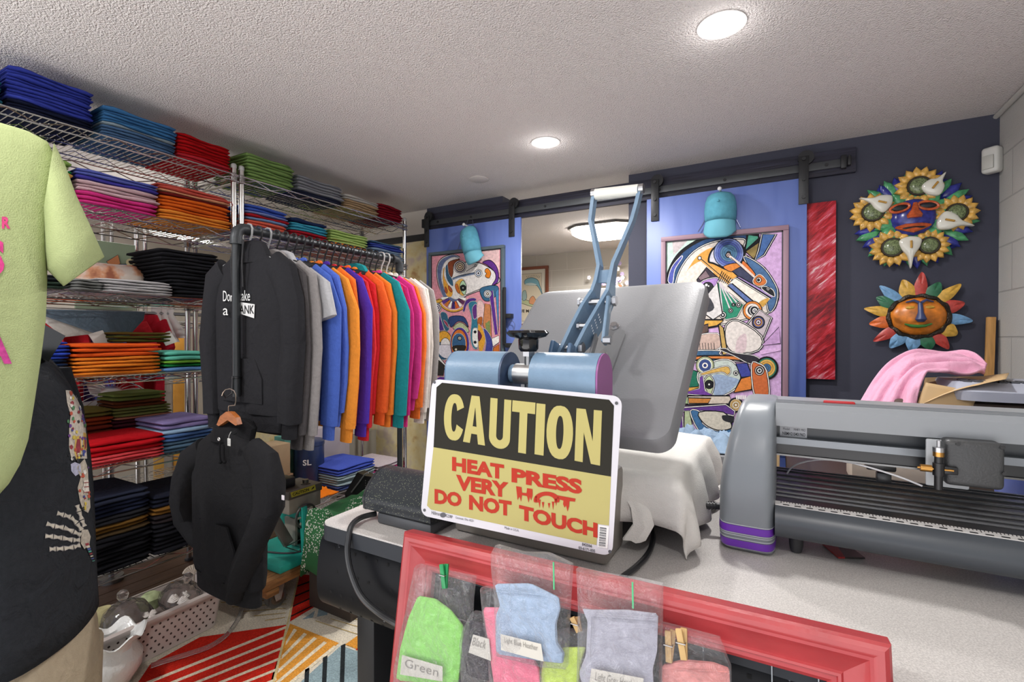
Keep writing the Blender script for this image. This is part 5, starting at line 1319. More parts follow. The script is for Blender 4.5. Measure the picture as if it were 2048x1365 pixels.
# black cord hanging over the desk edge
q = [W(752, 1028, Z=.772), W(722, 1036, Z=.772), W(703, 1052, Z=.770), Vector((0, 0, 0)) + W(697, 1078, Y=.762), W(695, 1105, Y=.754), W(702, 1145, Y=.748), W(722, 1192, Y=.742), W(756, 1225, Y=.735), W(800, 1252, Y=.72), W(845, 1275, Y=.74)]
tag(MB().tube(spline(q, 6, closed=False), .0065, 10).build('power_cord', plastic('2a2b2d', .35)), 'thick black cord hanging over the front left edge of the desk', 'cord')

# black speckled case behind the sign
sp_case = node_mat('speckled black', lambda nt, b: None)
def _spk(nt, b):
    b.inputs['Roughness'].default_value = .35; b.inputs['Specular IOR Level'].default_value = .25
    tc = nt.nodes.new('ShaderNodeTexCoord'); n = nt.nodes.new('ShaderNodeTexVoronoi'); n.inputs['Scale'].default_value = 260
    nt.links.new(tc.outputs['Object'], n.inputs['Vector'])
    cr = nt.nodes.new('ShaderNodeValToRGB'); cr.color_ramp.elements[0].position = .12; cr.color_ramp.elements[0].color = lin('a9ad8c'); cr.color_ramp.elements[1].position = .2; cr.color_ramp.elements[1].color = lin('2c2f33')
    nt.links.new(n.outputs['Distance'], cr.inputs[0]); nt.links.new(cr.outputs[0], b.inputs['Base Color'])
_spk(sp_case.node_tree, sp_case.node_tree.nodes['Principled BSDF'])
sc_ = thing('black_case', 'rounded black speckled machine cover lying on the desk to the left of the caution sign', 'cover', (-.75, .88, DESK))
pr = [tuple(v)[:2] for v in spline([(.842, .785, 0), (.828, .80, 0), (.828, .822, 0), (.848, .85, 0), (.88, .872, 0), (.92, .872, 0), (.955, .845, 0), (.96, .80, 0), (.945, .785, 0)], 4)]
MB().prism([(-.868, y, z) for y, z in pr], (.20, 0, 0)).build('cover', sp_case, sc_)
MB().prism([(-.872, .895 + (y - .895) * 1.012, .826 + (z - .826) * 1.012) for y, z in pr], (.006, 0, 0)).build('end_rim', plastic('232427', .3), sc_)
MB().box2((-.83, .832, DESK + .001), (-.67, .95, .786), .004).build('base', plastic('4a4c50', .45), sc_)

# ------------------------------------------------------------------ heat press
BL = mat('blue grey hammered paint', '6d879f', rough=.38, var=.05, vscale=40, bump=.12, bscale=220)
BLD = mat('dark blue grey paint', '4a6684', rough=.38, bump=.1, bscale=200)
GR = mat('grey cast paint', '78797c', rough=.42, bump=.06, bscale=300, var=.03)
GRS = mat('dark grey cast side', '5a5b58', rough=.45, bump=.25, bscale=260)
STEEL = metal('b4b4b6', .28)
hp_ = thing('heat_press', 'blue and grey clamshell heat press standing open on the desk behind the caution sign', 'heat press', (-.46, 1.1, DESK))
MB().box2((-.645, .885, DESK + .001), (-.288, 1.0, .93), .008).build('base_box', mat('taupe grey paint', '8a857e', rough=.45), hp_)
for x in (-.60, -.34):
    MB().box2((x - .02, .90, .90), (x + .02, 1.0, 1.10), .004).build('hinge_column', BLD, hp_)
def dcap(x0, x1, name, m_, rad=.047):
    """D-shaped drum: round top, straight front and back"""
    ol = [(.9 + rad * math.cos(R(a_)), 1.122 + rad * math.sin(R(a_))) for a_ in range(0, 181, 15)] + [(.9 - rad * .98, 1.02), (.9 + rad * .98, 1.02)]
    return MB().prism([(x0, y, z) for y, z in ol], (x1 - x0, 0, 0)).build(name, m_, hp_)
dcap(-.645, -.510, 'spring_drum', BL); dcap(-.440, -.300, 'spring_drum', BL)
for x0, x1, m_ in ((-.5095, -.506, mat('navy end plate', '3a4a66', rough=.35)), (-.2995, -.296, mat('purple end plate', '8a4f86', rough=.4)), (-.6485, -.6455, BLD)):
    dcap(x0, x1, 'end_plate', m_, .0465)
MB().cyl((-.52, .9, 1.122), (-.43, .9, 1.122), .010, 14).build('axle', STEEL, hp_)
MB().cyl((-.492, .9, 1.122), (-.452, .9, 1.122), .022, 24).build('axle_sleeve', metal('c9c9c7', .35), hp_)
for x in (-.497, -.447): MB().cyl((x - .005, .9, 1.122), (x + .005, .9, 1.122), .02, 20).build('collar', BL, hp_)
MB().cyl((-.463, .9, .98), (-.463, .9, 1.165), .0085, 16).build('pressure_screw', metal('8f9092', .35), hp_)
MB().cyl((-.463, .9, 1.160), (-.463, .9, 1.170), .014, 6).build('nut', STEEL, hp_)
kn = MB(); kr = []
c = Vector((-.463, .9, 0))
kn.lathe([(0, 1.170), (.017, 1.170), (.021, 1.176), (.022, 1.195), (.019, 1.2)], (c.x, c.y, 0), n=24)
for zz, rr, pw_ in ((1.196, .018, 0), (1.201, .034, 1), (1.209, .041, 1), (1.214, .036, 1), (1.216, .018, 0)):
    kr.append((zz, rr, pw_))
vs = []; nseg = 40
for zz, rr, pw_ in kr:
    for k in range(nseg):
        a_ = 2 * PI * k / nseg; q_ = rr * (1 + (.16 * math.cos(5 * a_)) * pw_); vs.append((c.x + q_ * math.cos(a_), c.y + q_ * math.sin(a_), zz))
fs = [[i * nseg + k, i * nseg + (k + 1) % nseg, (i + 1) * nseg + (k + 1) % nseg, (i + 1) * nseg + k] for i in range(len(kr) - 1) for k in range(nseg)] + [[(len(kr) - 1) * nseg + k for k in range(nseg)]]
kn.add(vs, fs); kn.build('knob', plastic('101012', .15), hp_)
# raised platen
TL, TR, BR, BL_ = [Vector(v) for v in ((-.640, 1.315, 1.342), (-.155, 1.268, 1.344), (-.186, .935, 1.002), (-.672, .982, .998))]
xa = ((TR - TL) + (BR - BL_)).normalized(); za = ((TL - BL_) + (TR - BR)); za = (za - xa * za.dot(xa)).normalized(); na = xa.cross(za)
if na.y > 0 and na.z < 0: na = -na
pc = (TL + TR + BR + BL_) / 4; pw2 = .245; ph2 = .24
nf = xa.cross(za); nf = nf if nf.dot(CAMP - pc) > 0 else -nf     # side facing up and to the camera
def pf(u, v, w): return pc + xa * u + za * v + nf * w
pl_ = MB()
lo = rrect(-pw2, pw2, -ph2, ph2, .035, 8); hi = rrect(-pw2 + .014, pw2 - .014, -ph2 + .014, ph2 - .014, .03, 8); m1 = rrect(-pw2 + .004, pw2 - .004, -ph2 + .004, ph2 - .004, .034, 8)
nq = len(lo)
rings_ = [[pf(x, y, -.045) for x, y in lo], [pf(x, y, -.012) for x, y in lo], [pf(x, y, -.004) for x, y in m1], [pf(x, y, 0) for x, y in hi]]
vs = [p_ for r_ in rings_ for p_ in r_]
fs = [[i * nq + k, i * nq + (k + 1) % nq, (i + 1) * nq + (k + 1) % nq, (i + 1) * nq + k] for i in range(3) for k in range(nq)] + [[3 * nq + k for k in range(nq)], [k for k in range(nq)][::-1]]
pl_.add(vs, fs); plo = pl_.build('upper_platen', GR, hp_)
MB().prism([pf(x, y, -.0455) for x, y in rrect(-pw2 + .012, pw2 - .012, -ph2 + .012, ph2 - .012, .03)], -nf * .012).build('heating_plate', GRS, plo)
# mounting bracket on the platen
br = MB().prism([pf(x, y, .001) for x, y in rrect(-.01, .085, -.10, .06, .018)], nf * .006)
bro = br.build('bracket', mat('grey bracket', '77787a', rough=.4), hp_)
def onp(px, py, w=.0):   # point of the picture on the platen plane lifted by w
    return WP(px, py, pc + nf * w, nf)
for px, py in ((1229, 654), (1206, 712)):
    b_ = onp(px, py, .008); MB().cyl(b_, b_ + nf * .010, .0085, 6).cyl(b_ - nf * .002, b_ + nf * .002, .012, 16).build('bolt', STEEL, bro)
# lever arms (flat bars standing on edge), traced in their own vertical planes
def armbar(pts, w, name, thick=.008, yk=None):
    P = [W(px, py, Y=yy) for px, py, yy in pts]
    m_ = MB(); n_ = len(P); L_ = []
    for i, p_ in enumerate(P):
        t_ = (P[min(i + 1, n_ - 1)] - P[max(i - 1, 0)]).normalized()
        sx = Vector((1, 0, 0)); sx = (sx - t_ * sx.dot(t_)).normalized(); dn = sx.cross(t_); dn = dn if dn.y > 0 else -dn
        ww = w[i] if hasattr(w, '__len__') else w
        L_ += [p_ - sx * thick / 2, p_ + sx * thick / 2, p_ + sx * thick / 2 + dn * ww, p_ - sx * thick / 2 + dn * ww]
    fs_ = [[i * 4 + k, i * 4 + (k + 1) % 4, (i + 1) * 4 + (k + 1) % 4, (i + 1) * 4 + k] for i in range(n_ - 1) for k in range(4)] + [[0, 1, 2, 3], [(n_ - 1) * 4 + k for k in (3, 2, 1, 0)]]
    return m_.add(L_, fs_).build(name, BL, hp_, smooth=0)
armbar([(1112, 712, .955), (1124, 690, .96), (1140, 655, .985), (1164, 608, 1.02), (1183, 580, 1.04), (1190, 560, 1.05), (1196, 530, 1.055), (1187, 480, 1.06), (1179, 440, 1.065), (1184, 400, 1.07), (1188, 380, 1.07)], [.03, .04, .055, .06, .05, .035, .028, .024, .022, .022, .022], 'lever_arm')
armbar([(1142, 712, .955), (1152, 690, .96), (1170, 655, .985), (1196, 610, 1.02), (1214, 580, 1.04), (1219, 555, 1.05), (1225, 525, 1.055), (1245, 480, 1.06), (1262, 440, 1.065), (1272, 405, 1.07), (1279, 374, 1.07)], [.03, .04, .06, .065, .055, .035, .028, .024, .022, .022, .022], 'lever_arm')
a_, b_ = W(1191, 389, Y=1.078), W(1277, 380, Y=1.078)
MB().cyl(a_, b_, .0125, 24).build('handle_grip', plastic('dcdcd4', .4), hp_)
for p_ in (W(1187, 388, Y=1.078), W(1282, 378, Y=1.078)): MB().cyl(p_ - Vector((.004, 0, 0)), p_ + Vector((.006, 0, 0)), .011, 16).build('grip_bolt', STEEL, hp_)
a_, b_ = W(1195, 552, Y=1.068), W(1222, 550, Y=1.068); MB().box2((a_.x, 1.062, a_.z - .018), (b_.x, 1.072, a_.z + .012), .002).build('cross_plate', BL, hp_)
for (x0, y0, x1, y1, yy, r_) in ((1162, 605, 1226, 602, 1.045, .0075), (1112, 696, 1160, 698, .975, .0085), (1160, 652, 1172, 648, 1.005, .006)):
    a_, b_ = W(x0, y0, Y=yy), W(x1, y1, Y=yy); b_.z = a_.z
    MB().cyl(a_, b_, r_, 14).cyl(b_, b_ + Vector((.008, 0, 0)), r_ * 1.55, 6).cyl(a_ - Vector((.006, 0, 0)), a_, r_ * 1.4, 6).build('pivot_bolt', STEEL, hp_)
lk = [W(1214, 598, Y=1.045), W(1222, 598, Y=1.045), W(1213, 690, Y=.995), W(1202, 690, Y=.995)]
MB().bar(W(1219, 596, Y=1.04), W(1208, 688, Y=.995), .026, .008, (1, 0, 0), .003).build('link_bar', BL, hp_)
b_ = W(1211, 681, Y=.99); MB().cyl(b_ - Vector((.004, 0, 0)), b_ + Vector((.012, 0, 0)), .009, 6).build('pivot_bolt', STEEL, hp_)
MB().bar(W(1193, 672, Y=1.03), W(1182, 712, Y=.99), .018, .006, (1, 0, 0), .002).build('link_bar', mat('grey bracket', '77787a'), hp_)
for (x0, y0, x1, y1, yy) in ((1111, 684, 1098, 745, .955),):
    MB().bar(W(x0, y0, Y=yy), W(x1, y1, Y=yy - .02), .034, .010, (1, 0, 0), .004).build('pivot_lug', BLD, hp_)
MB().bar(W(1145, 690, Y=.955), W(1136, 745, Y=.935), .034, .010, (1, 0, 0), .004).build('pivot_lug', BLD, hp_)
# small lettering on the lever
lm = MB(); base_ = W(1180, 668, Y=.998)
for r_ in range(4):
    for k in range(3):
        q_ = W(1183 + k * 7 + r_ * 1.5, 652 - k * 11 + r_ * 5, Y=.992); lm.box(q_, (.0004, .006, .0022), rot=(R(38), 0, 0))
lm.build('lettering', paint('c9ccd2'), hp_)
# lower platen under the white cloth
MB().prism([(x, y, .885) for x, y in rrect(-.66, -.19, 1.02, 1.47, .03)], (0, 0, .025)).build('lower_platen', GRS, hp_)
MB().box2((-.56, 1.12, DESK + .001), (-.30, 1.38, .885), .01).build('pedestal', GRS, hp_)
M_CLOTH = fab('d3d1cc', .02, .1)
def drape(u, v):
    """white cloth: u across x, v along y; flat on the platen, falling at the edges"""
    X0, X1, Y0, Y1 = -.675, -.178, 1.005, 1.485
    x = -.80 + u * .76; y = .90 + v * .75
    ox = max(0, x - X1, X0 - x); oy = max(0, Y0 - y, y - Y1)
    cx = min(max(x, X0), X1); cy = min(max(y, Y0), Y1)
    fall = math.hypot(ox, oy)
    z = .916
    sx = 1 if x > X1 else -1; sy = 1 if y > Y1 else -1
    if fall > 0:
        h = min(fall, .06) * .35 + max(0, fall - .06) * .12
        wv_ = .012 * math.sin((y if ox > oy else x) * 38 + 1.2) * min(1, fall * 9)
        d_ = Vector((ox * sx, oy * sy, 0)); d_ = d_ / max(d_.length, 1e-6)
        p_ = Vector((cx, cy, 0)) + d_ * (h + wv_)
        z -= (fall - h * .5) * 1.05
    else: p_ = Vector((x, y, 0))
    z += .004 * noise.noise(Vector((x * 9, y * 9, 2)))
    return Vector((p_.x, p_.y, max(z, DESK + .003 + .003 * noise.noise(Vector((x * 30, y * 30, 1))))))
tag(MB().surf(46, 46, drape).build('white_cloth', M_CLOTH, solid=.003, smooth=80), 'white cloth draped over the lower plate of the heat press', 'cloth')
st_ = [Vector((-.30, 1.0, .90)), W(1262, 985, Y=1.0), W(1280, 1015, Y=.985), W(1287, 1050, Y=.975), W(1268, 1080, Y=.965)]
m_ = MB().loft([(p_, (.014 + .002 * i, .006, 0), (0, .006, .003)) for i, p_ in enumerate(st_)], 14, fold=lambda i, k, w: 1 + .5 * math.sin(w * 4))
tag(m_.build('white_cloth', M_CLOTH), 'twisted white cloth strip hanging in front of the draped cloth beside the sign', 'cloth')

# ------------------------------------------------------------------ caution sign
S = [Vector(v) * 1.1 + CAMP * -.1 for v in ((-.575, .721, 1.121), (-.223, .766, 1.104), (-.232, .743, .851), (-.584, .697, .868))]
S = [CAMP + (Vector(v) - CAMP) * 1.1 for v in ((-.575, .721, 1.121), (-.223, .766, 1.104), (-.232, .743, .851), (-.584, .697, .868))]
sc0 = sum(S, Vector()) / 4; sxv = ((S[1] - S[0]) + (S[2] - S[3])) / 2; SWd = sxv.length; sxv.normalize()
szv = ((S[0] - S[3]) + (S[1] - S[2])) / 2; szv = szv - sxv * szv.dot(sxv); SHt = szv.length; szv.normalize(); snv = sxv.cross(szv); snv = snv if snv.y < 0 else -snv
Ms = Matrix((sxv, -snv, szv)).transposed()
sg = thing('caution_sign', 'yellow and black CAUTION sign with red heat press lettering leaning on the press', 'sign', sc0, Ms)
def sp(u, v, w=0.0): return sc0 + sxv * u + szv * v + snv * w
pla = MB().prism([sp(x, y, 0) for x, y in rrect(-SWd / 2, SWd / 2, -SHt / 2, SHt / 2, .017, 6)], snv * .0022)
pla.build('plate', plastic('c2c0c6', .4), sg)
def SP(px, py, w): return WP(px, py, sc0 + snv * w, snv)
face = MB()
blk = [SP(x, y, .0026) for x, y in ((884, 766), (1218, 800), (1228, 812), (1222, 954), (867, 895), (873, 775))]
yel = [SP(x, y, .0026) for x, y in ((867, 895), (1222, 954), (1218, 1052), (1196, 1049), (1193, 1091), (862, 1020), (854, 1012))]
face.poly(blk, col='25231c'); face.poly(yel, col='a9a066')
fo_ = face.build('printed_face', mat('sign print', rough=.5, attr=True, spec=.15), sg, smooth=0)
PRN = mat('sign print', attr=True)
# block letters in the sign's own proportions: (px box) per letter
def sq(cx0, y0a, y0b, cx1, y1a, y1b):   # letter box given by top/bottom at both sides
    def f(u, v):
        top = (cx0 + (cx1 - cx0) * u, y0a + (y1a - y0a) * u); bot = (cx0 + (cx1 - cx0) * u, y0b + (y1b - y0b) * u)
        return SP(top[0] + (bot[0] - top[0]) * (1 - v) - (1 - v) * 4, top[1] + (bot[1] - top[1]) * (1 - v), .0032)
    return f
LT = MB(); YC = 'aba166'
def lpoly(f, pts): LT.poly([f(u, v) for u, v in pts], col=YC)
def ring(f, a0, a1, tx=.36, ty=.19, n=28):
    o_ = [(.5 + .5 * math.copysign(abs(math.cos(R(a0 + (a1 - a0) * i / n))) ** .8, math.cos(R(a0 + (a1 - a0) * i / n))), .5 + .5 * math.sin(R(a0 + (a1 - a0) * i / n))) for i in range(n + 1)]
    i_ = [(.5 + (x - .5) * (1 - 2 * tx), .5 + (y - .5) * (1 - 2 * ty)) for x, y in o_]
    P_ = [f(*p_) for p_ in o_] + [f(*p_) for p_ in i_]; k = n + 1
    LT.add(P_, [[i, i + 1, k + i + 1, k + i] for i in range(n)], col=YC)
f = sq(890, 787, 878, 931, 791, 885); ring(f, 28, 332)
f = sq(930, 790, 884, 974, 795, 892)
lpoly(f, [(0, 0), (.30, 1), (.66, 1), (1, 0), (.68, 0), (.62, .2), (.36, .2), (.31, 0)]); LT.poly([f(u, v) + snv * .0004 for u, v in ((.41, .36), (.58, .36), (.49, .76))], col='25231c')
f = sq(981, 796, 894, 1023, 801, 902)
n_ = 14; bo = [(.5 - .5 * math.cos(PI * i / n_), .22 - .22 * math.sin(PI * i / n_)) for i in range(n_ + 1)]; bi = [(.5 - .16 * math.cos(PI * i / n_), .26 - .09 * math.sin(PI * i / n_)) for i in range(n_ + 1)]
bo = [(0, 1)] + bo + [(1, 1)]; bi = [(.34, 1)] + bi + [(.66, 1)]; k = len(bo)
LT.add([f(*p_) for p_ in bo] + [f(*p_) for p_ in bi], [[i, i + 1, k + i + 1, k + i] for i in range(k - 1)], col=YC)
f = sq(1025, 801, 903, 1071, 806, 911); lpoly(f, [(0, 1), (1, 1), (1, .78), (.67, .78), (.67, 0), (.33, 0), (.33, .78), (0, .78)])
f = sq(1073, 807, 909, 1091, 809, 912); lpoly(f, [(0, 0), (0, 1), (1, 1), (1, 0)])
f = sq(1095, 809, 914, 1148, 815, 924); ring(f, 0, 360)
f = sq(1153, 817, 922, 1204, 822, 932); lpoly(f, [(0, 0), (0, 1), (.36, 1), (.68, .42), (.68, 1), (1, 1), (1, 0), (.64, 0), (.32, .56), (.32, 0)])
LT.build('caution_lettering', PRN, sg, smooth=0)
RT = MB()
def word(txt, x0, y0t, y0b, x1, y1t, y1b, bold=.05, spc=1.0):
    def fn(u, v):
        t0 = y0t + (y1t - y0t) * u; b0 = y0b + (y1b - y0b) * u
        return SP(x0 + (x1 - x0) * u, t0 + (b0 - t0) * (1 - v), .0032)
    put_text(RT, txt, (0, 0, 1, 1), fn, bold, col='a5301f', spacing=spc)
word('HEAT', 904, 914, 942, 1008, 930, 960); word('PRESS', 1023, 936, 965, 1164, 960, 990)
word('VERY', 912, 950, 980, 1017, 966, 997); word('DO', 869, 978, 1008, 923, 987, 1015); word('NOT', 938, 990, 1020, 1023, 1003, 1034); word('TOUCH', 1038, 1010, 1040, 1195, 1047, 1077)
def dpoly(pts): RT.poly([SP(x, y, .0033) for x, y in pts], col='a5301f')
dpoly([(1032, 973), (1043, 975), (1044, 986), (1053, 987), (1054, 977), (1065, 979), (1065, 992), (1062, 1002), (1060, 994), (1057, 1006), (1054, 993), (1044, 991), (1042, 1004), (1039, 994), (1035, 1001)])
o_ = arc(1093, 1001, 26, 165, 375, 24, 17); i_ = arc(1093, 1003, 16, 165, 375, 24, 11)
RT.add([SP(x, y, .0033) for x, y in o_] + [SP(x, y, .0033) for x, y in i_], [[i, i + 1, 25 + i + 1, 25 + i] for i in range(24)], col='a5301f')
for x, y, l in ((1072, 996, 12), (1079, 1003, 14), (1086, 1008, 10), (1098, 1010, 8), (1106, 1007, 14), (1112, 1001, 12)): dpoly([(x - 2.5, y - 3), (x + 2.5, y - 3), (x, y + l)])
dpoly([(1113, 991), (1151, 998), (1150, 1004), (1139, 1003), (1138, 1014), (1135, 1024), (1132, 1012), (1129, 1016), (1126, 1009), (1127, 1002), (1114, 998)])
RT.build('warning_lettering', PRN, sg, smooth=0)
BT = MB()
def tiny(txt, x0, x1, yc0, yc1, h, bold=.0, col='4a4a50'):
    def fn(u, v): return SP(x0 + (x1 - x0) * u, yc0 + (yc1 - yc0) * u + h * (.5 - v), .0030)
    put_text(BT, txt, (0, 0, 1, 1), fn, bold, col=col)
tiny('Hillman', 863, 881, 1026, 1029, 7); tiny('CORP', 892, 905, 1032, 1035, 6, .01); tiny('Cincinnati, Ohio 45231', 911, 947, 1036, 1043, 5); tiny('Made in U.S.A.', 1009, 1038, 1056, 1062, 5); tiny('842066', 1164, 1184, 1089, 1093, 6, .02); tiny('03-6171-005', 1157, 1190, 1096, 1103, 6, .02)
BT.poly([SP(x, y, .0030) for x, y in arc(886, 1031, 6, 0, 345, 16, 5)], col='5a5a60')
BT.build('small_print', PRN, sg, smooth=0)
BT = MB()
BT.poly([SP(x, y, .0030) for x, y in ((1198, 1051), (1218, 1054), (1215, 1098), (1195, 1095))], col='d9d8d6')
yb = 1055
for k in range(16):
    w_ = (1.6, .9, 1.3, .7)[k % 4]
    BT.poly([SP(x, y, .0034) for x, y in ((1199.5 - (yb - 1055) * .06, yb), (1213 - (yb - 1055) * .06, yb + 2), (1213 - (yb - 1055) * .06, yb + 2 + w_), (1199.5 - (yb - 1055) * .06, yb + w_))], col='3a3a3e'); yb += 2.45
BT.build('barcode', PRN, sg, smooth=0)
for px, py in ((869, 765), (1233, 807), (849, 1021), (1220, 1104)):
    h_ = SP(px, py, .0024); MB().cyl(h_, h_ + snv * .0008, .003, 12).build('mounting_hole', plastic('4a4a4e', .5), sg)

# ------------------------------------------------------------------ vinyl cutter
CG = mat('silver grey plastic', '7c8288', rough=.35, var=.03, vscale=3)
CD = mat('dark grey plastic', '45494d', rough=.4)
CB = mat('black anodised bar', '1f2022', rough=.3)
cu = thing('vinyl_cutter', 'grey desktop vinyl cutter with purple striped end cap and ruler on the desk', 'vinyl cutter', (.36, 1.2, DESK))
def cap_rings(x_in, sgn):
    rg_ = []
    for z, yf, yb_, w_ in ((.762, 1.088, 1.36, .100), (.770, 1.080, 1.365, .106), (.80, 1.078, 1.37, .108), (.88, 1.078, 1.37, .107), (.93, 1.086, 1.37, .102), (.98, 1.105, 1.37, .092), (1.015, 1.125, 1.365, .083), (1.042, 1.15, 1.36, .074), (1.055, 1.175, 1.35, .064), (1.060, 1.20, 1.33, .052)):
        rg_.append((Vector((x_in + sgn * w_ / 2, (yf + yb_) / 2, z)), Vector((w_ / 2, 0, 0)), Vector((0, (yb_ - yf) / 2, 0))))
    return rg_
def ring_at(rg_, z, k=1.0):
    for (c0_, u0, v0), (c1_, u1, v1) in zip(rg_, rg_[1:]):
        if c0_.z <= z <= c1_.z:
            t_ = (z - c0_.z) / (c1_.z - c0_.z); return (c0_.lerp(c1_, t_), u0.lerp(u1, t_) * k, v0.lerp(v1, t_) * k)
for x_in, sgn in ((-.006, -1), (.742, 1)):
    rg_ = cap_rings(x_in, sgn)
    co = MB().loft(rg_, 56, pw=.32).build('end_cap', CG, cu, smooth=50)
    for z0, z1 in ((.801, .815), (.771, .785)):
        MB().loft([ring_at(rg_, z0, 1.008), ring_at(rg_, z1, 1.008)], 56, pw=.32).build('purple_stripe', plastic('6a2fa8', .35), co)
    for z0 in (.7985, .7945, .8165, .7875, .7685):
        MB().loft([ring_at(rg_, z0, 1.009), ring_at(rg_, z0 + .0012, 1.009)], 56, pw=.32).build('silver_line', plastic('b9bcc4', .35), co)
def ext(name, pts, m_, x0=-.008, x1=.744):
    return MB().prism([(x0, y, z) for y, z in pts], (x1 - x0, 0, 0)).build(name, m_, cu)
ext('top_cover', [(1.158, 1.013), (1.155, 1.05), (1.165, 1.060), (1.345, 1.056), (1.35, .99), (1.226, .99), (1.226, 1.012)], mat('cover grey', '868a8e', rough=.35))
for y in (1.18, 1.20, 1.22): ext('cover_ridge', [(y, 1.0595), (y, 1.0618), (y + .004, 1.0618), (y + .004, 1.0595)], mat('cover grey', '868a8e'))
ext('rear_panel', [(1.205, .983), (1.203, 1.012), (1.22, 1.012), (1.22, .983)], CD)
ext('guide_rail', [(1.185, .970), (1.185, .984), (1.24, .984), (1.24, .970)], mat('rail grey', '7d8287', rough=.3, metal=.3))
ext('lower_rail', [(1.195, .948), (1.195, .9695), (1.25, .9695), (1.25, .948)], CB)
ext('rail_lip', [(1.19, .944), (1.19, .9475), (1.255, .9475), (1.255, .944)], mat('lip', '6a6a6a', rough=.2, metal=.6))
ext('platen', [(1.116, .866), (1.33, .886), (1.33, .86), (1.116, .84)], mat('black ridged platen', '2a2b2d', rough=.28, var=.3, vscale=10, aniso=(2, 60, 60)))
for y in (1.145, 1.165, 1.19, 1.215, 1.245, 1.27, 1.30, 1.315):
    z = .866 + (y - 1.116) * .0935
    ext('platen_ridge', [(y, z), (y + .002, z + .0028), (y + .006, z + .0033), (y + .008, z + .0006)], mat('ridge', '5b5d60', rough=.25, metal=.4))
ru = ext('ruler', [(1.101, .8635), (1.1165, .8665), (1.1165, .8645), (1.101, .8615)], plastic('cfcdca', .4))
tk = MB()
def rp(x, s_, w_=.0004): return Vector((x, 1.101 + .0155 * s_, .8635 + .003 * s_ + w_))
for i in range(150):
    x = .002 + i * .005; ln = .55 if i % 10 == 0 else (.42 if i % 5 == 0 else .3)
    tk.add([rp(x, 1 - ln), rp(x + .0013, 1 - ln), rp(x + .0013, .97), rp(x, .97)], [[0, 1, 2, 3]])
for i in range(36):
    x = .006 + i * .02
    tk.add([rp(x, .08), rp(x + .011, .08), rp(x + .011, .3), rp(x, .3)], [[0, 1, 2, 3]])
tk.build('graduations', paint('1c1c1e'), ru)
fr = [tuple(v)[:2] for v in spline([(1.100, .862, 0), (1.088, .852, 0), (1.079, .832, 0), (1.083, .812, 0), (1.10, .800, 0), (1.15, .797, 0), (1.28, .80, 0)], 4, closed=False)] + [(1.30, .86), (1.15, .864)]
ext('front_apron', fr, mat('slate black plastic', '44494f', rough=.33))
for x in (.03, .70):
    MB().lathe([(.010, DESK + .001), (.0125, .775), (.0135, .798)], (x, 1.14, 0), n=16).build('foot', plastic('3a3b3d', .4), cu)
# sticker
stk = MB(); sx0, sx1 = .0, W(1614, 860, Y=1.203).x
def stp(u, v): return Vector((sx0 + (sx1 - sx0) * u, 1.2022, .9842 + .0236 * v))
stk.add([stp(0, 0), stp(1, 0), stp(1, 1), stp(0, 1)], [[0, 1, 2, 3]], col='c4c6ca')
stt = lambda u, v: stp(u, v) + Vector((0, -.0005, 0))
put_text(stk, 'NBMH21040196D', (.10, .12, .94, .42), stt, .012, col='24242a'); put_text(stk, 'Model:', (.12, .58, .38, .80), stt, 0, col='45454c'); put_text(stk, 'MH871 MK2', (.52, .58, .94, .80), stt, 0, col='45454c')
stk.build('sticker', ATTR, cu, smooth=0)
# carriage
CY_ = 1.125
ca0, ca1 = W(1890, 880, Y=CY_), W(2012, 985, Y=CY_)
cao = MB().box2((W(1852, 900, Y=1.15).x, 1.15, .925), (ca0.x + .04, 1.156, 1.012), .004).build('carriage_plate', mat('pale grey plate', 'a9adb0', rough=.35), cu)
cb = MB().prism([(ca0.x, CY_, ca1.z), (ca1.x - .002, CY_, ca1.z), (ca1.x, CY_, ca1.z + .004), (ca1.x, CY_, ca0.z - .018), (ca1.x - .004, CY_ + .012, ca0.z), (ca0.x + .004, CY_ + .012, ca0.z), (ca0.x, CY_, ca0.z - .018)], (0, .001, 0)) if False else MB().box2((ca0.x, CY_, ca1.z), (ca1.x, 1.185, ca0.z), .009, seg=3)
cbo = cb.build('carriage_housing', mat('carriage black', '3b3c3d', rough=.45, bump=.2, bscale=300), cu)
for px, py in ((1916, 888), (2005, 895), (2009, 948), (1887, 896), (1887, 908)):
    s_ = W(px, py, Y=CY_ if px > 1890 else 1.149); MB().cyl(s_, s_ + Vector((0, -.002, 0)), .0035, 10).build('screw', plastic('151517', .3), cbo)
bh_ = W(1877, 940, Y=1.118); BRASS = metal('b8894a', .3)
bo_ = MB().cyl(bh_ + Vector((0, 0, -.035)), bh_ + Vector((0, 0, .028)), .0062, 16).cyl(bh_ + Vector((0, 0, -.01)), bh_ + Vector((0, 0, .012)), .0085, 16).box(bh_ + Vector((.012, .012, .0)), (.03, .026, .014), .002).build('blade_holder', plastic('1a1a1c', .35), cu)
MB().cyl(bh_ + Vector((0, 0, .024)), bh_ + Vector((0, 0, .032)), .0082, 18).cyl(bh_ + Vector((-.026, -.002, .001)), bh_ + Vector((-.01, -.002, .001)), .0065, 16).cyl(bh_ + Vector((-.03, -.002, .001)), bh_ + Vector((.02, -.002, .001)), .002, 10).build('brass_screw', BRASS, bo_)
MB().cyl(bh_ + Vector((0, 0, .032)), bh_ + Vector((0, 0, .04)), .0086, 18).cyl(bh_ + Vector((0, 0, .04)), bh_ + Vector((0, 0, .052)), .0028, 10).build('steel_cap', STEEL, bo_)
pr_ = W(1760, 940, Y=1.24)
MB().box(pr_ + Vector((0, 0, .012)), (.05, .03, .024), .004).box(pr_ + Vector((.004, -.012, -.012)), (.024, .02, .02), .003).build('pinch_roller', CB, cu)
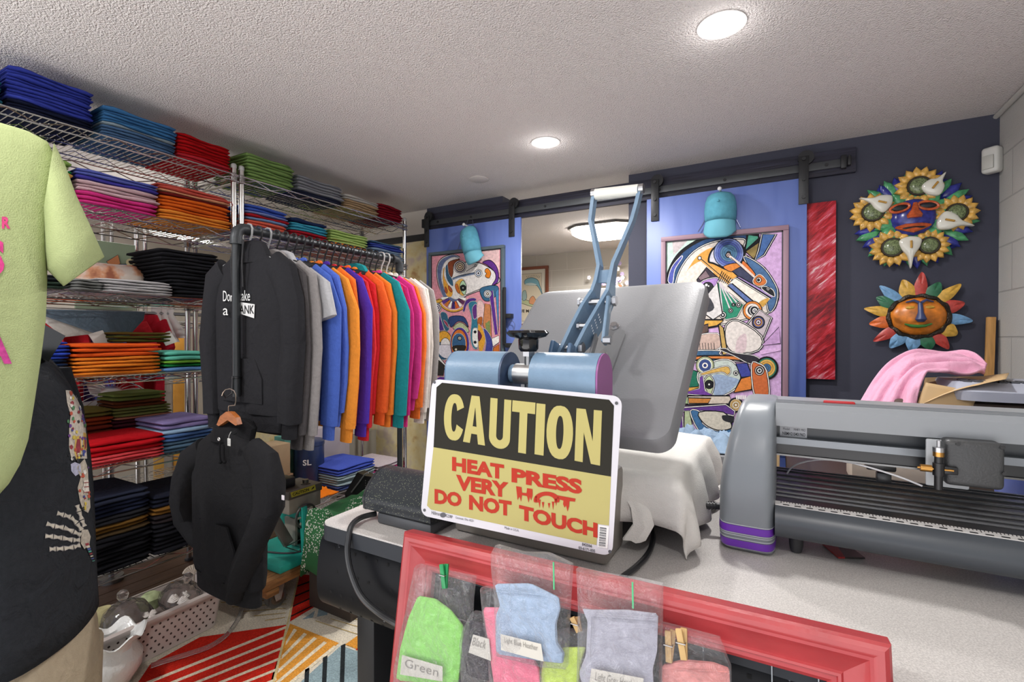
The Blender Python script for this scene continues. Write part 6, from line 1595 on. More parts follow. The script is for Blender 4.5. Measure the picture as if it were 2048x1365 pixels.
q = [W(1574, 948, Y=1.27), W(1582, 937, Y=1.26), W(1600, 927, Y=1.24), W(1640, 920, Y=1.22), W(1690, 924, Y=1.20), W(1740, 936, Y=1.19), W(1800, 955, Y=1.175), W(1845, 973, Y=1.165)]
tag(MB().tube(spline(q, 5, closed=False), .0018, 8).build('white_cable', plastic('c9c9cc', .4)), 'thin white cable arching over the bed of the vinyl cutter', 'cable')
tag(MB().box(W(1678, 806, Y=1.21) + Vector((0, 0, -.0)), (.055, .014, .006), .002).build('red_cutter_knife', plastic('b81f24', .35)), 'small red knife lying on top of the vinyl cutter cover', 'knife')
a_ = W(1690, 1104, Z=DESK + .003)
sc2 = thing('scraper', 'small red and black scraper lying on the desk under the vinyl cutter', 'scraper', a_)
MB().prism([W(x, y, Z=DESK + .002) for x, y in ((1642, 1088), (1672, 1092), (1690, 1118), (1677, 1118))], (0, 0, .003)).build('handle', plastic('9a2a26', .35), sc2)
MB().prism([W(x, y, Z=DESK + .002) for x, y in ((1672, 1092), (1700, 1096), (1730, 1119), (1690, 1118))], (0, 0, .003)).build('blade', plastic('2a2826', .3), sc2)
# plug and cord of the cutter
pc_ = thing('cutter_cord', 'black power cord plugged into the left cap of the vinyl cutter', 'cord', W(1380, 1010, Z=.80))
q = [Vector((-.122, 1.16, .822)), W(1408, 1011, Y=1.15), W(1370, 1010, Y=1.13), W(1335, 1017, Y=1.10), W(1314, 1030, Y=1.07), W(1305, 1050, Z=.769), W(1307, 1075, Z=.768), W(1298, 1105, Z=.768), W(1275, 1132, Z=.768), W(1245, 1155, Z=.768), W(1225, 1170, Z=.768)]
MB().tube(spline(q, 6, closed=False), .0055, 10).build('cord', plastic('222326', .3), pc_)
m_ = MB()
for k in range(4):
    t0 = q[0].lerp(q[1], .1 + k * .24); m_.cyl(t0, t0.lerp(q[1], .13), .0095, 14)
m_.cyl(q[0] + Vector((.008, 0, 0)), q[1], .0075, 14).build('plug', plastic('2b2c2e', .4), pc_)

# ------------------------------------------------------------------ things behind the cutter
tbk = thing('side_table', 'dark work table behind the desk in the right corner', 'table', (.40, 2.3, 0))
MB().box2((.02, 1.80, .70), (RIGHT - .006, 2.80, .735), .005).build('tabletop', mat('dark brown laminate', '3a322e', rough=.4), tbk)
for x in (.06, .80):
    for y in (1.84, 2.76): MB().box2((x - .02, y - .02, 0), (x + .02, y + .02, .70), .002).build('leg', M_BLACK, tbk)
mc_ = thing('sewing_machine_case', 'brown ribbed machine case under the pink cloth and kraft paper', 'machine', (.52, 2.2, .736))
MB().box2((.34, 2.06, .737), (RIGHT - .03, 2.42, .99), .012).build('body', mat('dark brown ribbed case', '4f4038', rough=.5), mc_)
for k in range(4): MB().box2((.34, 2.052, .80 + k * .045), (RIGHT - .03, 2.06, .815 + k * .045), .002).build('rib', mat('rib brown', '6a564a', rough=.5), mc_)
lp = thing('grey_keypad_device', 'pale grey device with rows of dark keys behind the vinyl cutter at right edge', 'device', (.68, 2.1, 1.0))
k0 = W(1975, 800, Y=2.02)
MB().loft([(Vector((.665, 2.17, 1.0)), (.18, 0, 0), (0, .16, 0)), (Vector((.665, 2.17, 1.03)), (.185, 0, 0), (0, .165, 0)), (Vector((.665, 2.19, 1.055)), (.17, 0, 0), (0, .13, 0))], 24, pw=.35).build('body', plastic('a9aebd', .35), lp)
for k in range(24):
    x = .53 + (k % 8) * .028; y = 2.08 + (k // 8) * .028
    MB().box((x, y, 1.056), (.02, .018, .008), .002).build('key', plastic('3f4248', .4), lp)
bi = thing('blue_appliance', 'shiny blue rounded appliance with a lime green strip behind the vinyl cutter', 'appliance', (.50, 1.62, DESK + .01))
c = W(2045, 850, Y=1.58)
MB().loft([((.56, 1.56, DESK + .001), (.10, 0, 0), (0, .06, 0)), ((.56, 1.56, .85), (.115, 0, 0), (0, .065, 0)), ((.57, 1.56, .96), (.12, 0, 0), (0, .065, 0)), ((.58, 1.56, 1.02), (.095, 0, 0), (0, .055, 0)), ((.59, 1.56, 1.045), (.05, 0, 0), (0, .03, 0))], 26).build('body', plastic('5a68a8', .22), bi)
MB().ball((.585, 1.495, 1.005), (.055, .010, .010), 14).build('strip', plastic('7fd06a', .3), bi)
tag(MB().box2((.20, 1.86, .737), (.45, 2.0, .86), .004).build('cream_box', mat('carton c9bcae', 'c9bcae', rough=.7)), 'cream box seen under the beam of the vinyl cutter', 'box')
tag(MB().box2((-.10, 1.95, .0), (.0, 2.25, .86), .004).build('tan_carton', mat('carton c2a67c', 'c2a67c', rough=.7)), 'tan carton standing by the right blue door behind the cutter', 'box')
# kraft paper sheet and pink cloth
kp = []
def kraft(u, v):
    A0, A1 = W(1838, 812, Y=2.04), W(2012, 766, Y=2.0); B0, B1 = W(1850, 756, Y=2.30), W(2018, 752, Y=2.30)
    p_ = A0.lerp(A1, u).lerp(B0.lerp(B1, u), v)
    p_.z += .018 * math.sin(u * 3) * (1 - v) + .03 * max(0, u - .7)
    return p_
tag(MB().surf(20, 12, kraft).build('kraft_paper', mat('kraft paper', 'c4a67a', rough=.6, var=.06, vscale=6), solid=.0015, smooth=80), 'curling sheet of kraft paper lying over the brown machine case', 'paper')
def kraft2(u, v):
    A0, A1 = W(1832, 815, Y=2.045), W(1945, 815, Y=2.045); B0, B1 = W(1850, 765, Y=2.055), W(1958, 785, Y=2.055)
    return A0.lerp(A1, u).lerp(B0.lerp(B1, u), v) + Vector((0, -.008 * math.sin(u * PI), 0))
tag(MB().surf(10, 6, kraft2).build('kraft_paper', mat('kraft paper', 'c4a67a'), solid=.0015, smooth=80), 'kraft paper flap hanging down the front of the machine case', 'paper')
def pink(u, v):
    # u along the long cloth from bottom left to the bunched right end, v across
    lo_ = [W(x, y, Y=2.04) for x, y in ((1705, 825), (1765, 822), (1828, 815))]
    path_lo = spline([W(1826, 835, Y=2.03), W(1842, 770, Y=2.05), W(1862, 748, Y=2.08), W(1900, 748, Y=2.10), W(1945, 750, Y=2.13), W(1968, 745, Y=2.17)], 6, closed=False)
    path_hi = spline([W(1700, 835, Y=2.12), W(1745, 765, Y=2.20), W(1800, 712, Y=2.26), W(1860, 704, Y=2.30), W(1925, 703, Y=2.30), W(1972, 732, Y=2.24)], 6, closed=False)
    f_ = u * (len(path_lo) - 1); i = min(int(f_), len(path_lo) - 2); t_ = f_ - i
    a_ = path_lo[i].lerp(path_lo[i + 1], t_); b_ = path_hi[i].lerp(path_hi[i + 1], t_)
    p_ = a_.lerp(b_, v)
    q_ = math.sin(v * 19 + u * 3 + 2 * noise.noise(Vector((u * 3, v * 3, 1)))) * .016 * (1 - abs(v - .45)) + .02 * noise.noise(Vector((u * 5, v * 7, 4)))
    return p_ + Vector((0, -.5, .8)) * q_
pk = MB().surf(48, 40, pink)
tag(pk.build('pink_cloth', fab('dba3bc', .03), solid=.006, smooth=80), 'crumpled pale pink cloth draped over the machine below the metal sun', 'cloth')
# folded blue garments on the floor level behind the white cloth
bl_ = MB()
cloth('denim_pile', 'pale blue crumpled garments behind the white cloth by the right door', 'clothes', (-.41, 1.95, .76), (.28, 0, 0), (0, .30, 0), (0, 0, 1), .06, 8, fab('7f93a8'), 6)
tag(MB().box2((-.42, 1.93, 0), (-.11, 2.26, .758), .006).build('grey_crate', mat('carton 7c7c7e', '7c7c7e')), 'grey crate under the pale blue garments', 'crate')

# ------------------------------------------------------------------ red picture frame with bagged masks
fT = Vector((-.6695, .752, .802)); fR = Vector((.122, .752, .817))
fx_ = (fR - fT).normalized(); FWd = (fR - fT).length; FHt = .80
fz_ = Vector((0, .175, 1)).normalized(); fz_ = (fz_ - fx_ * fz_.dot(fx_)).normalized(); fn_ = fx_.cross(fz_); fn_ = fn_ if fn_.y < 0 else -fn_
fo0 = fT - fz_ * FHt
def fp_(u, v, w=0.0): return fo0 + fx_ * u + fz_ * v + fn_ * w
Mf = Matrix((fx_, -fn_, fz_)).transposed()
M_RED = mat('worn red frame paint', 'a83438', rough=.38, var=.12, vscale=14, bump=.1, bscale=90, coat=.2)
fm_ = thing('red_picture_frame', 'large empty red moulded picture frame leaning on the desk front, hung with bagged masks', 'picture frame', fp_(FWd / 2, 0), Mf)
prof = [(0, -.022), (0, .004), (.003, .009), (.008, .012), (.014, .011), (.019, .008), (.023, .0085), (.026, .006), (.034, .0015), (.044, -.004), (.050, -.0065), (.0525, -.004), (.056, -.004), (.0575, -.007), (.0605, -.0065), (.063, -.006), (.068, -.010), (.068, -.022)]
vs = []
for s_, h_ in prof: vs += [fp_(s_, FHt - s_, h_), fp_(FWd - s_, FHt - s_, h_), fp_(FWd - s_, s_, h_), fp_(s_, s_, h_)]
fs = [[i * 4 + k, i * 4 + (k + 1) % 4, ((i + 1) % len(prof)) * 4 + (k + 1) % 4, ((i + 1) % len(prof)) * 4 + k] for i in range(len(prof)) for k in range(4)]
MB().add(vs, fs).build('moulding', M_RED, fm_, smooth=25)
wg = MB()
for u in (.085, .20, .33, .45, .57, .66, .715):
    wg.tube([fp_(u, .05, -.018), fp_(u, FHt - .05, -.018)], .0012, 5)
for v in (.66, .60, .50, .36, .2):
    wg.tube([fp_(.05, v, -.0165), fp_(FWd - .05, v, -.0165)], .0012, 5)
wg.build('wire_grid', metal('7d8286', .35), fm_)
def film_mat():
    def f(nt, b):
        out = nt.nodes['Material Output']
        tr_ = nt.nodes.new('ShaderNodeBsdfTransparent'); tr_.inputs[0].default_value = (.97, .97, .98, 1)
        gl = nt.nodes.new('ShaderNodeBsdfGlossy'); gl.inputs['Roughness'].default_value = .09
        mx = nt.nodes.new('ShaderNodeMixShader')
        lw = nt.nodes.new('ShaderNodeLayerWeight'); lw.inputs[0].default_value = .35
        tc = nt.nodes.new('ShaderNodeTexCoord')
        n = nt.nodes.new('ShaderNodeTexNoise'); n.inputs['Scale'].default_value = 38; n.inputs['Detail'].default_value = 5; n.inputs['Distortion'].default_value = 1.4
        nt.links.new(tc.outputs['Object'], n.inputs['Vector'])
        bp = nt.nodes.new('ShaderNodeBump'); bp.inputs['Strength'].default_value = 1.0; bp.inputs['Distance'].default_value = .012
        nt.links.new(n.outputs['Fac'], bp.inputs['Height']); nt.links.new(bp.outputs['Normal'], gl.inputs['Normal']); nt.links.new(bp.outputs['Normal'], lw.inputs['Normal'])
        pw_ = nt.nodes.new('ShaderNodeMath'); pw_.operation = 'POWER'; pw_.inputs[1].default_value = 1.6; mr = nt.nodes.new('ShaderNodeMapRange'); mr.inputs['To Min'].default_value = .06; mr.inputs['To Max'].default_value = .62
        nt.links.new(lw.outputs['Facing'], pw_.inputs[0]); nt.links.new(pw_.outputs[0], mr.inputs['Value']); nt.links.new(mr.outputs[0], mx.inputs[0])
        nt.links.new(tr_.outputs[0], mx.inputs[1]); df = nt.nodes.new('ShaderNodeBsdfDiffuse'); df.inputs[0].default_value = (.9, .9, .92, 1); m2 = nt.nodes.new('ShaderNodeMixShader'); m2.inputs[0].default_value = .3; nt.links.new(gl.outputs[0], m2.inputs[1]); nt.links.new(df.outputs[0], m2.inputs[2]); nt.links.new(m2.outputs[0], mx.inputs[2]); nt.links.new(mx.outputs[0], out.inputs['Surface'])
    return node_mat('clear plastic film', f)
M_FILM = film_mat()
def FP(px, py, w): return WP(px, py, fp_(0, FHt, w), fn_)
HW = 'paper label'
def bagged(kind, bag_px, mask_px, lab_px, hexc, txt, w, lbag, lmask, stitch=None, over=False):
    mk = thing('face_mask', lmask, 'face mask', FP(*mask_px[0], w), group='bagged masks on the red frame')
    mp2 = [FP(x, y, w) for x, y in mask_px]
    ol = [a_.lerp(b_, t_) for a_, b_ in zip(mp2, mp2[1:] + mp2[:1]) for t_ in (.08, .35, .65, .92)]
    MB().pillow(ol, fn_, .005, .003, wr=.003, seed=len(txt) + w * 100).build('cloth', fab(hexc, .12, .1), mk)
    if stitch:
        for (x0, y0, x1, y1) in stitch:
            MB().tube([FP(x0 + (x1 - x0) * t_, y0 + (y1 - y0) * t_ , w + .0075 ) for t_ in (0, .25, .5, .75, 1)], .0007, 5).build('seam', fab(hexc), mk)
    bg = thing('plastic_bag', lbag, 'plastic bag', FP(*bag_px[0], w), group='clear bags on the red frame')
    bol = [FP(x, y, w + .004) for x, y in bag_px]
    q = []
    for i, p_ in enumerate(bol):
        p2 = bol[(i + 1) % len(bol)]
        q += [p_, p_.lerp(p2, .33), p_.lerp(p2, .66)]
    MB().pillow(q, fn_, .014, .014, wr=.012, seed=7 + len(txt)).build('film', M_FILM, bg, smooth=60)
    if lab_px:
        lc = [FP(x, y, w + .0125) for x, y in lab_px]
        lo_ = MB().prism(lc, fn_ * -.0006).build('paper_label', plastic('c6c2b8', .6), bg)
        A_, B_, D_ = Vector(lc[0]), Vector(lc[1]), Vector(lc[-1])
        tt = MB(); put_text(tt, txt, (.10, .45, .92, .88), lambda u, v: A_ + (B_ - A_) * u + (D_ - A_) * (1 - v) + fn_ * .0008, -.004, col='8a8680')
        tt.build('handwriting', ATTR, lo_, smooth=0)
    return mk, bg
bagged('g', [(833, 1131), (870, 1141), (945, 1156), (940, 1200), (936, 1300), (915, 1385), (785, 1375), (789, 1340), (800, 1270)], [(836, 1193), (870, 1199), (900, 1221), (926, 1254), (922, 1310), (915, 1372), (792, 1362), (800, 1299), (817, 1236)], [(804, 1311), (885, 1334), (885, 1364), (800, 1350)], '8fd06a', 'Green', .012, 'clear bag holding the neon green mask under the green clothespin', 'neon green cloth mask at left end of the red frame')
bagged('b', [(943, 1226), (975, 1232), (990, 1385), (925, 1380), (921, 1290), (928, 1254)], [(940, 1242), (972, 1249), (984, 1319), (985, 1365), (935, 1352), (922, 1289)], [(946, 1270), (978, 1279), (982, 1323), (937, 1306)], '3a363c', 'Black', .008, 'clear bag holding the black mask between the green and pink ones', 'black cloth mask between the neon green and pink ones')
bagged('p', [(962, 1176), (1000, 1180), (1085, 1330), (1085, 1390), (985, 1390), (972, 1290)], [(966, 1216), (1010, 1217), (1050, 1290), (1077, 1336), (1080, 1385), (990, 1385), (977, 1294)], None, 'e0768e', 'Pink', .016, 'clear bag holding the pink mask half hidden by the light blue one', 'bright pink cloth mask half hidden behind the light blue one')
bagged('y', [(1082, 1270), (1130, 1262), (1172, 1265), (1170, 1385), (1080, 1385)], [(1090, 1310), (1130, 1296), (1171, 1296), (1160, 1334), (1155, 1385), (1082, 1385), (1082, 1345)], None, 'c0d860', 'Yellow', .010, 'clear bag holding the neon yellow mask below the light blue one', 'neon yellow cloth mask between the light blue and grey ones')
bagged('lb', [(990, 1092), (1042, 1107), (1092, 1108), (1141, 1131), (1136, 1210), (1130, 1340), (1085, 1336), (993, 1314), (986, 1170), (981, 1109)], [(989, 1169), (1060, 1168), (1117, 1196), (1120, 1220), (1112, 1249), (1114, 1286), (1128, 1308), (1125, 1328), (1090, 1324), (992, 1309), (992, 1231), (1000, 1212)], [(1001, 1269), (1082, 1289), (1087, 1324), (1002, 1301)], '9aaec6', 'Light Blue Heather', .026, 'clear bag holding the light blue mask, draped over the frame top', 'light blue heather cloth mask hanging over the middle of the frame', stitch=[(992, 1180, 1085, 1186), (992, 1184, 1085, 1190)])
bagged('gr', [(1152, 1138), (1205, 1150), (1267, 1159), (1323, 1171), (1322, 1249), (1320, 1395), (1152, 1395), (1157, 1240)], [(1165, 1219), (1185, 1221), (1250, 1221), (1316, 1229), (1314, 1304), (1305, 1340), (1308, 1392), (1170, 1392), (1158, 1346), (1172, 1310), (1175, 1244)], [(1183, 1338), (1287, 1358), (1285, 1388), (1176, 1385)], 'a4a4b0', 'Light Grey Heather', .026, 'clear bag holding the grey mask, draped over the frame top', 'grey heather cloth mask hanging right of the light blue one', stitch=[(1178, 1228, 1314, 1237), (1178, 1232, 1314, 1241), (1183, 1236, 1180, 1320)])
bagged('co', [(1322, 1250), (1370, 1262), (1437, 1280), (1461, 1340), (1462, 1395), (1322, 1395)], [(1324, 1331), (1365, 1321), (1425, 1326), (1458, 1338), (1461, 1392), (1324, 1392)], None, 'd08a86', 'Coral', .012, 'clear bag holding the coral mask under the wooden clothespin', 'coral heather cloth mask under the wooden clothespin', stitch=[(1326, 1338, 1455, 1345)])
def pin(label, x0, y0, x1, y1, c_, w):
    t = thing('clothespin', label, 'clothespin', FP(x0, y0, w), group='clothespins on the red frame')
    a_, b_ = FP(x0, y0, w), FP(x1, y1, w)
    m_ = plastic(c_, .35) if c_ == '1f8a50' else mat('pin wood', c_, rough=.6)
    for o_, sh in ((0, Vector()), (.008, fx_ * .006)):
        p0, p1 = a_ - fn_ * o_ + sh, b_ - fn_ * o_ * .3
        MB().bar(p0, p1, .009, .0045, fn_, .001).build('jaw', m_, t)
    c = a_.lerp(b_, .45)
    MB().tube([c - fx_ * .006, c - fx_ * .006 + fn_ * .004, c + fx_ * .006 + fn_ * .004, c + fx_ * .006 - fn_ * .008], .0009, 6).build('spring', metal('a9a9a9', .3), t)
pin('green plastic clothespin holding the neon green mask bag', 883, 1129, 889, 1178, '1f8a50', .034)
pin('wooden clothespin holding the coral mask bag', 1357, 1258, 1368, 1321, 'c2a06a', .030)
pin('wooden clothespin behind the grey mask bag, left of another wooden one', 1336, 1262, 1338, 1326, 'b99a68', .016)
pin('wooden clothespin between the light blue and grey masks', 1144, 1235, 1158, 1265, 'c2a06a', .014)
for x0, y0, x1, y1, lb in ((1107, 1125, 1108, 1180, 'light blue'), (1265, 1165, 1266, 1218, 'grey')):
    tag(MB().bar(FP(x0, y0, .042), FP(x1, y1, .042), .0025, .001, fn_).build('twist_tie', plastic('3fa870', .4)), 'thin green twist tie on the bag of the %s mask' % lb, 'twist tie')

# ------------------------------------------------------------------ rug
RGZ = .008
rug = MB()
rug.box2((-2.27, .10, .001), (-.72, 1.62, RGZ - .001), .002, col='c9c0ae')
def rz(px, py, k): v = W(px, py, Z=RGZ); v.z = RGZ + k * .00012; return v
def strip(a_, b_, n, w, col, k, flip=0):
    """stripes between two edges a=(p0,p1), b=(p0,p1)"""
    (a0, a1), (b0, b1) = a_, b_
    for i in range(n):
        t0 = (i + .5 - w / 2) / n; t1 = (i + .5 + w / 2) / n
        L = lambda p, q, t: (p[0] + (q[0] - p[0]) * t, p[1] + (q[1] - p[1]) * t)
        q = [L(a0, a1, t0), L(a0, a1, t1), L(b0, b1, t1), L(b0, b1, t0)]
        rug.add([rz(x, y, k) for x, y in q], [[0, 1, 2, 3]], col=col)
def tri(pts, col, k): rug.poly([rz(x, y, k) for x, y in pts], col=col)
RED_, ORG, BLU = 'b8281c', 'c98a38', '84979c'
tri([(400, 1275), (575, 1250), (545, 1365), (534, 1420), (240, 1420), (300, 1330)], RED_, 1)
for i in range(9):
    y0 = 1262 + i * 23
    x1 = 574 - (i * 4.2)
    p0 = (x1, 1252 + i * 21); p1 = (p0[0] - 330, p0[1] + 132)
    q = [p0, (p0[0], p0[1] + 5), (p1[0], p1[1] + 6), p1]
    rug.add([rz(x, y, 2) for x, y in q], [[0, 1, 2, 3]], col='cdbfa8')
tri([(580, 1248), (678, 1287), (534, 1400), (545, 1350)], ORG, 1)
for i in range(5):
    p0 = (588 + i * 20, 1258 + i * 8.5); p1 = (572 - i * 8, 1284 + i * 28)
    rug.add([rz(x, y, 2) for x, y in (p0, (p0[0] + 6, p0[1] + 3), (p1[0] - 1, p1[1] + 8), p1)], [[0, 1, 2, 3]], col='d2c6ae')
tri([(597, 1149), (632, 1152), (660, 1196), (580, 1244)], RED_, 1)
for i in range(4): rug.add([rz(x, y, 2) for x, y in ((594 - i * 4, 1172 + i * 20), (632 + i * 7, 1158 + i * 13), (633 + i * 7, 1161 + i * 13), (594 - i * 4, 1175 + i * 20))], [[0, 1, 2, 3]], col='2a1c1c')
tri([(604, 1240), (662, 1200), (728, 1219), (690, 1224)], BLU, 1)
for i in range(4): rug.add([rz(x, y, 2) for x, y in ((632 + i * 26, 1216 - i * 1), (638 + i * 26, 1216 - i), (634 + i * 28, 1234 - i * 4), (626 + i * 28, 1236 - i * 4))], [[0, 1, 2, 3]], col='cfc6b4')
tri([(765, 1236), (830, 1275), (830, 1345), (795, 1330), (690, 1290)], ORG, 1)
for i in range(5): rug.add([rz(x, y, 2) for x, y in ((780 + i * 16, 1246 + i * 10), (785 + i * 16, 1249 + i * 10), (716 + i * 22, 1302 + i * 8), (711 + i * 22, 1300 + i * 8))], [[0, 1, 2, 3]], col='b8381c')
tri([(682, 1292), (790, 1330), (700, 1380), (540, 1420)], BLU, 1)
for i in range(6):
    x = 610 + i * 36
    rug.add([rz(a_, b_, 2) for a_, b_ in ((x + 0, 1340 - (i if i < 2 else 4 - i) * 24 if i < 3 else 1296 + (i - 2) * 9), (x + 9, 1336 - (i if i < 2 else 4 - i) * 24 if i < 3 else 1299 + (i - 2) * 9), (x + 6, 1395 - i * 8), (x - 3, 1395 - i * 8))], [[0, 1, 2, 3]], col='262a2c')
tri([(700, 1380), (795, 1338), (860, 1360), (860, 1420), (690, 1420)], RED_, 1)
for i in range(6): rug.add([rz(x, y, 2) for x, y in ((420 + i * 22, 1196 + i * 9), (575 - i * 1, 1190 + i * 9), (575 - i, 1191.3 + i * 9), (420 + i * 22, 1197.6 + i * 9))], [[0, 1, 2, 3]], col='b09a68')
for i in range(4): rug.add([rz(x, y, 2) for x, y in ((630 + i * 30, 1243 - i * 4), (632 + i * 30, 1242 - i * 4), (720 + i * 16, 1270 - i * 11), (718 + i * 16, 1271 - i * 11))], [[0, 1, 2, 3]], col='b09a68')
rug.add([rz(x, y, 3) for x, y in ((597, 1149), (600, 1149), (550, 1365), (545, 1365))], [[0, 1, 2, 3]], col='c2b184')
tag(rug.build('area_rug', mat('rug pile', attr=True, rough=1.0, var=.22, vscale=160, bump=.9, bscale=260, spec=.05), smooth=0), 'rug with red, orange and blue striped triangles on cream on the floor', 'rug')

# ------------------------------------------------------------------ basket with glassware
bk = thing('plastic_basket', 'pale plastic basket with round holes full of glass lids on the rug', 'basket', (-2.13, .93, RGZ))
PB = plastic('bdb2ac', .45)
B0 = dict(x0=-2.215, x1=-2.03, y0=.72, y1=1.135, z=RGZ + .001); BH = .158
wall = MB()
def bring(f_, z): return [Vector((x, y, z)) for x, y in rrect(B0['x0'] - f_, B0['x1'] + f_, B0['y0'] - f_, B0['y1'] + f_, .03, 5)]
rs = [bring(0, B0['z']), bring(.010, B0['z'] + BH * .5), bring(.02, B0['z'] + BH)]
inn = [bring(.017, B0['z'] + BH), bring(.007, B0['z'] + BH * .5), bring(-.003, B0['z'] + .003)]
allr = rs + inn; nq = len(rs[0]); vs = [p_ for r_ in allr for p_ in r_]
fs = [[i * nq + k, i * nq + (k + 1) % nq, (i + 1) * nq + (k + 1) % nq, (i + 1) * nq + k] for i in range(len(allr) - 1) for k in range(nq)] + [[k for k in range(nq)][::-1], [(len(allr) - 1) * nq + k for k in range(nq)]]
wall.add(vs, fs)
rim_ = MB(); a_ = bring(.018, B0['z'] + BH); b_ = bring(.032, B0['z'] + BH); c_ = bring(.034, B0['z'] + BH - .014); d_ = bring(.018, B0['z'] + BH + .004)
vs = a_ + d_ + b_ + c_; fs = [[i * nq + k, i * nq + (k + 1) % nq, (i + 1) * nq + (k + 1) % nq, (i + 1) * nq + k] for i in range(3) for k in range(nq)]
rim_.add(vs, fs).build('rim', PB, bk, solid=.002)
ho = wall
for r_ in range(6):
    for k in range(15):
        y = .745 + k * .0262 + (.013 if r_ % 2 else 0); z = RGZ + .022 + r_ * .0205
        f_ = .02 * (z - B0['z']) / BH
        c = Vector((B0['x1'] + f_ + .0008, y, z))
        if y > 1.12: continue
        ho.add([c + Vector((.0002, .0042 * math.cos(q), .0042 * math.sin(q))) for q in [2 * PI * i / 10 for i in range(10)]], [list(range(10))], mi=1)
wall.build('basket_wall', [PB, mat('hole dark', '3a2c28', rough=.9)], bk)
M_GLASS = node_mat('pressed smoky glass', lambda nt, b: None)
_b = M_GLASS.node_tree.nodes['Principled BSDF']; _b.inputs['Base Color'].default_value = lin('d9d2cf'); _b.inputs['Transmission Weight'].default_value = .95; _b.inputs['Roughness'].default_value = .06; _b.inputs['IOR'].default_value = 1.35
_n = M_GLASS.node_tree.nodes.new('ShaderNodeTexVoronoi'); _n.inputs['Scale'].default_value = 38
_t = M_GLASS.node_tree.nodes.new('ShaderNodeTexCoord'); _p = M_GLASS.node_tree.nodes.new('ShaderNodeBump'); _p.inputs['Strength'].default_value = .9; _p.inputs['Distance'].default_value = .006
M_GLASS.node_tree.links.new(_t.outputs['Object'], _n.inputs['Vector']); M_GLASS.node_tree.links.new(_n.outputs['Distance'], _p.inputs['Height']); M_GLASS.node_tree.links.new(_p.outputs['Normal'], _b.inputs['Normal'])
def dish(label, c, r, h, tilt):
    t = thing('glass_dish', label, 'glass dish', c, tilt)
    M = WMX[t.name]
    def T(prof, n=28, lobes=0):
        vs = []
        for rr, z in prof:
            for k in range(n):
                a_ = 2 * PI * k / n; q = rr * (1 + lobes * math.cos(a_ * 12)); vs.append(M @ Vector((q * math.cos(a_), q * math.sin(a_), z)))
        fs = [[i * n + k, i * n + (k + 1) % n, (i + 1) * n + (k + 1) % n, (i + 1) * n + k] for i in range(len(prof) - 1) for k in range(n)]
        return MB().add(vs, fs)
    T([(r, 0), (r * 1.0, .006), (r * .93, .02), (r * .75, h * .7), (r * .4, h * .95), (r * .13, h)], lobes=.02).build('lid', M_GLASS, t, solid=.003)
    T([(.006, h), (.012, h + .006), (.019, h + .02), (.017, h + .034), (.006, h + .043), (.0005, h + .045)], 16).build('lid_knob', M_GLASS, t)
    T([(r * .4, -.05), (r * .5, -.048), (r * .95, -.012), (r * 1.02, -.002)], lobes=.03).build('bowl', M_GLASS, t, solid=.003)
dish('smoky pressed glass lidded dish at the near end of the basket', (-2.125, .855, .14), .082, .075, (R(4), R(-8), 0))
dish('smoky pressed glass lidded dish at the far end of the basket', (-2.115, 1.035, .145), .078, .06, (R(-12), R(14), 0))
def roses(label, c, s_):
    t = thing('ceramic_roses', label, 'ornament', c, group='white ceramic rose clusters')
    for k in range(3):
        d = Vector((.02 * math.cos(k * 2.1), .022 * math.sin(k * 2.1), .004 * k)) * s_
        m_ = MB()
        for q in range(5):
            rr = (.018 - q * .003) * s_
            m_.tube([Vector(c) + d + Vector((rr * math.cos(a_), rr * math.sin(a_), .004 * q * s_ + .002 * math.sin(a_ * 3 + q))) for a_ in [2 * PI * i / 16 for i in range(16)]], .0032 * s_, 6, closed=True)
        m_.ball(Vector(c) + d, (.017 * s_, .017 * s_, .012 * s_), 10)
        m_.build('rose', plastic('cfc8c2', .35), t)
    return t
roses('cluster of white ceramic roses at the right side of the basket', (-2.055, 1.005, .165), 1.0)
roses('small white ceramic rose near the front right rim of the basket', (-2.052, .90, .158), .6)
sf = MB()
for k in range(9):
    a_ = R(-70 + k * 18); c0_ = Vector((-2.15, 1.10, .205)); sf.tube([c0_, c0_ + Vector((-.01, .035 * math.sin(a_), .035 * math.cos(a_) * .7 + .01))], [.004, .007], 7)
sf.lathe([(.0, -.065), (.014, -.064), (.006, -.04), (.007, 0)], (-2.15, 1.10, .205), n=12)
tag(sf.build('fan_ornament', plastic('c9bcae', .3)), 'fan shaped cream ornament standing at the far corner of the basket', 'ornament')
tag(MB().loft([((-2.17, .95, .13), (.03, 0, 0), (0, .03, 0)), ((-2.17, .95, .17), (.034, 0, 0), (0, .05, 0)), ((-2.17, .95, .19), (.016, 0, 0), (0, .02, 0))], 18).build('green_glass_shade', mat('green glass', 'a9b58a', rough=.15, var=.3, vscale=30)), 'pale green glass piece between the two lids in the basket', 'glass')
tag(MB().loft([((-2.19, .80, .10), (.02, 0, 0), (0, .03, 0)), ((-2.20, .80, .17), (.03, 0, 0), (0, .05, 0)), ((-2.20, .80, .19), (.02, 0, 0), (0, .035, 0))], 18).build('yellow_dish', mat('yellow glass', 'c2b98a', rough=.2, var=.2, vscale=30)), 'pale yellow patterned dish at the back left of the basket', 'dish')

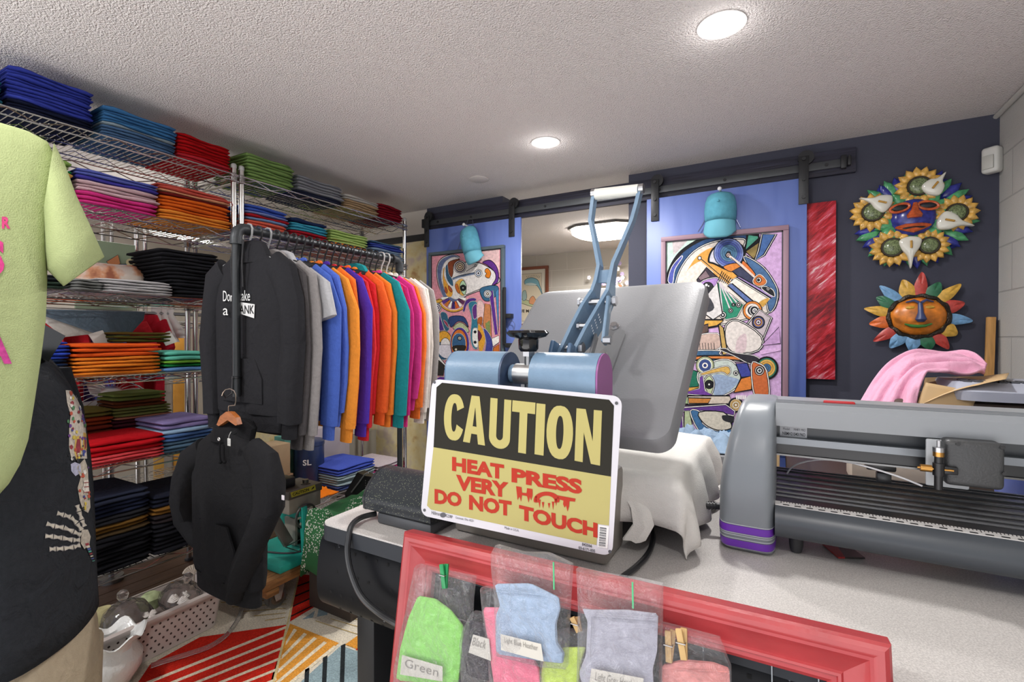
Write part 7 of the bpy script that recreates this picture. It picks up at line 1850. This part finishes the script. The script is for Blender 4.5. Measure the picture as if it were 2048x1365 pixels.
# milk glass bowl with a ruffled rim
mb_c = W(222, 1345, Z=.06); mb_c.z = RGZ + .001
mg = thing('milk_glass_vase', 'white milk glass vase with a ruffled rim on the floor before the basket', 'vase', mb_c)
vs = []; n = 48; prof = [(.0, 0), (.04, 0), (.055, .01), (.085, .06), (.088, .10), (.07, .135), (.072, .155), (.095, .175), (.090, .177), (.066, .157), (.062, .135), (.078, .10), (.05, .03), (.0, .02)]
for i, (rr, z) in enumerate(prof):
    for k in range(n):
        a_ = 2 * PI * k / n; ru_ = math.sin(a_ * 6) * (1 if 6 <= i <= 9 else 0)
        q = rr * (1 + .05 * ru_); vs.append(mb_c + Vector((q * math.cos(a_), q * math.sin(a_), z + .014 * ru_ * (1 if i in (7, 8) else .3))))
fs = [[i * n + k, i * n + (k + 1) % n, (i + 1) * n + (k + 1) % n, (i + 1) * n + k] for i in range(len(prof) - 1) for k in range(n)]
MB().add(vs, fs).build('body', mat('milk glass', 'dcdcd8', rough=.2, bump=.8, bscale=60, spec=.6), mg)
# clear hose on the rug
q = [Vector((p_[0], p_[1], RGZ + .010)) for p_ in [(v.x, v.y) for v in (W(485, 1212, Z=.02), W(478, 1235, Z=.02), W(455, 1268, Z=.02), W(420, 1292, Z=.02), W(375, 1308, Z=.02), W(330, 1322, Z=.02), W(302, 1331, Z=.02))]]
tag(MB().tube(spline(q, 5, closed=False), .0085, 10).build('clear_hose', node_mat('clear vinyl', lambda nt, b: (setattr(b.inputs['Transmission Weight'], 'default_value', .92), setattr(b.inputs['Roughness'], 'default_value', .08), setattr(b.inputs['IOR'], 'default_value', 1.2)))), 'clear plastic hose curving over the rug beside the basket', 'hose')

# ------------------------------------------------------------------ dolly and old teal machine
WD = mat('rough brown timber', '8a5f34', rough=.65, var=.4, vscale=7, aniso=(10, 1.5, 10), bump=.4, bscale=60)
dl = thing('wooden_dolly', 'wooden four wheeled dolly under the old teal machine', 'dolly', (-2.06, 1.42, 0))
for k in range(3): MB().box2((-2.24 + k * .122, 1.232, .128), (-2.122 + k * .122, 1.66, .17), .004).build('plank', WD, dl)
for y in (1.25, 1.58): MB().box2((-2.24, y, .095), (-1.88, y + .06, .1275), .004).build('cross_beam', WD, dl)
for x, y in ((-1.945, 1.335), (-1.945, 1.60), (-2.20, 1.335), (-2.20, 1.60)):
    cw = MB().cyl((x - .014, y, .052), (x + .014, y, .052), .044, 28).build('wheel', plastic('55534f', .5), dl)
    MB().cyl((x - .016, y, .052), (x + .016, y, .052), .030, 24).build('hub', metal('8a857c', .45), cw)
    m_ = MB()
    for s_ in (-1, 1): m_.prism([(x + s_ * .020, y - .035, .127), (x + s_ * .020, y + .035, .127), (x + s_ * .020, y + .012, .042), (x + s_ * .020, y - .012, .042)], (s_ * .003, 0, 0))
    m_.cyl((x - .026, y, .052), (x + .026, y, .052), .006, 10)
    m_.build('caster_fork', mat('zinc fork', 'b5aea4', rough=.4, metal=.5), cw)
TEAL = mat('worn teal paint', '1f9a8a', rough=.5, var=.12, vscale=12, bump=.2, bscale=80)
tm = thing('teal_machine', 'old bench machine with worn teal base, grey motor box and handwheel on the dolly', 'machine', (-2.03, 1.46, .171))
MB().box2((-2.20, 1.318, .171), (-1.888, 1.60, .20), .003).build('base_plate', TEAL, tm)
pt0 = W(613, 1098, Z=.20); 
MB().bar((-1.925, 1.475, .2005), W(606, 1014, X=-1.935), .028, .024, (1, 0, 0), .002).build('upright', TEAL, tm)
MB().bar(W(590, 1066, X=-2.0), W(580, 1024, X=-2.03), .03, .06, (1, 0, 0), .003)
MB().box2((-2.17, 1.50, .2005), (-2.02, 1.56, .36), .003).build('rear_upright', TEAL, tm)
MB().bar(W(577, 1088, X=-1.985), W(548, 1038, X=-2.02), .045, .02, (1, 0, 0), .002).build('brace_arm', mat('worn grey steel', '6f6862', rough=.45, metal=.5), tm)
XF = -1.955
a_, b_ = W(578, 1020, X=XF), W(642, 966, X=XF)
mo = MB().box2((XF - .16, a_.y, b_.z - .105), (XF, b_.y + .0, b_.z), .006).build('motor_box', mat('grey cast housing', '8f8a80', rough=.5, var=.15, vscale=14), tm)
MB().box2((XF - .165, a_.y - .004, b_.z - .035), (XF + .004, b_.y + .004, b_.z + .002), .003).build('lid', mat('dark grey lid', '57524c', rough=.5), tm)
stc = MB(); q = [W(581, 986, X=XF + .0055), W(630, 970, X=XF + .0055), W(632, 980, X=XF + .0055), W(583, 996, X=XF + .0055)]
stc.add(q, [[0, 1, 2, 3]], col='b9b03c')
put_text(stc, 'CAUTION', (.06, .22, .72, .80), lambda u, v: q[3] + (q[2] - q[3]) * u + (q[0] - q[3]) * v + Vector((.0006, 0, 0)), .03, col='2b2a1c')
stc.poly([q[3] + (q[2] - q[3]) * u + (q[0] - q[3]) * v + Vector((.0006, 0, 0)) for u, v in ((.80, .25), (.86, .6), (.96, .85), (.93, .45))], col='2b2a1c')
stc.build('caution_sticker', ATTR, tm, smooth=0)
wc = W(612, 1032, X=XF + .02)
hw_ = MB().tube([wc + Vector((0, .052 * math.cos(q_), .052 * math.sin(q_))) for q_ in [2 * PI * i / 36 for i in range(36)]], .006, 8, closed=True).build('handwheel', plastic('3a3a38', .4), tm)
MB().cyl(wc - Vector((.018, 0, 0)), wc + Vector((.006, 0, 0)), .014, 16).tube([wc + Vector((0, -.05, 0)), wc + Vector((0, .05, 0))], .005, 6).tube([wc + Vector((0, 0, -.05)), wc + Vector((0, 0, .05))], .005, 6).tube([wc + Vector((0, -.035, -.035)), wc + Vector((0, .035, .035))], .005, 6).build('spokes', mat('wheel cream', 'a9a496', rough=.5), hw_)
tp = W(611, 966, X=XF - .05)
MB().cyl((tp.x, tp.y, b_.z), (tp.x, tp.y, b_.z + .022), .014, 16).cyl((tp.x, tp.y, b_.z + .001), (tp.x, tp.y, b_.z + .005), .022, 18).build('shaft', metal('7f7a72', .4), tm)
MB().box2((XF - .15, a_.y - .02, b_.z + .002), (XF - .05, a_.y + .075, b_.z + .05), .01).build('clamp_block', plastic('1c1c1e', .4), tm)
MB().cyl((XF - .10, a_.y - .02, b_.z + .03), (XF - .10, a_.y + .09, b_.z + .03), .016, 14).build('roller', plastic('2a2a2c', .35), tm)
MB().box2((-2.10, 1.49, .20), (-2.02, 1.60, .33), .004).build('pillar', mat('grey cast housing', '8f8a80'), tm)
MB().tube([W(571, 1094, X=-1.955), W(605, 1078, X=-1.955), W(612, 1076, X=-1.955)], .0025, 6).tube([W(571, 1095, X=-1.95), W(597, 1103, X=-1.95), W(601, 1100, X=-1.95), W(600, 1092, X=-1.95), W(590, 1090, X=-1.96)], .0025, 6).build('wire_rod', metal('a9a9a6', .3), tm)
MB().tube(spline([W(x, y, Z=.204) for x, y in ((522, 1103), (560, 1107), (590, 1106), (620, 1098), (638, 1090))], 5, closed=False), .0045, 8).build('cable', plastic('2a2a2c', .4), tm)

# crate with the green bandana, black bag behind
cr_ = thing('dark_crate', 'dark crate under the green bandana between dolly and desk', 'crate', (-1.68, 1.56, 0))
MB().box2((-1.82, 1.41, .009), (-1.56, 1.76, .375), .006).build('body', mat('dark board', '3a302a', rough=.7), cr_)
def bandmat():
    def f(nt, b):
        b.inputs['Roughness'].default_value = .85
        tc = nt.nodes.new('ShaderNodeTexCoord'); v = nt.nodes.new('ShaderNodeTexVoronoi'); v.inputs['Scale'].default_value = 95; v.feature = 'DISTANCE_TO_EDGE'
        nt.links.new(tc.outputs['UV'], v.inputs['Vector'])
        a = nt.nodes.new('ShaderNodeAttribute'); a.attribute_name = 'Col'
        n = nt.nodes.new('ShaderNodeTexVoronoi'); n.inputs['Scale'].default_value = 110
        nt.links.new(tc.outputs['Object'], n.inputs['Vector'])
        lt = nt.nodes.new('ShaderNodeMath'); lt.operation = 'LESS_THAN'; lt.inputs[1].default_value = .36
        nt.links.new(n.outputs['Distance'], lt.inputs[0])
        ml = nt.nodes.new('ShaderNodeMath'); ml.operation = 'MULTIPLY'; nt.links.new(lt.outputs[0], ml.inputs[0]); nt.links.new(a.outputs['Fac'], ml.inputs[1])
        mx = nt.nodes.new('ShaderNodeMix'); mx.data_type = 'RGBA'; mx.inputs['A'].default_value = lin('2c6a3c'); mx.inputs['B'].default_value = lin('d5d8cc')
        nt.links.new(ml.outputs[0], mx.inputs['Factor']); nt.links.new(mx.outputs['Result'], b.inputs['Base Color'])
    return node_mat('green bandana', f)
bn = MB(); N_ = 40
def bfn(u, v):
    x = -1.90 + u * .42; y = 1.34 + v * .46
    ins = min(x + 1.825, -1.555 - x, y - 1.405, 1.765 - y)
    h = .385 if ins > 0 else max(.10, .385 + ins * 3.2)
    k = noise.noise(Vector((x * 9, y * 9, 3))) + .6 * noise.noise(Vector((x * 19, y * 19, 7)))
    if ins < 0:
        x += max(0, -1.825 - x) * .75 - max(0, x + 1.555) * .75; y += max(0, 1.405 - y) * .7
    return Vector((x + .01 * k, y + .01 * k, h + (.045 * k + .045 if ins > -.02 else .02 * k)))
for j in range(N_ + 1):
    for i in range(N_ + 1): bn.v.append(bfn(i / N_, j / N_))
for j in range(N_):
    for i in range(N_):
        u, v = (i + .5) / N_, (j + .5) / N_
        w_ = 1.0 if (.06 < u < .2 or .8 < u < .94 or .06 < v < .2 or .8 < v < .94 or (abs(u - .5) + abs(v - .5) < .13)) else 0.0
        bn.f.append([j * (N_ + 1) + i, j * (N_ + 1) + i + 1, (j + 1) * (N_ + 1) + i + 1, (j + 1) * (N_ + 1) + i]); bn.mi.append(0); bn.col.append((w_, w_, w_, 1))
tag(bn.build('green_bandana', bandmat(), solid=.0015, smooth=80), 'crumpled green bandana with white pattern borders beside the left end of the desk', 'bandana')
bb_ = thing('black_bag', 'black perforated bag with a grey piping edge standing behind the green bandana', 'bag', (-1.72, 1.83, 0))
A_ = [W(x, y, Y=1.80) for x, y in ((697, 985), (722, 943), (738, 950), (775, 955), (765, 1000), (700, 1010))]
MB().prism([Vector((v.x, 1.775, v.z)) for v in A_], (0, .05, 0)).build('body', plastic('161618', .35), bb_)
MB().prism([Vector((-1.86, 1.77, .0)), Vector((-1.62, 1.77, .0)), Vector((-1.62, 1.77, A_[4].z)), Vector((-1.86, 1.77, A_[4].z))], (0, .05, 0)).build('base', plastic('1c1c1e', .5), bb_)
MB().tube([W(x, y, Y=1.772) for x, y in ((703, 985), (716, 968), (729, 950), (737, 946))], .004, 6).build('piping', plastic('8a8a88', .4), bb_)
hs_ = MB()
for k in range(10): hs_.ball(W(731 + (k % 2) * 6, 962 + k * 2.4, Y=1.773), (.0035, .001, .0035), 6)
hs_.build('perforations', plastic('7a7a76', .5), bb_)

# ------------------------------------------------------------------ mannequin in the black tee and khaki shorts (left foreground)
v0 = ray(90, 760); v0.z = 0; v0.normalize()
rp_ = Vector((-v0.y, v0.x, 0)); rp_ = rp_ if rp_.dot(RV) > 0 else -rp_
fd = (rp_ * .93 - v0 * .37).normalized(); sd = Vector((-fd.y, fd.x, 0))     # facing direction, its left side
mq = thing('mannequin', 'headless glossy black mannequin wearing black tee and khaki shorts in the left foreground', 'mannequin', (-1.78, .47, 0))
TSH = fab('2b2d31', .10, .8); ED = 1.26
rows = [(700, 66, .045, .13), (718, 96, .065, .19), (742, 118, .09, .215), (775, 138, .108, .21), (815, 157, .118, .205), (860, 171, .124, .20), (910, 180, .126, .198), (970, 186, .126, .20), (1040, 190, .126, .205), (1120, 193, .128, .21), (1180, 196, .130, .215), (1222, 199, .132, .22)]
rings = []
for py, px, a_, b_ in rows:
    e_ = W(px, py, d=ED)
    ext_ = math.sqrt((a_ * fd.dot(rp_)) ** 2 + (b_ * sd.dot(rp_)) ** 2)
    rings.append((e_ - rp_ * ext_, fd * a_, sd * b_))
zt = rings[0][0].z
body_mb = MB().loft(rings, 48, cap=(True, False), pw=.92, fold=lambda i, k, w: 1 + (.012 * (i - 5) * .5 * math.sin(w * 6 + 1) if i > 5 else 0))
ts = body_mb.build('tee_body', TSH, mq, solid=.002)
bvh = BVHTree.FromPolygons([tuple(v) for v in body_mb.v], body_mb.f)
c0_ = rings[2][0]; near = -sd if (-sd).dot(-v0) > 0 else sd
s0 = c0_ + near * .185 + Vector((0, 0, -.01)); s1 = c0_ + near * .235 + Vector((0, 0, -.13)); s2 = c0_ + near * .25 + Vector((0, 0, -.23))
MB().loft([(s0, fd * .075, near * .03 + Vector((0, 0, .05))), (s0.lerp(s1, .5), fd * .085, near * .055 + Vector((0, 0, .03))), (s1, fd * .088, near * .06), (s2, fd * .09, near * .062)], 22, cap=(True, False), fold=lambda i, k, w: 1 + .08 * math.sin(w * 4 + i)).build('tee_sleeve', TSH, mq, solid=.003)
o1 = c0_ - near * .19; MB().loft([(o1, fd * .075, near * .05), (o1 - near * .05 + Vector((0, 0, -.12)), fd * .085, near * .06), (o1 - near * .065 + Vector((0, 0, -.22)), fd * .09, near * .062)], 20, cap=(True, False)).build('tee_sleeve', TSH, mq, solid=.003)
# neck stump: cut block
BK = plastic('141615', .2)
nk = [W(88, 728, d=ED), W(84, 690, d=ED), W(86, 652, d=ED)]
MB().prism([W(x, y, d=ED - .05) for x, y in ((86, 648), (131, 672), (97, 724), (60, 705), (60, 640))], -v0 * -.10).build('neck', BK, mq)
# shorts
KH = fab('a89a84', .05)
hp0 = rings[-1][0]
MB().loft([(hp0 + Vector((0, 0, .06)), fd * .115, sd * .185), (hp0 + Vector((0, 0, -.05)), fd * .13, sd * .20), (hp0 + Vector((0, 0, -.13)), fd * .135, sd * .205)], 32, cap=(True, True), pw=.85).build('shorts_hips', KH, mq)
for s_ in (-1, 1):
    lc = hp0 + sd * (.10 * s_)
    MB().loft([(lc + Vector((0, 0, -.10)), fd * .125, sd * .10), (lc + Vector((0, 0, -.22)), fd * .12, sd * .105), (lc + Vector((0, 0, -.33)), fd * .118, sd * .105)], 24, cap=(True, False), fold=lambda i, k, w: 1 + .04 * math.sin(w * 5)).build('shorts_leg', KH, mq, solid=.003)
    MB().loft([(lc + Vector((0, 0, -.28)), fd * .07, sd * .07), (Vector((lc.x, lc.y, .10)), fd * .045, sd * .045), (Vector((lc.x, lc.y, .012)) + fd * .03, fd * .09, sd * .045)], 18).build('leg', BK, mq)
    pk_ = lc + fd * .0 + near * .0
q = [hp0 + near * .205 + fd * .05 * k + Vector((0, 0, z)) for k, z in ((-1, -.11), (1, -.11), (1, -.21), (-1, -.21))]
MB().pillow(q, near, .008, .004).build('cargo_pocket', KH, mq)
MB().cyl((hp0.x, hp0.y, .0), (hp0.x, hp0.y, .011), .16, 30).build('stand', metal('6d6d70', .4), mq)
# printed skull and hand, laid on the tee
def hit(px, py, off, b=None):
    d_ = ray(px, py); d_.normalize()
    loc, nr, idx, dist = (b or bvh).ray_cast(CAMP, d_, 6)
    
    if loc is None: return None
    if nr.dot(d_) > 0: nr = -nr
    return loc + nr * off * .7
def decal(mb, pts, col, off=.003, sub=True, b=None):
    qs = []
    if len(pts) > 6 and off < .0041: pts = [(p_[0] + (q_[0] - p_[0]) * t_, p_[1] + (q_[1] - p_[1]) * t_) for p_, q_ in zip(pts, pts[1:] + pts[:1]) for t_ in (0, .33, .66)]
    for x, y in pts:
        h_ = hit(x, y, off, b)
        if h_ is None:
            for dx in range(1, 12):
                h_ = hit(x - dx, y, off, b)
                if h_: break
        if h_: qs.append((x, y, h_))
    if len(qs) < 3: return
    n_ = len(qs); cx = sum(q_[0] for q_ in qs) / n_; cy = sum(q_[1] for q_ in qs) / n_
    vs = []
    for f_ in (1, .8, .6, .4, .2):
        for x, y, h_ in qs:
            vs.append(h_ if f_ == 1 else (hit(cx + (x - cx) * f_, cy + (y - cy) * f_, off, b) or h_))
    vs.append(hit(cx, cy, off, b) or sum((q_[2] for q_ in qs), Vector()) / n_)
    fs = [[a_ * n_ + k, a_ * n_ + (k + 1) % n_, (a_ + 1) * n_ + (k + 1) % n_, (a_ + 1) * n_ + k] for a_ in range(4) for k in range(n_)] + [[4 * n_ + k, 4 * n_ + (k + 1) % n_, 5 * n_] for k in range(n_)]
    mb.add(vs, fs, col=col)
Z = lambda x, y: (x / 3.59, 740 + y / 3.59)
dm = MB()
decal(dm, [Z(*p_) for p_ in ((465, 150), (500, 150), (545, 210), (590, 300), (608, 400), (612, 560), (618, 640), (560, 640), (505, 640), (488, 560), (490, 420), (500, 330), (475, 240))], 'b9b0a4', .003)
decal(dm, [Z(*p_) for p_ in ((500, 680), (530, 665), (570, 680), (575, 740), (535, 765), (505, 730))], 'a9aac0', .003)
decal(dm, [Z(*p_) for p_ in ((545, 700), (600, 640), (622, 700), (628, 800), (636, 900), (642, 990), (625, 1030), (590, 1010), (565, 940), (550, 850), (570, 780))], 'b5ab9c', .003)
decal(dm, [Z(*p_) for p_ in ((535, 480), (570, 475), (580, 560), (565, 640), (540, 650), (522, 580))], 'c0a254', .0035)
decal(dm, [Z(*p_) for p_ in ((545, 500), (566, 500), (570, 570), (558, 620), (540, 610), (534, 560))], '8a3038', .004)
decal(dm, [Z(*p_) for p_ in ((590, 450), (612, 460), (616, 570), (600, 600), (584, 560))], 'b9954a', .0035)
decal(dm, [Z(*p_) for p_ in ((595, 480), (610, 490), (610, 560), (598, 575))], '7a2c36', .004)
r3 = random.Random(3)
for k in range(70):
    x = r3.uniform(480, 605); y = r3.uniform(170, 660) if k < 52 else r3.uniform(690, 1010)
    if k >= 52: x = r3.uniform(560, 632)
    s_ = r3.uniform(6, 15); a0 = r3.uniform(0, 3)
    decal(dm, [Z(x + s_ * math.cos(a0 + q_) * (1 if q_ % 2 else .5), y + s_ * 1.3 * math.sin(a0 + q_)) for q_ in (0, 1.2, 2.5, 3.8, 5)], r3.choice(['8a2f36', '3f4a8a', '4a7a52', 'c9b24a', 'e2dfd8', '6a3f86', 'b5503a', '2c2a2e']), .0045)
decal(dm, [Z(*p_) for p_ in ((588, 800), (622, 790), (628, 880), (592, 890))], 'd9d2c6', .005)
for y in (812, 842, 880): decal(dm, [Z(590, y), Z(626, y - 4), Z(627, y + 2), Z(591, y + 6)], '8a3030', .0055)
bones = [[(400, 1030), (450, 1045), (500, 1060), (545, 1105), (580, 1155)], [(325, 1105), (385, 1125), (450, 1135), (520, 1165), (575, 1190)], [(315, 1195), (375, 1200), (440, 1210), (515, 1225), (570, 1225)], [(345, 1290), (395, 1288), (450, 1285), (520, 1275), (570, 1260)], [(545, 970), (560, 1020), (580, 1080), (600, 1130)]]
for bone in bones:
    for (x0, y0), (x1, y1) in zip(bone, bone[1:]):
        dx, dy = x1 - x0, y1 - y0; L = math.hypot(dx, dy); nx, ny = -dy / L, dx / L
        g_ = 3; x0_, y0_, x1_, y1_ = x0 + dx / L * g_, y0 + dy / L * g_, x1 - dx / L * g_, y1 - dy / L * g_
        m0 = ((x0 + x1) / 2, (y0 + y1) / 2)
        for w_, c_, o_ in ((1.35, '77747a', .003), (1.0, 'bdb6a8', .004)):
            decal(dm, [Z(x0_ + nx * 15 * w_, y0_ + ny * 15 * w_), Z(m0[0] + nx * 8 * w_, m0[1] + ny * 8 * w_), Z(x1_ + nx * 16 * w_, y1_ + ny * 16 * w_), Z(x1_ - nx * 16 * w_, y1_ - ny * 16 * w_), Z(m0[0] - nx * 8 * w_, m0[1] - ny * 8 * w_), Z(x0_ - nx * 15 * w_, y0_ - ny * 15 * w_)], c_, o_)
decal(dm, [Z(*p_) for p_ in ((575, 1150), (620, 1150), (640, 1200), (630, 1260), (595, 1290), (570, 1250))], 'b5ac9e', .0045)
for k in range(8): decal(dm, [Z(600 + k * 7, 1250 + k * 18), Z(625 + k * 6, 1245 + k * 18), Z(628 + k * 6, 1262 + k * 16), Z(604 + k * 7, 1268 + k * 16)], ['8a3038', 'c9c2b4', '4a5a9a', '4f9a8a'][k % 4], .005)
dm.build('printed_skull_and_hand', mat('tee print', attr=True, rough=.8, var=.25, vscale=120), ts, smooth=0)

# ------------------------------------------------------------------ lime tee on a hanger (left edge)
ln = ray(20, 620); ln.z = 0; ln.normalize(); la = Vector((-ln.y, ln.x, 0)); la = la if la.dot(RV) > 0 else -la
lp0 = CAMP + ray(20, 620).normalized() * 1.38; ln = -ln
# the tee hangs at about arm's length from the mannequin, facing the camera
lp0 = W(20, 620, d=.93)
def LP(px, py, w=0): return WP(px, py, lp0 + ln * w, ln)
LIME = fab('a2ad7c', .03, .12)
lt_ = thing('lime_tee', 'pale lime green tee with pink letters hanging at the left picture edge', 'tee', LP(0, 980))
cxr = LP(95, 560) - la * .25
rows = [(250, -60, .05), (256, 20, .15), (268, 62, .19), (286, 95, .19), (320, 112, .22), (370, 108, .23), (430, 97, .24), (500, 93, .25), (560, 93, .25), (640, 90, .25), (720, 80, .25), (800, 68, .25), (880, 55, .25), (930, 38, .245), (965, 18, .24), (985, 0, .235)]
rings = []
for py, px, hw_ in rows:
    e_ = LP(px, py); rings.append((e_ - la * hw_, la * hw_, ln * (.03 + min(.06, (py - 245) * .0002))))
lb_ = MB().loft(rings, 48, cap=(True, False), pw=.9, fold=lambda i, k, w: 1 + (.10 * math.sin(w * 5 + .6 + i * .05) + .05 * math.sin(w * 9) if i > 5 else 0))
lbo = lb_.build('tee_body', LIME, lt_, solid=.0025)
bv2 = BVHTree.FromPolygons([tuple(v) for v in lb_.v], lb_.f)
def sleeve_ring(x0, y0, x1, y1, th):
    a_, b_ = LP(x0, y0, .012), LP(x1, y1, .012)
    return ((a_ + b_) / 2, (a_ - b_) / 2, ln * th)
MB().loft([sleeve_ring(108, 288, 88, 420, .035), sleeve_ring(128, 330, 90, 460, .045), sleeve_ring(150, 390, 92, 505, .05), sleeve_ring(180, 455, 96, 540, .052), sleeve_ring(207, 515, 128, 572, .052)], 28, cap=(True, False), fold=lambda i, k, w: 1 + .06 * math.sin(w * 3 + i)).build('tee_sleeve', LIME, lt_, solid=.0025)
mir = lambda v: v - la * 2 * (v - cxr).dot(la)
MB().loft([(mir(c_), u_ - la * 2 * u_.dot(la), v_) for c_, u_, v_ in (sleeve_ring(108, 288, 88, 420, .035), sleeve_ring(150, 390, 92, 505, .05), sleeve_ring(207, 515, 128, 572, .052))], 24, cap=(True, False)).build('tee_sleeve', LIME, lt_, solid=.0025)
lm_ = MB()
def lime_text(txt, x0, y0, x1, y1, c_, bold=.03):
    vs, fs = text_mesh(txt, 1.0, bold)
    X0 = min(v[0] for v in vs); X1 = max(v[0] for v in vs); Y0 = min(v[1] for v in vs); Y1 = max(v[1] for v in vs)
    P_ = []
    for v in vs:
        px, py = x0 + (v[0] - X0) / (X1 - X0) * (x1 - x0), y1 + (v[1] - Y0) / (Y1 - Y0) * (y0 - y1)
        P_.append(hit(px, py, .004, bv2) or LP(px, py, .05))
    lm_.add(P_, fs, col=c_)
lime_text('R', 2, 434, 19, 458, 'c83f78', .05)
lime_text('S', -32, 480, 7, 551, 'c83a80', .05)
lime_text('A', -40, 668, 22, 728, 'b83a86', .05)
lm_.build('lettering', mat('tee print', attr=True), lbo, smooth=0)
hgp = LP(-120, 235)
lh = thing('clothes_hanger', 'white hanger of the lime tee hooked to the ceiling', 'hanger', hgp)
MB().tube([rings[1][0] - la * .16 + Vector((0, 0, -.05)), rings[1][0] + Vector((0, 0, .03)), rings[1][0] + la * .16 + Vector((0, 0, -.05))], .005, 8).build('shoulder_bar', plastic('d5d5d0', .4), lh)
hk0 = rings[1][0] + Vector((0, 0, .03))
MB().tube([hk0, hk0 + Vector((0, 0, .07)), Vector((hk0.x, hk0.y, CEIL - .001))], .002, 6).build('hook', STEEL, lh)

# ------------------------------------------------------------------ caps hung over the paintings
CAPM = mat('turquoise cotton', '559bb0', rough=.9, bump=.3, bscale=300, var=.08, vscale=40); CAPB = mat('brim turquoise', '66a9bb', rough=.85, bump=.2, bscale=300)
def cap(label, top, mid, bot, half, tiltx, Y0):
    """cap hung by its back strap, crown towards the room, brim pointing down"""
    t = thing('baseball_cap', label, 'cap', W(*mid, Y=Y0), group='turquoise caps on the blue doors')
    a_, m_, b_ = [W(*p_, Y=Y0 - .06) for p_ in (top, mid, bot)]
    for v in (a_, m_, b_): v.y = Y0
    ax = (b_ - a_).normalized(); sx = Vector((0, 1, 0)).cross(ax); sx = sx if sx.x > 0 else -sx
    H = (m_ - a_).length; n = 26; vs = []; fs = []
    prof = [(0.0, .42), (.05, .68), (.15, .86), (.35, .98), (.6, 1.02), (.85, 1.0), (1.0, .96)]
    for q, k in prof:
        c = a_.lerp(m_, q)
        for i in range(n + 1):
            an = PI * i / n
            vs.append(c + sx * (half * k * math.cos(an)) - Vector((0, 1, 0)) * (math.sin(an) * half * 1.15 * (k if q > .1 else k * .8) * (1 + .18 * math.sin(PI * q)) - .0) )
    m = n + 1
    fs = [[i * m + k, i * m + k + 1, (i + 1) * m + k + 1, (i + 1) * m + k] for i in range(len(prof) - 1) for k in range(n)]
    fs.append([k for k in range(m)][::-1])
    co = MB().add(vs, fs).build('crown', CAPM, t, solid=.003, smooth=70)
    tc_ = a_.lerp(m_, .42) - Vector((0, half * 1.42, 0))
    MB().ball(tc_, (.007, .005, .007), 10).build('button', CAPM, co)
    L_ = (b_ - m_).length
    def brim(u, v):
        an = PI * u
        base = m_ + sx * (half * .94 * math.cos(an)) - Vector((0, 1, 0)) * (math.sin(an) * half * 1.08)
        tip = b_ + sx * (half * 1.03 * math.copysign(abs(math.cos(an)) ** .75, math.cos(an))) - ax * (L_ * .42 * abs(math.cos(an)) ** 3) - Vector((0, 1, 0)) * (math.sin(an) * half * .75 + .01)
        return base.lerp(tip, v) - Vector((0, 1, 0)) * .008 * math.sin(PI * v)
    MB().surf(22, 8, brim).build('brim', CAPB, t, solid=.004, smooth=70)
    pg = thing('coat_peg', 'white peg on the %s blue door above its turquoise cap' % ('left' if 'left' in label else 'right'), 'peg', a_ + Vector((0, 0, .012)))
    MB().cyl(Vector((a_.x, DF - .001, a_.z + .004)), Vector((a_.x, Y0 - .055, a_.z + .010)), .006, 12).ball(Vector((a_.x, Y0 - .057, a_.z + .010)), .011, 12).build('knob', plastic('d2d0d2', .3), pg)
cap('turquoise cap hung tilted on the left blue door over the pink painting', (927, 452), (938, 505), (947, 527), .067, 0, PY - .012)
cap('turquoise cap hung straight on the right blue door over the tall painting', (1439, 381), (1438, 440), (1437, 476), .078, 0, PY - .012)
